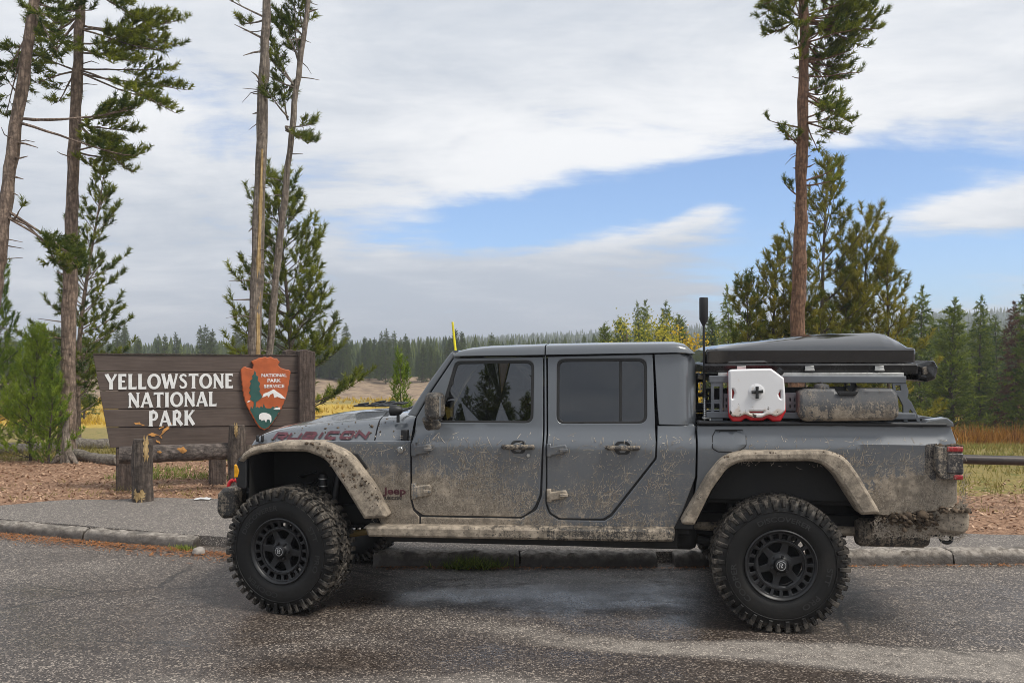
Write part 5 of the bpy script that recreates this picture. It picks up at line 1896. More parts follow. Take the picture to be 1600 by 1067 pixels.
# windscreen: side pillar, header, cowl bar, glass
tpanel('windscreen_pillar', [(636.5, 647.5), (650, 651), (674, 609), (708.8, 558), (711, 550), (707.5, 548.6), (703, 552, 0.02), (670, 597)], 'paint_clean', v=lambda u, w: body_v(u, w) + 0.01, thick=0.10, edge=0.012)
ub_, wb_ = TF.p(639, 646, -0.74)
ut_, wt_ = TF.p(707, 551, -0.70)
mb = MB()
mb.add([(ub_ + 0.015, -0.64, wb_), (ub_ + 0.015, 0.64, wb_), (ut_ + 0.02, 0.62, wt_ - 0.03), (ut_ + 0.02, -0.62, wt_ - 0.03)], [[0, 1, 2, 3]])
mb.build('windscreen', M['glass'], truck)
mb = MB()
mb.tube([(ut_ + 0.02, -0.66, wt_ - 0.015), (ut_ + 0.02, 0.66, wt_ - 0.015)], [0.035, 0.035], 10)
mb.build('windscreen_header', M['paint_clean'], truck)

# --- hood and cowl (lofted)
HV = -0.665
HOODSEC = []


def hood_part(name, sts, mat, bulge):
    rows_ = []
    for (px, yb, yt, ve, bl) in sts:
        u, wb = TF.p(px, yb, ve)
        _, wt = TF.p(px, yt, ve + 0.17)
        h = wt - wb
        k = min(1.0, h / 0.15)
        HOODSEC.append((u, wb, h, ve, k))
        half = [(ve - 0.006, wb), (ve + 0.035 * k, wb + h * 0.30), (ve + 0.080 * k, wb + h * 0.62), (ve + 0.13 * k, wb + h * 0.86), (ve + 0.20 * k, wb + h), (-0.40, wb + h + 0.010), (-0.35, wb + h + 0.014 + bl * 0.8), (-0.30, wb + h + 0.018 + bl), (0, wb + h + 0.024 + bl)]
        prof = half + [(-v, w) for v, w in half[-2::-1]]
        rows_.append([(u, v, w) for v, w in prof])
    mb = MB()
    P = np.array(rows_)
    mb.grid(P)
    m = P.shape[1]
    mb.add(P[0], [list(range(m))])
    mb.add(P[-1], [list(range(m))[::-1]])
    return mb.build(name, M[mat], truck, smooth=50, fix=True)


def hood_v(u, w):
    H_ = np.array(HOODSEC)
    wb, h, ve, k = (np.interp(u, H_[:, 0], H_[:, i]) for i in (1, 2, 3, 4))
    f = np.clip((w - wb) / h, 0, 1)
    return ve + k * np.interp(f, [0, 0.30, 0.62, 0.86, 1], [-0.006, 0.035, 0.080, 0.13, 0.20])


hood = hood_part('hood', [(393.5, 696, 691, -0.60, 0), (395, 695, 685, -0.605, 0), (399, 694, 680, -0.61, 0), (406, 693, 676, -0.615, 0), (418, 692, 671.5, -0.625, 0), (436, 689.5, 668, -0.63, 0.0), (461, 689, 664, -0.64, 0.004), (485, 688.6, 661, -0.65, 0.03), (505, 688.4, 659, -0.655, 0.034), (540, 688.2, 655.5, -0.665, 0.03), (584.5, 688, 652, -0.68, 0.02)], 'hood', 0.02)
cowl = hood_part('cowl', [(586.8, 688, 651.8, -0.68, 0.015), (610, 688, 650.5, -0.69, 0.0), (634, 688, 649, -0.70, 0.0), (642, 688, 648, -0.70, 0.0)], 'hood', 0.0)
for v0, dx in ((-0.20, 0), (0.20, 0)):
    uu, ww = TF.p(540 + (6 if v0 > 0 else 0), 655, HV)
    mb = MB()
    for k in range(3):
        mb.box((uu + 0.08 * k, v0, ww + 0.095 - 0.004 * k), (0.05, 0.16, 0.014), (R(-8), 'Y'))
    mb.box((uu + 0.08, v0, ww + 0.082), (0.27, 0.20, 0.014))
    mb.build('hood_vent', M['black'], hood, bevel=0.004)
for px_ in (402, 409.5):
    u_, w_ = TF.p(px_, 684, -0.625)
    tbox('vent_slot', 'black', u_ - 0.008, u_ + 0.008, -0.634, -0.60, w_ - 0.03, w_ + 0.02, hood, bevel=0.006)
uu, ww = TF.p(641, 690, -0.72)
tbox('cowl_hinge_block', 'black', U(627, 690, -0.72), U(638, 690, -0.72), -0.745, -0.69, W(630, 689, -0.72), W(630, 671, -0.72), cowl)
# light pod and wiper cowl at the windscreen base
uu, ww = TF.p(620, 641, -0.62)
pod = MB()
pod.lathe([(0.0, -0.05), (0.038, -0.05), (0.042, -0.045), (0.042, -0.01), (0.03, 0.03), (0.012, 0.045), (0.0, 0.046)], 24, 'x', (uu, -0.62, ww))
pod.box((uu + 0.01, -0.62, ww - 0.06), (0.02, 0.02, 0.06))
pod.build('light_pod', M['black'], cowl, bevel=0.0)
mb = MB()
for (a_, b_) in ((-0.55, 0.05), (0.0, 0.55)):
    mb.tube([(U(622, 650, -0.6), a_, W(622, 648, -0.6) + 0.02), (U(632, 650, -0.6), (a_ + b_) / 2, W(622, 648, -0.6) + 0.05), (U(640, 650, -0.6), b_, W(622, 648, -0.6) + 0.06)], [0.012, 0.01, 0.008], 8)
mb.build('wiper', M['black'], cowl)

# hood and fender lettering
RG = {'R': [[(0, 0), (0, 1), (0.9, 1), (1, 0.85), (1, 0.55), (0.9, 0.42), (0.25, 0.42)], [(0.5, 0.42), (1, 0)]], 'U': [[(0, 1), (0, 0.12), (0.12, 0), (0.88, 0), (1, 0.12), (1, 1)]],
      'B': [[(0, 0), (0, 1), (0.85, 1), (1, 0.85), (1, 0.62), (0.85, 0.5), (0.2, 0.5)], [(0.85, 0.5), (1, 0.38), (1, 0.12), (0.85, 0), (0, 0)]], 'I': [[(0.5, 0), (0.5, 1)]],
      'C': [[(1, 1), (0.12, 1), (0, 0.85), (0, 0.15), (0.12, 0), (1, 0)]], 'O': [[(0.5, 1), (0.12, 1), (0, 0.85), (0, 0.15), (0.12, 0), (0.88, 0), (1, 0.15), (1, 0.85), (0.88, 1), (0.5, 1)]],
      'N': [[(0, 0), (0, 1), (1, 0), (1, 1)]]}
mb = MB()
x = 0.0
k = 0
ua, wa = TF.p(424, 690, -0.66)
ub, wb2 = TF.p(571, 686.5, -0.68)
wtop = TF.p(430, 679, -0.66)[1]
hh = wtop - wa - 0.012
advs = {'I': 0.35}
tot = sum(advs.get(c, 1.0) for c in 'RUBICON') + 0.42 * 6
for c in 'RUBICON':
    aw = advs.get(c, 1.0)
    for st in RG[c]:
        q = np.array([((p[0] if c != 'I' else 0.35 * p[0]) * 1.0, p[1]) for p in st])
        sx = (ub - ua) / tot
        pp = np.stack((ua + (x + q[:, 0]) * sx + q[:, 1] * 0.02, wa + 0.017 + (wb2 - wa) * x / tot + q[:, 1] * hh), 1)
        pp = np.concatenate([pp[i] + (pp[i + 1] - pp[i]) * np.linspace(0, 1, 4)[:-1, None] for i in range(len(pp) - 1)] + [pp[-1:]])
        V, F = ribbon(pp, 0.019)
        vv = np.array([hood_v(a, b) for a, b in V]) - 0.011 - 0.0003 * (k % 5)
        mb.add(np.stack((V[:, 0], vv, V[:, 1]), 1), [f[::-1] for f in F])
        k += 1
    x += aw + 0.42
mb.build('hood_lettering', M['decal'], hood, smooth=None)
for txt, x0, x1, y0, y1, mt in (('Jeep', 597, 633, 762, 776, 'decal'), ('RUBICON', 596.5, 626, 776.5, 781, 'badge')):
    V, F = text_mesh(txt, 1.0, 0.03)
    ua, wa = TF.p(x0, y1, -0.80)
    ub, wb2 = TF.p(x1, y0, -0.80)
    V[:, :2] -= V[:, :2].min(0)
    V[:, :2] /= V[:, :2].max(0)
    uu = ua + V[:, 0] * (ub - ua)
    ww = wa + V[:, 1] * (wb2 - wa)
    m_ = MB()
    m_.add(np.stack((uu, np.array([body_v(a, b) for a, b in zip(uu, ww)]) - 0.004, ww), 1), F)
    m_.build('badge', M[mt], truck, smooth=None)
tpanel('fender_vent', [(547, 707), (560, 709, 0.01), (575, 730, 0.01), (569, 738), (562, 728)], 'black', off=-0.008, thick=0.02, edge=0.006)

# --- fender flares
def flare(name, outer, inner, vout, vin):
    pts = outer + inner[::-1]
    vf = plane(vout)
    pl = TF.poly(pts, vf, 6)
    mb = panel_mesh(pl, [], lambda a, b: vout, abs(vin - vout), 0.06, 0.022, 0.04)
    for k in (0, 1):
        (flip_y(mb) if k else mb).build(name, M['flare'], truck, smooth=50)
    return pl


flare('front_flare', [(371.5, 720), (378, 709, 0.05), (392, 699, 0.1), (430, 690.5, 0.2), (505, 690.5, 0.3), (545, 709, 0.3), (583, 763), (605, 809, 0.02)],
      [(379, 722), (386, 714, 0.05), (402, 707, 0.1), (430, 705.5, 0.2), (478, 705.5, 0.2), (508, 717, 0.2), (538, 762), (568, 811, 0.02)], -0.905, -0.70)
flare('rear_flare', [(1063, 819, 0.02), (1106, 744, 0.1), (1130, 714, 0.2), (1158, 705.5, 0.2), (1296, 704, 0.3), (1322, 714, 0.2), (1342, 742, 0.2), (1378, 803, 0.02)],
      [(1085, 821, 0.02), (1112, 766, 0.1), (1137, 731, 0.2), (1158, 721.5, 0.15), (1268, 720.5, 0.2), (1290, 727, 0.2), (1308, 744, 0.2), (1347, 805, 0.02)], -0.905, -0.72)


def liner(pts, v0, v1):
    q = np.array([TF.p(a, b, -0.9) for a, b in pts])
    P = np.stack([np.stack((q[:, 0], np.full(len(q), v), q[:, 1] + dz), 1) for v, dz in ((v0, 0.0), (v1, 0.0))], 0)
    mb = MB()
    mb.grid(P)
    c = P[1]
    mb.add(np.concatenate((c, [(c[0][0], v1, 0.55), (c[-1][0], v1, 0.55)])), [list(range(len(c))) + [len(c) + 1, len(c)]])
    for k in (0, 1):
        (flip_y(mb) if k else mb).build('wheel_arch_liner', M['under'], truck, smooth=50)


liner([(388, 800), (388, 712), (404, 704.5), (430, 702.5), (482, 702.5), (512, 714), (545, 757), (575, 812)], -0.88, -0.38)
liner([(1088, 820), (1115, 764), (1140, 729), (1160, 718), (1268, 717.5), (1293, 724), (1312, 742), (1350, 805)], -0.88, -0.42)

# --- rock slider, sills, underbody
u0, u1 = U(568, 830, -0.86), U(1057, 830, -0.86)
mb = panel_mesh(TF.poly([(569, 821.5, 0.01), (1000, 826.5), (1056, 827.5, 0.02), (1053, 846, 0.02), (1000, 846.5), (575, 838.5, 0.02)], plane(-0.87)), [], plane(-0.875), 0.13, 0.1, 0.018, 0.06)
for k in (0, 1):
    (flip_y(mb) if k else mb).build('rock_slider', M['slider'], truck, smooth=50)
for s in (-1, 1):
    tbox('inner_sill', 'under', 0.72, U(1060), min(s * 0.74, s * 0.60), max(s * 0.74, s * 0.60), 0.50, 0.68)
    tbox('frame_rail', 'under', -0.55, 4.75, min(s * 0.47, s * 0.38), max(s * 0.47, s * 0.38), 0.58, 0.72)
    tbox('inner_door_skin', 'black', 0.80, 2.55, min(s * 0.755, s * 0.72), max(s * 0.755, s * 0.72), 0.60, 1.25)
    tbox('quarter_inner', 'black', 2.1, U(1085), min(s * 0.752, s * 0.70), max(s * 0.752, s * 0.70), 0.64, 1.26)
tbox('cab_floor', 'under', 0.6, U(1080), -0.72, 0.72, 0.60, 0.66)
tbox('engine_bay', 'under', -0.45, 0.72, -0.42, 0.42, 0.66, 1.14)
tbox('firewall', 'black', 0.66, 0.74, -0.70, 0.70, 0.62, 1.24)
tbox('transmission_skid', 'under', 0.9, 2.2, -0.30, 0.30, 0.42, 0.56, bevel=0.04)
tbox('fuel_tank', 'under', 2.2, 3.0, -0.60, -0.10, 0.46, 0.62, bevel=0.05)


def cyl(name, mat, a, b, r, parent=None, n=14, r2=None):
    mb = MB()
    mb.tube([a, b], [r, r2 or r], n)
    return mb.build(name, M[mat], parent or truck, smooth=50)


for nm, ua in (('front_axle', 0.0), ('rear_axle', WB)):
    cyl(nm, 'under', (ua, -0.72, 0.465), (ua, 0.72, 0.465), 0.05)
    lump('differential', M['under'], None, None, (ua, 0.15 if ua == 0 else 0.0, 0.46), (0.19, 0.15, 0.16), 2, truck, 0.05)
for s in (-1, 1):
    for ua, ub in ((0.22, 0.30), (WB - 0.22, WB - 0.30)):
        cyl('shock_absorber', 'black', (ua, s * 0.60, 0.48), (ub, s * 0.52, 1.02), 0.032)
        cyl('shock_shaft', 'alu', (ua, s * 0.605, 0.44), (ua + 0.005, s * 0.60, 0.50), 0.02)
    for ua in (0.02, WB - 0.05):
        n_ = 90
        tt_ = np.linspace(0, 1, n_)
        mb = MB()
        mb.tube(np.stack((ua + 0.065 * np.cos(tt_ * 6.283 * 6), s * 0.46 + 0.065 * np.sin(tt_ * 6.283 * 6), 0.55 + 0.42 * tt_), 1), 0.009, 6)
        mb.build('coil_spring', M['black'], truck)
    cyl('lower_link', 'gold' if s < 0 else 'under', (0.12, s * 0.52, 0.46), (1.0, s * 0.45, 0.60), 0.026)
    cyl('rear_link', 'under', (WB - 0.12, s * 0.52, 0.46), (WB - 0.95, s * 0.45, 0.60), 0.028)
u_, w_ = TF.p(505, 741, -0.62)
_, w2_ = TF.p(505, 774, -0.62)
sh = cyl('shock_reservoir', 'black', (u_, -0.62, w2_ - 0.1), (u_, -0.62, w_), 0.032)
for k in range(3):
    zc = w_ - 0.03 - 0.055 * k
    mb = MB()
    mb.lathe([(0.033, -0.004), (0.0355, -0.003), (0.0355, 0.003), (0.033, 0.004)], 18, 'z', (u_, -0.62, zc))
    mb.build('clamp', M['alu'], sh)
cyl('drive_shaft', 'under', (0.2, 0.1, 0.5), (1.3, 0.05, 0.58), 0.035)
cyl('rear_drive_shaft', 'under', (1.6, 0.0, 0.58), (WB - 0.2, 0.0, 0.5), 0.04)
cyl('tie_rod', 'under', (-0.17, -0.62, 0.44), (-0.17, 0.62, 0.44), 0.024)
uA_, uB_ = U(1337, 830, -0.55), U(1452, 830, -0.55)
wm = W(1390, 833, -0.55)
mu = MB()
mu.lathe([(0.0, uA_), (0.085, uA_ + 0.01), (0.10, uA_ + 0.04), (0.10, uB_ - 0.04), (0.085, uB_ - 0.01), (0.0, uB_)], 24, 'x', (0, -0.52, wm))
mu.build('muffler', M['slider'], truck, smooth=50)
cyl('exhaust_pipe', 'mudpart', (WB - 0.6, -0.45, 0.62), (uA_, -0.50, wm), 0.035)
sp = MB()
sp.lathe([(0.24, -0.11), (0.30, -0.13), (0.38, -0.12), (0.41, -0.05), (0.41, 0.05), (0.38, 0.12), (0.30, 0.13), (0.24, 0.11)], 36, 'z', (4.22, 0.1, 0.70), True)
sp.build('spare_tyre', M['under'], truck, smooth=50)

# --- front end: grille, lamps, bumper
ug = U(393, 700, -0.60)
gr = MB()
slots = [fillet([(c - 0.032, 0.90, 0.02), (c + 0.032, 0.90, 0.02), (c + 0.032, 1.14, 0.02), (c - 0.032, 1.14, 0.02)]) for c in np.linspace(-0.30, 0.30, 7)]
lampholes = [np.array([(s * 0.46 + 0.088 * math.cos(a), 1.06 + 0.088 * math.sin(a)) for a in np.linspace(0, 6.283, 24, endpoint=False)]) for s in (-1, 1)]
gp = panel_mesh(fillet([(-0.60, 0.80, 0.06), (0.60, 0.80, 0.06), (0.62, 1.16, 0.08), (-0.62, 1.16, 0.08)]), slots + lampholes, lambda a, b: 0.03 * (a / 0.6) ** 2, 0.07, 0.08, 0.008, 0.04,
                mapf=lambda P: np.stack((ug - 0.02 + P[:, 1], P[:, 0], P[:, 2]), 1))
grille = gp.build('grille', M['paint_clean'], truck, smooth=42, fix=True)
tbox('radiator', 'black', ug + 0.05, ug + 0.08, -0.55, 0.55, 0.82, 1.14, grille)
for s in (-1, 1):
    mb = MB()
    mb.lathe([(0.0, -0.015), (0.05, -0.012), (0.08, 0.0), (0.086, 0.02), (0.086, 0.06)], 28, 'x', (ug - 0.005, s * 0.46, 1.06))
    mb.build('headlight', M['steel'], grille)
    u_, w_ = TF.p(377, 735, -0.86)
    lm = fillet([(u_ - 0.03, w_ - 0.12, 0.03), (u_ + 0.05, w_ - 0.14, 0.02), (u_ + 0.05, w_ + 0.10, 0.02), (u_ - 0.015, w_ + 0.10, 0.03), (u_ - 0.045, w_ + 0.02, 0.02)])
    mk = panel_mesh(lm, [], plane(-0.88), 0.12, 0.1, 0.012, 0.03)
    lamp = (flip_y(mk) if s > 0 else mk).build('marker_lamp', M['black'], truck, smooth=50)
    lm2 = fillet([(u_ - 0.050, w_ - 0.055, 0.015), (u_ - 0.018, w_ - 0.05, 0.015), (u_ - 0.004, w_ + 0.0, 0.02), (u_ - 0.02, w_ + 0.045, 0.015), (u_ - 0.048, w_ + 0.05, 0.02)])
    mk = panel_mesh(lm2, [], plane(-0.885), 0.10, 0.1, 0.010, 0.02)
    (flip_y(mk) if s > 0 else mk).build('amber_lens', M['amber'], lamp, smooth=60)
    tbox('bumper_bracket', 'black', ug - 0.02, ug + 0.10, min(s * 0.62, s * 0.56), max(s * 0.62, s * 0.56), 0.70, 1.0)
bmp_pts = [(338, 772, 0.03), (347, 763, 0.03), (366, 760, 0.03), (371, 766, 0.02), (370, 800, 0.03), (362, 810, 0.03), (345, 811, 0.04), (337, 800, 0.04)]
mb = panel_mesh(TF.poly(bmp_pts, plane(-0.66), 6), [], plane(-0.66), 0.16, 0.06, 0.03, 0.03)
for k in (0, 1):
    (flip_y(mb) if k else mb).build('bumper_end', M['mirror'], truck, smooth=60)
ufb = U(352, 785, -0.6)
tbox('front_bumper', 'black', ufb - 0.06, ufb + 0.10, -0.52, 0.52, 0.66, 0.84, bevel=0.03)
tbox('bumper_mount', 'black', ufb + 0.05, ug + 0.35, -0.45, 0.45, 0.70, 0.80)
for s in (-1, 1):
    u_, w_ = TF.p(366, 756, -0.45)
    an = np.linspace(-0.2, math.pi + 0.2, 14)
    mb = MB()
    mb.tube(np.stack((u_ - 0.02 + 0.05 * np.cos(an), np.full(14, s * 0.40), w_ - 0.03 + 0.055 * np.sin(an)), 1), 0.016, 10)
    mb.build('recovery_hook', M['red'], truck)

# --- rear end: tail lights, bumper, shackle
for s in (-1, 1):
    u0, u1 = U(1461, 720, -0.83), U(1503, 720, -0.83)
    wt, wb = W(1480, 696.5, -0.83), W(1480, 750, -0.83)
    pl = fillet([(u0, wb + 0.07, 0.03), (u0 + 0.045, wb, 0.03), (u1, wb + 0.002, 0.015), (u1, wt, 0.02), (u0, wt, 0.02)])
    mk = panel_mesh(pl, [], plane(-0.845), 0.16, 0.06, 0.014, 0.03)
    tl = (flip_y(mk) if s > 0 else mk).build('tail_light', M['handle'], truck, smooth=50)
    for (x0, x1, z0, z1, mt, nm) in ((0.42, 1.015, 0.83, 0.985, 'redlens', 'red_lens'), (0.42, 1.02, 0.20, 0.80, 'darklens', 'dark_lens'), (0.66, 1.015, 0.02, 0.17, 'redlens', 'red_lens')):
        a0, a1 = u0 + (u1 - u0) * x0, u0 + (u1 - u0) * x1
        b0, b1 = wb + (wt - wb) * z0, wb + (wt - wb) * z1
        mk = panel_mesh(fillet([(a0, b0, 0.01), (a1, b0, 0.008), (a1, b1, 0.008), (a0, b1, 0.01)]), [], plane(-0.853), 0.15, 0.05, 0.008, 0.03)
        (flip_y(mk) if s > 0 else mk).build(nm, M[mt], tl, smooth=50)
    pl = TF.poly([(1445, 694, 0.02), (1463, 693), (1463, 748), (1456, 750, 0.03), (1446, 738, 0.03)], body_v)
    mk = panel_mesh(pl, [], lambda a, b: body_v(a, b) - 0.003, 0.006, 0.1, 0.002, 0.03)
    (flip_y(mk) if s > 0 else mk).build('lamp_surround', M['darklens'], bed[0 if s < 0 else 1], smooth=50)
rb = panel_mesh(TF.poly([(1380, 805), (1462, 800), (1500, 800), (1503, 838, 0.02), (1400, 832, 0.03), (1385, 826)], plane(-0.72)), [], plane(-0.72), 0.30, 0.08, 0.01, 0.04)
for k in (0, 1):
    (flip_y(rb) if k else rb).build('rear_bumper_wing', M['mudpart'], truck, smooth=50)
cp = panel_mesh(TF.poly([(1460, 800, 0.03), (1466, 794.5, 0.03), (1512, 796, 0.04), (1519, 808, 0.05), (1517, 828, 0.04), (1508, 836, 0.03), (1470, 832, 0.03), (1461, 826, 0.03)], plane(-0.82), 6), [], lambda a, b: -0.80 + 0.05 * ((a - 4.75) / 0.2) ** 2, 0.22, 0.04, 0.022, 0.03)
for k in (0, 1):
    (flip_y(cp) if k else cp).build('bumper_corner', M['mudpart'], truck, smooth=60)
ur = U(1500, 820, -0.7)
tbox('rear_bumper', 'mudpart', ur - 0.10, ur + 0.06, -0.62, 0.62, 0.62, 0.80, bevel=0.03)
u_, w_ = TF.p(1478, 843, -0.70)
an = np.linspace(0, 6.283, 22)
mb = MB()
mb.tube(np.stack((u_ + 0.036 * np.cos(an), np.full(22, -0.70) + 0.02 * np.sin(an), w_ + 0.012 + 0.028 * np.sin(an)), 1), 0.013, 10, caps=False)
mb.build('shackle', M['black'], truck)

# --- mirrors
mp = TF.poly([(661, 620, 0.06), (668, 613.5, 0.05), (683, 614, 0.04), (687.5, 621, 0.03), (687.5, 650, 0.04), (683, 656.5, 0.04), (668, 657, 0.05), (660.5, 648, 0.06)], plane(-0.98), 6)
mm = panel_mesh(mp, [], lambda a, b: -0.985 + 0.10 * ((a - mp[:, 0].mean()) / 0.12) ** 2, 0.16, 0.03, 0.03, 0.02)
ma = MB()
um, wm_ = TF.p(668, 662, -0.93)
ma.tube([(um, -0.93, wm_ + 0.04), (um + 0.005, -0.90, wm_ - 0.015), (um + 0.03, -0.76, wm_ - 0.02)], [0.04, 0.035, 0.035], 12)
mg = MB()
cg = mp.mean(0)
mg.box((mp[:, 0].max() - 0.004, -0.90, cg[1]), (0.006, 0.13, 0.14))
for k in (0, 1):
    mo = (flip_y(mm) if k else mm).build('side_mirror', M['mirror'], truck, smooth=60)
    (flip_y(ma) if k else ma).build('mirror_arm', M['mirror'], mo, smooth=60)
    (flip_y(mg) if k else mg).build('mirror_glass', M['steel'], mo)

# --- cabin
for (u_, v_) in ((1.55, -0.36), (1.55, 0.36), (2.42, -0.36), (2.42, 0.36)):
    mb = MB()
    mb.box((u_ - 0.05, v_, 0.92), (0.5, 0.48, 0.14))
    mb.box((u_ + 0.22, v_, 1.22), (0.14, 0.46, 0.56), (R(12), 'Y'))
    mb.box((u_ + 0.30, v_, 1.56), (0.10, 0.26, 0.17), (R(8), 'Y'))
    mb.build('seat', M['seat'], truck, bevel=0.05)
tbox('dashboard', 'black', 0.74, 1.0, -0.68, 0.68, 1.06, 1.27, bevel=0.05)
an = np.linspace(0, 6.283, 30)
mb = MB()
mb.tube(np.stack((1.08 + 0.06 * np.sin(an), -0.36 + 0.18 * np.cos(an), 1.22 + 0.17 * np.sin(an)), 1), 0.015, 8, caps=False)
mb.tube([(0.95, -0.36, 1.15), (1.08, -0.36, 1.22)], [0.03, 0.03], 8)
mb.build('steering_wheel', M['black'], truck)

# --- wheels
def lug(mb, a0, a1, y0, y1, r0, r1, skew=0.0, taper=0.15):
    """one tread block between two angles, two sideways positions and two radii"""
    v = []
    for (r, f) in ((r0, 0.0), (r1, taper)):
        for (y, yy) in ((y0, 0), (y1, 1)):
            for (a, s) in ((a0, 1), (a1, -1)):
                am = (a0 + a1) / 2
                aa = am + (a - am) * (1 - f) + skew * (yy - 0.5)
                v.append((r * math.cos(aa), y + (0.5 - yy) * f * (y0 - y1) * -0.3, r * math.sin(aa)))
    mb.add(v, [[0, 1, 3, 2], [4, 6, 7, 5], [0, 4, 5, 1], [2, 3, 7, 6], [0, 2, 6, 4], [1, 5, 7, 3]])


def tyre_mesh():
    mb = MB()
    prof = [(0.218, -0.115), (0.225, -0.135), (0.245, -0.143), (0.262, -0.147), (0.268, -0.152), (0.30, -0.1575), (0.345, -0.1585), (0.385, -0.152), (0.415, -0.142), (0.438, -0.128), (0.449, -0.11), (0.452, -0.05)]
    prof = prof + [(0.453, 0.0)] + [(r, -y) for r, y in prof[::-1]]
    mb.lathe(prof, 96, 'y', (0, 0, 0), True)
    n = 44
    for i in range(n):
        a = i / n * 6.28318
        da = 6.28318 / n
        lng = i % 2
        for s in (-1, 1):
            sh_ = 0.5 * da * (s > 0)
            a_ = a + sh_
            # shoulder block, then the biter down the side wall
            lug(mb, a_ + 0.10 * da, a_ + (0.74 if lng else 0.66) * da, s * 0.150, s * (0.082 if lng else 0.092), 0.440, 0.469, 0.10 * da * s)
            r_in = 0.385 if lng else 0.405
            b0, b1 = a_ + 0.16 * da, a_ + (0.70 if lng else 0.58) * da
            v = []
            for (aa, rr, yy) in ((b0, 0.462, 0.150), (b1, 0.462, 0.150), (b1, r_in, 0.158), (b0, r_in, 0.158)):
                v.append((rr * math.cos(aa), s * yy, rr * math.sin(aa)))
            for (aa, rr, yy) in ((b0 + 0.06 * da, 0.460, 0.161), (b1 - 0.06 * da, 0.460, 0.161), (b1 - 0.10 * da, r_in + 0.006, 0.1665), (b0 + 0.10 * da, r_in + 0.006, 0.1665)):
                v.append((rr * math.cos(aa), s * yy, rr * math.sin(aa)))
            mb.add(v, [[4, 5, 6, 7], [0, 1, 5, 4], [1, 2, 6, 5], [2, 3, 7, 6], [3, 0, 4, 7]])
            # hooked centre blocks
            lug(mb, a_ + 0.02 * da, a_ + 0.55 * da, s * 0.074, s * 0.030, 0.448, 0.469, 0.5 * da * s)
            lug(mb, a_ + 0.40 * da, a_ + 0.92 * da, s * 0.040, s * 0.004, 0.448, 0.469, -0.4 * da * s)
    mb.lathe([(0.372, -0.1575), (0.374, -0.1605), (0.378, -0.1605), (0.380, -0.156)], 96, 'y')
    me = mb.mesh('tyre', 32)
    bm = bmesh.new()
    bm.from_mesh(me)
    bmesh.ops.recalc_face_normals(bm, faces=bm.faces)
    bm.to_mesh(me)
    bm.free()
    me.materials.append(M['tyre'])
    return me


def tyre_letters():
    """raised words round the outer side wall, tops outward, running clockwise as seen from outside"""
    out = []
    for txt, a_mid, r0, h in (('COOPER', 218, 0.305, 0.040), ('STT', 2, 0.305, 0.040), ('PRO', -38, 0.305, 0.040), ('DISCOVERER', 100, 0.305, 0.036)):
        mb = MB()
        V, F = text_mesh(txt, 1.0, 0.02)
        V[:, 0] -= (V[:, 0].max() + V[:, 0].min()) / 2
        V[:, 1] -= V[:, 1].min()
        s = h / V[:, 1].max()
        x = V[:, 0] * s * 1.35
        rr = r0 + V[:, 1] * s
        a = R(a_mid) - x / (r0 + h / 2)
        mb.add(np.stack((rr * np.cos(a), np.full(len(x), -0.1621), rr * np.sin(a)), 1), F)
        me = mb.mesh('tyre_lettering', None)
        me.materials.append(M['tyretext'])
        out.append(me)
    return out


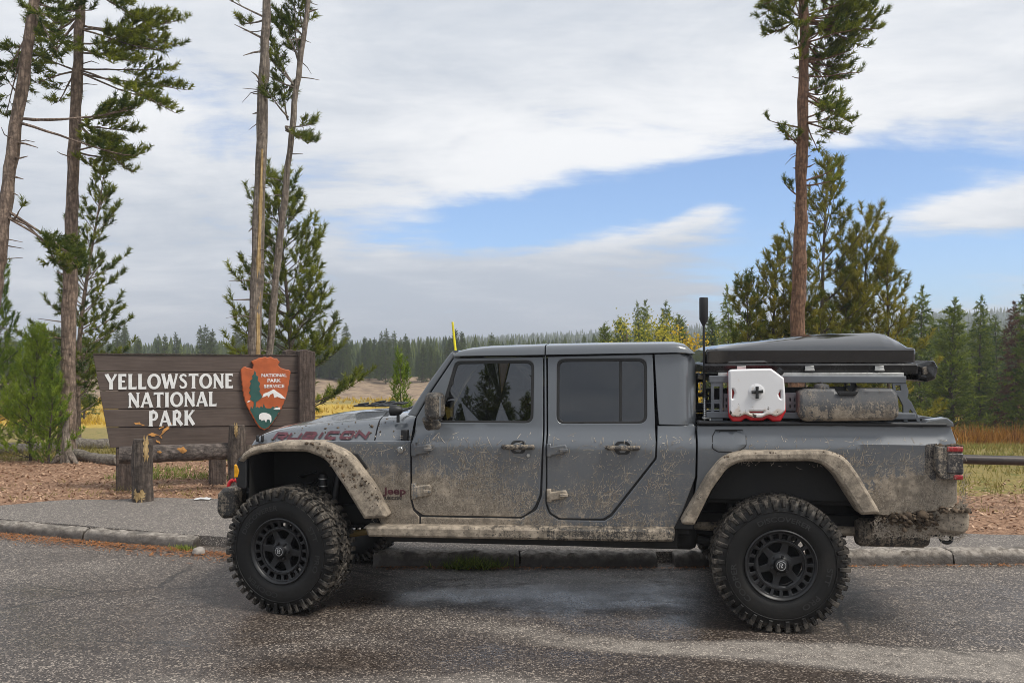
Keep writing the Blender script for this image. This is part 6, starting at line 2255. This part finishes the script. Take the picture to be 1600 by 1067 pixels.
def rim_meshes():
    def vf(x, z):
        r = math.hypot(x, z)
        return -0.150 + np.interp(r, [0, 0.05, 0.085, 0.148, 0.155, 0.165, 0.21], [0.03, 0.03, 0.035, 0.030, 0.018, 0.020, 0.012])
    holes = []
    for i in range(20):
        a = i / 20 * 6.283 + 0.1
        q = []
        for (r, d) in ((0.169, -0.098), (0.169, 0.098), (0.2015, 0.098), (0.2015, -0.098)):
            q.append((r * math.cos(a + d), r * math.sin(a + d), 0.005))
        holes.append(fillet(q, 3))
    for i in range(6):
        a = i / 6 * 6.283
        q = []
        for (r, d) in ((0.082, -0.20), (0.082, 0.20), (0.138, 0.38), (0.145, 0.0), (0.138, -0.38)):
            q.append((r * math.cos(a + d), r * math.sin(a + d), 0.008))
        holes.append(fillet(q, 3))
    out = np.array([(0.212 * math.cos(a), 0.212 * math.sin(a)) for a in np.linspace(0, 6.283, 72, endpoint=False)])
    face = panel_mesh(out, holes, vf, 0.035, 0.018, 0.003, 0.012)
    # lip, barrel and ring
    face.lathe([(0.208, -0.136), (0.214, -0.150), (0.224, -0.156), (0.230, -0.152), (0.231, -0.140), (0.222, -0.12), (0.212, -0.09), (0.205, 0.10), (0.222, 0.13)], 72, 'y')
    face.lathe([(0.149, -0.118), (0.151, -0.135), (0.156, -0.1365), (0.161, -0.135), (0.163, -0.118)], 72, 'y')
    me = face.mesh('rim', 40)
    bm = bmesh.new()
    bm.from_mesh(me)
    bmesh.ops.recalc_face_normals(bm, faces=bm.faces)
    bm.to_mesh(me)
    bm.free()
    me.materials.append(M['rim'])
    hub = MB()
    hub.lathe([(0.0, -0.158), (0.034, -0.158), (0.040, -0.153), (0.043, -0.135), (0.058, -0.122), (0.072, -0.118)], 36, 'y')
    hm = hub.mesh('hub_cap', 40)
    hm.materials.append(M['rim'])
    pr = MB()
    for k in range(26):
        a0 = k / 26 * 6.283
        q = [(r * math.cos(a), -0.1588, r * math.sin(a)) for (r, a) in ((0.026, a0), (0.030, a0), (0.030, a0 + 0.15), (0.026, a0 + 0.15))]
        pr.add(q, [[0, 1, 2, 3]])
    for pts in ([(-0.010, -0.014), (-0.010, 0.014), (0.004, 0.014), (0.010, 0.008), (0.004, 0.001), (-0.006, 0.001)], [(0.0, 0.0), (0.010, -0.014)], [(-0.002, -0.014), (0.004, -0.006)]):
        V, F = ribbon(pts, 0.0035)
        pr.add(np.stack((V[:, 0], np.full(len(V), -0.1588), V[:, 1]), 1), F)
    pm_ = pr.mesh('hub_print', None)
    pm_.materials.append(M['print'])
    nt = MB()
    nt.tube([(0, 0, 0), (0, -0.022, 0)], [0.0105, 0.0095], 6)
    nm_ = nt.mesh('wheel_nut', 30)
    nm_.materials.append(M['nut'])
    br = MB()
    br.lathe([(0.0, -0.02), (0.165, -0.02), (0.165, 0.01), (0.0, 0.01)], 40, 'y')
    bm_ = br.mesh('brake_disc', 40)
    bm_.materials.append(M['under'])
    return me, hm, pm_, nm_, bm_


TY, TL = tyre_mesh(), tyre_letters()
RM, HM, PM, NM, BM_ = rim_meshes()


def wheel(u, v, steer, spin, side):
    """wheel frame: outer face towards -y"""
    w = empty('wheel', (u, v, 0.455), steer + (math.pi if side > 0 else 0), truck)
    w.scale = (0.972, 1, 0.972)
    for nm, me in [('tyre', TY)] + [('tyre_lettering', q) for q in TL] + [('rim', RM), ('hub_cap', HM), ('hub_print', PM), ('brake_disc', BM_)]:
        o = link(bpy.data.objects.new(nm, me))
        o.parent = w
        if nm != 'hub_print':
            o.rotation_euler = (0, spin, 0)
        if nm in ('rim', 'hub_cap', 'hub_print'):
            o.scale = (1.075, 1, 1.075)
    for k in range(6):
        o = link(bpy.data.objects.new('wheel_nut', NM))
        a = k / 6 * 6.283 + 0.52 - spin
        o.location = (0.060 * math.cos(a), -0.120, 0.060 * math.sin(a))
        o.parent = w
    return w


wheel(0.02, -0.822, R(-10.5), R(-25), -1)
wheel(0.0, 0.822, R(-10.5), R(40), 1)
wheel(WB + 0.02, -0.822, 0, R(14), -1)
wheel(WB, 0.822, 0, R(70), 1)


# --- mud clumps lying on flares and bumper, one mass each
def clumps(name, spots, parent):
    mb = MB()
    bm = bmesh.new()
    bmesh.ops.create_icosphere(bm, subdivisions=1, radius=1)
    IV = np.array([tuple(v.co) for v in bm.verts])
    IF = [[v.index for v in f.verts] for f in bm.faces]
    bm.free()
    for (u, v, w, s) in spots:
        V = IV * rng.uniform(0.6, 1.25, (len(IV), 1)) * s * rng.uniform(0.7, 1.3, 3) * (1, 1, 0.8)
        mb.add(V + (u, v, w), IF)
    o = mb.build(name, M['clump'], parent, smooth=60)
    return tag(o, kind='stuff')


sp_ = []
for i in range(260):
    px = rng.uniform(400, 545)
    u, w = TF.p(px, np.interp(px, [392, 430, 505, 545], [700, 691.5, 691.5, 710]), -0.86)
    sp_.append((u, rng.uniform(-0.90, -0.72), w - 0.004, abs(rng.normal(0, 0.008)) + 0.003))
for i in range(130):
    t = rng.random()
    px, py = 500 + 90 * t + rng.uniform(-10, 16), 700 + 85 * t + rng.uniform(-8, 8)
    u, w = TF.p(px, py, -0.907)
    sp_.append((u, -0.905, w, abs(rng.normal(0, 0.006)) + 0.002))
clumps('mud_clumps', sp_, truck)
sp_ = []
for i in range(150):
    px = rng.uniform(1130, 1325)
    u, w = TF.p(px, np.interp(px, [1130, 1158, 1296, 1325], [714, 706, 704.5, 716]), -0.86)
    sp_.append((u, rng.uniform(-0.90, -0.80), w - 0.004, abs(rng.normal(0, 0.006)) + 0.003))
clumps('mud_clumps', sp_, truck)
sp_ = []
for i in range(620):
    px = rng.normal(1425, 26)
    py = 803 + abs(rng.normal(0, 7)) + rng.uniform(-4, 4)
    if not 1378 < px < 1466:
        continue
    u, w = TF.p(px, py, -0.74)
    sp_.append((u, rng.uniform(-0.80, -0.71), w, abs(rng.normal(0, 0.009)) + 0.004))
for i in range(160):
    u, w = TF.p(rng.uniform(1464, 1512), 797 - abs(rng.normal(0, 1.5)), -0.76)
    sp_.append((u, rng.uniform(-0.84, -0.66), w, abs(rng.normal(0, 0.010)) + 0.004))
for i in range(70):
    u, w = TF.p(rng.uniform(1462, 1502), 695.5, -0.80)
    sp_.append((u, rng.uniform(-0.84, -0.76), w, abs(rng.normal(0, 0.008)) + 0.003))
clumps('mud_clumps', sp_, truck)
sp_ = []
for i in range(60):
    px = rng.uniform(425, 640)
    u, w = TF.p(px, np.interp(px, [397, 461, 540, 640], [680, 664, 656, 649]) + rng.uniform(3, 26), -0.62)
    sp_.append((u, hood_v(u, w), w, abs(rng.normal(0, 0.006)) + 0.002))
clumps('mud_clumps', sp_, hood)

# --- dried splashes and thin streaks on the painted side
def mud_at(u, w):
    low = float(sstep(1.32, 0.62, w))
    a = math.exp(-((u - 0.95) / 0.75) ** 2) * low
    b = math.exp(-((u - 4.4) / 0.55) ** 2) * float(sstep(1.27, 0.80, w))
    cl = 0.5 + 0.9 * mnoise.noise(Vector((u * 3.1, w * 4.3, 2.0))) + 0.6 * mnoise.noise(Vector((u * 9, w * 9, 5.0)))
    return max(0.0, min(1.0, (max(a, 0.9 * b) + 0.36 * low + 0.05) * max(0.0, cl)))


def streaks(n, seed):
    r = np.random.default_rng(seed)
    mb = MB()
    done = 0
    OL = np.concatenate(OUTL)
    while done < n:
        u, w = r.uniform(0.42, 4.78), r.uniform(0.62, 1.30)
        if 2.83 < u < 4.18 and w < 1.10 or (u < 0.62 and w < 1.0) or r.random() > mud_at(u, w):
            continue
        L = abs(r.normal(0.03, 0.028)) + 0.006
        if r.random() < 0.6:
            L *= 0.3
        an = r.choice((r.normal(math.pi / 2, 0.25), r.normal(0.5, 0.5), r.uniform(0, 6.28)))
        cv = r.normal(0, 0.5)
        m = 4
        t = np.linspace(0, 1, m)
        A = an + cv * (t - 0.5)
        P = np.stack((u + np.concatenate(([0], np.cumsum(np.cos(A[:-1]) * L / (m - 1)))), w + np.concatenate(([0], np.cumsum(np.sin(A[:-1]) * L / (m - 1))))), 1)
        wd = r.uniform(0.0018, 0.0042) * (2.0 if L < 0.012 else 1)
        V, F = ribbon(P, wd * np.array((0.4, 1, 0.9, 0.3)))
        if V[:, 1].max() > 1.33 or min(np.min(np.abs(OL - q).sum(1)) for q in (P[0], P[1], P[2], P[-1])) < 0.012:
            continue
        vv = np.array([body_v(x, z) for x, z in V]) - 0.0012
        mb.add(np.stack((V[:, 0], vv, V[:, 1]), 1), [f[::-1] for f in F], r.uniform(0, 1))
        done += 1
    return mb


M['streak'] = needle_mat('dried_mud_streaks', (0.19, 0.155, 0.12), (0.48, 0.42, 0.34), 0.0)
tag(streaks(11500, 11).build('mud_streaks', M['streak'], truck, smooth=None, tint=True), kind='stuff')

# --- whip on the far cowl
u_, w_ = TF.p(707, 503, 0.76)
u2_, w2_ = TF.p(713, 560, 0.76)
d_ = (u2_ - u_) / (w_ - w2_)
mb = MB()
mb.tube([(u_ + d_ * (w_ - 1.2), 0.76, 1.2), (u_ + d_ * (w_ - 1.6), 0.76, 1.6), (u_, 0.76, w_)], [0.014, 0.012, 0.010], 8)
mb.build('whip_antenna', M['yellow'], truck)

# ------------------------------------------------------------------ gear on the bed
def tgear(name, label, cat, u, v, w):
    a, b = TF.a, TF.b
    P = TF.O + u * a + v * b
    o = empty(name, (P[0], P[1], w), TF.ang)
    tag(o, label, cat)
    return o, np.array((u, v, w))


def gb(mb, off):
    mb.v = [v - off for v in mb.v]
    return mb


WR = W(1290, 663)
rack, RO = tgear('bed_rack', 'grey powder-coated steel bed rack holding the tent above the truck bed', 'rack', 3.0, 0.0, WR + 0.014)


def rpart(name, pts, holes, v, th, mat, both=True, edge=0.003):
    outer = TF.poly(pts, plane(v))
    mb = panel_mesh(outer, [TF.poly(h, plane(v)) for h in holes], plane(v), th, 0.15, edge, 0.05)
    gb(mb, RO).build(name, M[mat], rack, smooth=42)
    if both:
        m2 = panel_mesh(outer, [TF.poly(h, plane(v)) for h in holes], plane(v), th, 0.15, edge, 0.05)
        gb(flip_y(m2), RO).build(name, M[mat], rack, smooth=42)


rpart('front_upright', [(1111, 589, 0.01), (1129.5, 589, 0.01), (1129.5, 659.5), (1111, 659.5)], [[(1116, 604, 0.005), (1124.5, 604, 0.005), (1124.5, 624, 0.005), (1116, 624, 0.005)], [(1116, 631, 0.005), (1124.5, 631, 0.005), (1124.5, 651, 0.005), (1116, 651, 0.005)]], -0.70, 0.02, 'rack')
rpart('side_plate', [(1130.5, 615), (1398, 612), (1398, 640), (1130.5, 643)], [[(x, 622), (x + 2.2, 622), (x + 2.2, 627), (x, 627)] for x in (1134, 1233.5, 1241)] + [[(x, 632), (x + 2.2, 632), (x + 2.2, 637), (x, 637)] for x in (1134, 1233.5, 1241)], -0.685, 0.012, 'rack')
rpart('rear_upright', [(1393, 589, 0.01), (1413, 589, 0.01), (1420, 612, 0.01), (1418, 622), (1424, 628, 0.01), (1439, 659), (1433, 659), (1421, 634, 0.02), (1419, 659), (1412, 659), (1411, 634, 0.03), (1404, 620, 0.02), (1396, 612)], [[(1399, 602, 0.003), (1407, 602, 0.003), (1408, 610, 0.003), (1400, 610, 0.003)]], -0.70, 0.02, 'rack')
ua, wa = TF.p(1108, 588, -0.7)
ub, wb2 = TF.p(1416, 587, -0.7)
for s in (-1, 1):
    mb = MB()
    mb.box(((ua + ub) / 2, s * 0.68, wa - 0.02), (ub - ua, 0.05, 0.05))
    gb(mb, RO).build('top_rail', M['rack'], rack, bevel=0.006)
    mb = MB()
    mb.box(((ua + ub) / 2 + 0.02, s * 0.70, WR + 0.055), (ub - ua + 0.08, 0.03, 0.045))
    gb(mb, RO).build('lower_rail', M['rack'], rack, bevel=0.006)
for f in (0.04, 0.35, 0.66, 0.97):
    mb = MB()
    mb.box((ua + (ub - ua) * f, 0, wa - 0.022), (0.05, 1.31, 0.04))
    gb(mb, RO).build('crossbar', M['rack'], rack, bevel=0.006)

# tent
tent, TO = tgear('rooftop_tent', 'glossy black hard-shell rooftop tent folded shut on the bed rack', 'tent', 3.0, 0.0, wa + 0.008)
TV = -0.665
M['shell'] = simple('glossy_black_shell', (0.007, 0.007, 0.008), 0.05, var=0.3, scale=5, coat=0.3, ior=1.9)
M['shell_low'] = simple('black_shell_base', (0.014, 0.014, 0.015), 0.25, var=0.3)


def tent_loft(name, mat, sts, ring):
    """sts: (px, y_bottom, y_shoulder, y_top, inset_top)"""
    rows_ = []
    for (px, yb, ys, yt, ins_, ends) in sts:
        u, wb_ = TF.p(px, yb, TV)
        ws = TF.p(px, ys, TV)[1]
        wt = max(TF.p(px, yt, TV + ins_)[1], ws + 0.002)
        v = TV + ends
        half = [(v + 0.016, wb_), (v + 0.006, (wb_ + ws) / 2), (v, ws - 0.012), (v + 0.012, ws + 0.002), (TV + ins_, wt - 0.006), (TV + ins_ + 0.05, wt), (0, wt + 0.012)]
        prof = half + [(-a, b) for a, b in half[-2::-1]]
        rows_.append([(u, a, b) for a, b in prof])
    P = np.array(rows_)
    mb = MB()
    mb.grid(P)
    m = P.shape[1]
    mb.add(P[0], [list(range(m))])
    mb.add(P[-1], [list(range(m))[::-1]])
    return gb(mb, TO).build(name, M[mat], tent, smooth=38, fix=True)


tent_loft('tent_lid', 'shell', [(1103, 567, 549, 547.5, 0.20, 0.035), (1105, 567, 547, 545, 0.20, 0.012), (1110, 567, 545.5, 543, 0.20, 0.0), (1150, 567, 545.3, 538, 0.22, 0), (1294, 566.5, 545, 522, 0.26, 0), (1384, 566, 544.8, 519.5, 0.26, 0), (1400, 566, 544.5, 522, 0.26, 0), (1416, 566, 544.5, 531, 0.22, 0), (1428, 566, 544.5, 541, 0.16, 0), (1431.5, 566, 546, 545, 0.16, 0.015)], None)
tent_loft('tent_base', 'shell_low', [(1098.5, 581, 572, 571, 0.03, 0.015), (1101, 583, 569, 568, 0.03, 0), (1432, 584.5, 568, 567, 0.03, 0), (1436, 583, 571, 570, 0.03, 0.015)], None)
mb = MB()
u0, w0 = TF.p(1122, 584, TV - 0.01)
u1, w1 = TF.p(1412, 581.5, TV - 0.01)
mb.box(((u0 + u1) / 2, TV + 0.0, w0 - 0.004), (u1 - u0, 0.03, 0.022))
gb(mb, TO).build('aluminium_channel', M['alu'], tent, bevel=0.002)
for px_ in (1158.5, 1265, 1374):
    a0, b0 = TF.p(px_ - 7, 579.5, TV - 0.01)
    a1, b1 = TF.p(px_ + 7, 572, TV - 0.01)
    mb = MB()
    mb.box(((a0 + a1) / 2, TV - 0.009, (b0 + b1) / 2), (a1 - a0, 0.012, b1 - b0))
    mb.box(((a0 + a1) / 2, TV - 0.013, b0 + 0.006), (a1 - a0 + 0.006, 0.012, 0.012))
    gb(mb, TO).build('latch', M['alu'], tent, bevel=0.002)
pc = panel_mesh(TF.poly([(1432, 570, 0.02), (1452, 563, 0.03), (1462, 563, 0.04), (1467, 574, 0.04), (1465, 592, 0.03), (1450, 597, 0.03), (1432, 593, 0.02)], plane(-0.55)), [], lambda a, b: -0.55 + 0.012 * math.sin(a * 60) * math.sin(b * 50), 1.0, 0.03, 0.03, 0.03)
pouch = gb(pc, TO).build('rear_pouch', M['shell_low'], tent, smooth=60)
cw_ = panel_mesh(TF.poly([(1441, 574, 0.004), (1448, 572, 0.004), (1449, 584, 0.004), (1442, 586, 0.004)], plane(-0.565)), [], plane(-0.57), 0.02, 0.1, 0.004, 0.03)
gb(cw_, TO).build('buckle', M['handle'], pouch)

# fuel can
can, CO = tgear('fuel_can', 'white and red flat fuel can strapped on the rack above the bed side', 'fuel can', 3.15, -0.74, WR + 0.014)


def muddy_white():
    m, t = material('muddy_white_plastic')
    o = t.n('ShaderNodeTexCoord').outputs['Object']
    z = t.n('ShaderNodeSeparateXYZ', {0: o}).outputs[2]
    a = t.noise(o, 30, 5, 0.65)
    b = t.noise(o, 8, 5, 0.6)
    low = t.ramp(z, 0.18, 0.0, 0.0, 0.16)
    sp1 = t.ramp(t.math('ADD', a, low), 0.67, 0.72)
    st = t.ramp(t.math('ADD', b, low), 0.60, 0.74, 0.0, 0.6)
    c = t.mix(st, (0.74, 0.735, 0.74), (0.55, 0.42, 0.29))
    c = t.mix(sp1, c, (0.06, 0.04, 0.03))
    finish(t, t.n('ShaderNodeBsdfPrincipled', {'Base Color': c, 'Roughness': 0.45}).outputs[0])
    return m


M['canwhite'] = muddy_white()


def cz(pts):
    return [(1100 + p[0] / 7.62, 540 + p[1] / 7.62, *p[2:]) for p in pts]


CV = -0.80
front = cz([(296, 300, 0.015), (330, 283, 0.02), (800, 272, 0.02), (955, 385, 0.02), (972, 600, 0.02), (972, 770, 0.02), (930, 812, 0.03), (860, 845, 0.03), (790, 820, 0.03), (745, 830, 0.03), (690, 858, 0.03), (600, 860, 0.03), (540, 838, 0.03), (490, 815, 0.03), (420, 850, 0.03), (340, 845, 0.03), (305, 800, 0.03), (300, 600, 0.02)])
slot = cz([(535, 782, 0.006), (725, 782, 0.006), (705, 803, 0.006), (555, 803, 0.006)])
s1 = cz([(338, 515, 0.003), (352, 520, 0.003), (370, 565, 0.006), (352, 625, 0.003), (338, 632, 0.003)])
s2 = cz([(918, 535, 0.003), (905, 545, 0.003), (888, 580, 0.006), (905, 620, 0.003), (922, 632, 0.003)])
fo = TF.poly(front, plane(CV))
mb = panel_mesh(fo, [TF.poly(h, plane(CV)) for h in (slot, s1, s2)], lambda a, b: CV, 0.045, 0.06, 0.012, 0.02)
gb(mb, CO).build('front_can', M['canwhite'], can, smooth=50)
back = cz([(296, 310, 0.015), (330, 290, 0.02), (795, 282, 0.02), (952, 392, 0.02), (970, 600, 0.02), (978, 790, 0.02), (915, 905, 0.02), (820, 905, 0.02), (755, 865, 0.02), (700, 895, 0.02), (560, 895, 0.02), (500, 860, 0.02), (440, 910, 0.02), (345, 912, 0.02), (298, 850, 0.02)])
mb = panel_mesh(TF.poly(back, plane(CV + 0.04)), [], plane(CV + 0.042), 0.08, 0.08, 0.012, 0.03)
gb(mb, CO).build('rear_can', M['red'], can, smooth=50)
u_, w_ = TF.p(1100 + 628 / 7.62, 540 + 550 / 7.62, CV)
mb = MB()
mb.lathe([(0.0, -0.004), (0.045, -0.004), (0.055, 0.0), (0.055, 0.006)], 28, 'y', (u_, CV - 0.002, w_))
gb(mb, CO).build('mount_plate', M['canwhite'], can)
mb = MB()
for (dx, dz) in ((0.038, 0.004), (-0.038, -0.002), (0.0, 0.036), (0.0, -0.045)):
    mb.tube([(u_, CV - 0.018, w_), (u_ + dx * 0.6, CV - 0.02, w_ + dz * 0.6), (u_ + dx, CV - 0.018, w_ + dz)], [0.009, 0.0105, 0.012], 10)
mb.lathe([(0.0, -0.03), (0.012, -0.03), (0.014, -0.02), (0.014, 0.0)], 16, 'y', (u_, CV, w_))
gb(mb, CO).build('locking_knob', M['black'], can)
u_, w_ = TF.p(1100 + 905 / 7.62, 540 + 318 / 7.62, CV + 0.03)
d2 = np.array((0.64, 0, 0.77))
mb = MB()
base = np.array((u_, CV + 0.045, w_))
for k in range(3):
    mb.tube([base + d2 * (-0.02 + 0.016 * k), base + d2 * (-0.007 + 0.016 * k)], [0.026, 0.024], 16)
mb.tube([base + d2 * -0.03, base + d2 * 0.024], [0.021, 0.021], 16)
gb(mb, CO).build('cap', M['black'], can)

# dark tank
tank, KO = tgear('water_tank', 'dark mud-splashed plastic tank on the rack beside the fuel can', 'tank', 3.9, -0.74, WR + 0.014)
M['tankmat'] = muddy('muddy_dark_tank', (0.055, 0.057, 0.062), 0.5, lambda t, x, z, o: t.ramp(z, 0.20, 0.02, 0.30, 0.68), bmp=0.5)
tp_ = TF.poly([(1249, 612, 0.03), (1262, 607.5, 0.02), (1306, 607.5), (1308, 612), (1342, 612), (1345, 607), (1396, 607, 0.03), (1403.5, 614, 0.03), (1404, 650, 0.04), (1396, 657, 0.04), (1258, 658.5, 0.04), (1249, 650, 0.04)], plane(-0.80))
mb = panel_mesh(tp_, [], lambda a, b: -0.79 - 0.035 * math.sin(max(0.0, min(1.0, (b - WR) / 0.22)) * math.pi), 0.17, 0.03, 0.022, 0.03)
gb(mb, KO).build('tank_body', M['tankmat'], tank, smooth=60)
rc = TF.poly([(1307, 611.5, 0.008), (1343, 611.5, 0.008), (1338, 617.5, 0.01), (1312, 617.5, 0.01)], plane(-0.82))
gb(panel_mesh(rc, [], plane(-0.815), 0.02, 0.1, 0.003, 0.03), KO).build('grip_recess', M['black'], tank)
u_, w_ = TF.p(1283.5, 607, -0.72)
mb = MB()
mb.lathe([(0.052, -0.02), (0.052, 0.012), (0.047, 0.026), (0.030, 0.032), (0.010, 0.034), (0.010, 0.046), (0.0, 0.048)], 24, 'z', (u_, -0.72, w_))
cap = gb(mb, KO).build('cap', M['tankmat'], tank, smooth=35)
for k in range(12):
    a = k / 12 * 6.283
    mb = MB()
    mb.box((u_ + 0.053 * math.cos(a), -0.72 + 0.053 * math.sin(a), w_ - 0.004), (0.008, 0.008, 0.026))
    gb(mb, KO).build('cap_rib', M['tankmat'], cap)

# booster antenna behind the cab
u_, w_ = TF.p(1101, 655, -0.62)
ant, AO = tgear('booster_antenna', 'black cell booster antenna on a thin mast behind the cab', 'antenna', u_, -0.62, WR + 0.014)
_, wc0 = TF.p(1100, 500, -0.62)
_, wc1 = TF.p(1100, 465, -0.62)
_, wtip = TF.p(1100, 511, -0.62)
ux = TF.p(1099.5, 480, -0.62)[0]
mb = MB()
mb.lathe([(0.006, wtip - 0.01), (0.009, wtip + 0.01), (0.020, wc0 - 0.02), (0.031, wc0 + 0.005), (0.032, wc1 - 0.01), (0.029, wc1), (0.0, wc1 + 0.001)], 28, 'z', (ux, -0.62, 0))
gb(mb, AO).build('antenna_head', M['black'], ant, smooth=35)
mb = MB()
mb.tube([(u_, -0.62, WR + 0.16), (ux, -0.62, wtip)], [0.010, 0.0085], 10)
gb(mb, AO).build('mast', M['black'], ant)
mb = MB()
n_ = 100
tt_ = np.linspace(0, 1, n_)
mb.tube(np.stack((u_ + 0.011 * np.cos(tt_ * 6.283 * 10), -0.62 + 0.011 * np.sin(tt_ * 6.283 * 10), WR + 0.02 + 0.15 * tt_), 1), 0.005, 6)
mb.tube([(u_, -0.62, WR + 0.0), (u_, -0.62, WR + 0.17)], [0.008, 0.008], 8)
gb(mb, AO).build('spring', M['steel'], ant)
mb = MB()
mb.box((u_ + 0.01, -0.64, WR + 0.03), (0.06, 0.08, 0.012))
mb.box((u_ + 0.035, -0.66, WR + 0.015), (0.012, 0.06, 0.04))
gb(mb, AO).build('bracket', M['steel'], ant, bevel=0.002)


# ------------------------------------------------------------------ the air
def make_haze():
    mb = MB()
    mb.box((0, 1200, 60), (9000, 3400, 0))
    mb = MB()
    x0, x1, y0, y1, z0, z1 = -4500, 4500, -140, 2900, -60, 62
    mb.box(((x0 + x1) / 2, (y0 + y1) / 2, (z0 + z1) / 2), (x1 - x0, y1 - y0, z1 - z0))
    m = bpy.data.materials.new('thin_haze')
    m.use_nodes = True
    t = NT(m.node_tree)
    v = t.n('ShaderNodeVolumePrincipled', {'Color': (0.86, 0.91, 1.0, 1), 'Density': 0.0010, 'Anisotropy': 0.2})
    out = t.n('ShaderNodeOutputMaterial')
    t.t.links.new(v.outputs[0], out.inputs['Volume'])
    tag(mb.build('haze', m, smooth=None), 'thin pale haze in front of the far hills', 'haze', kind='stuff')


make_haze()
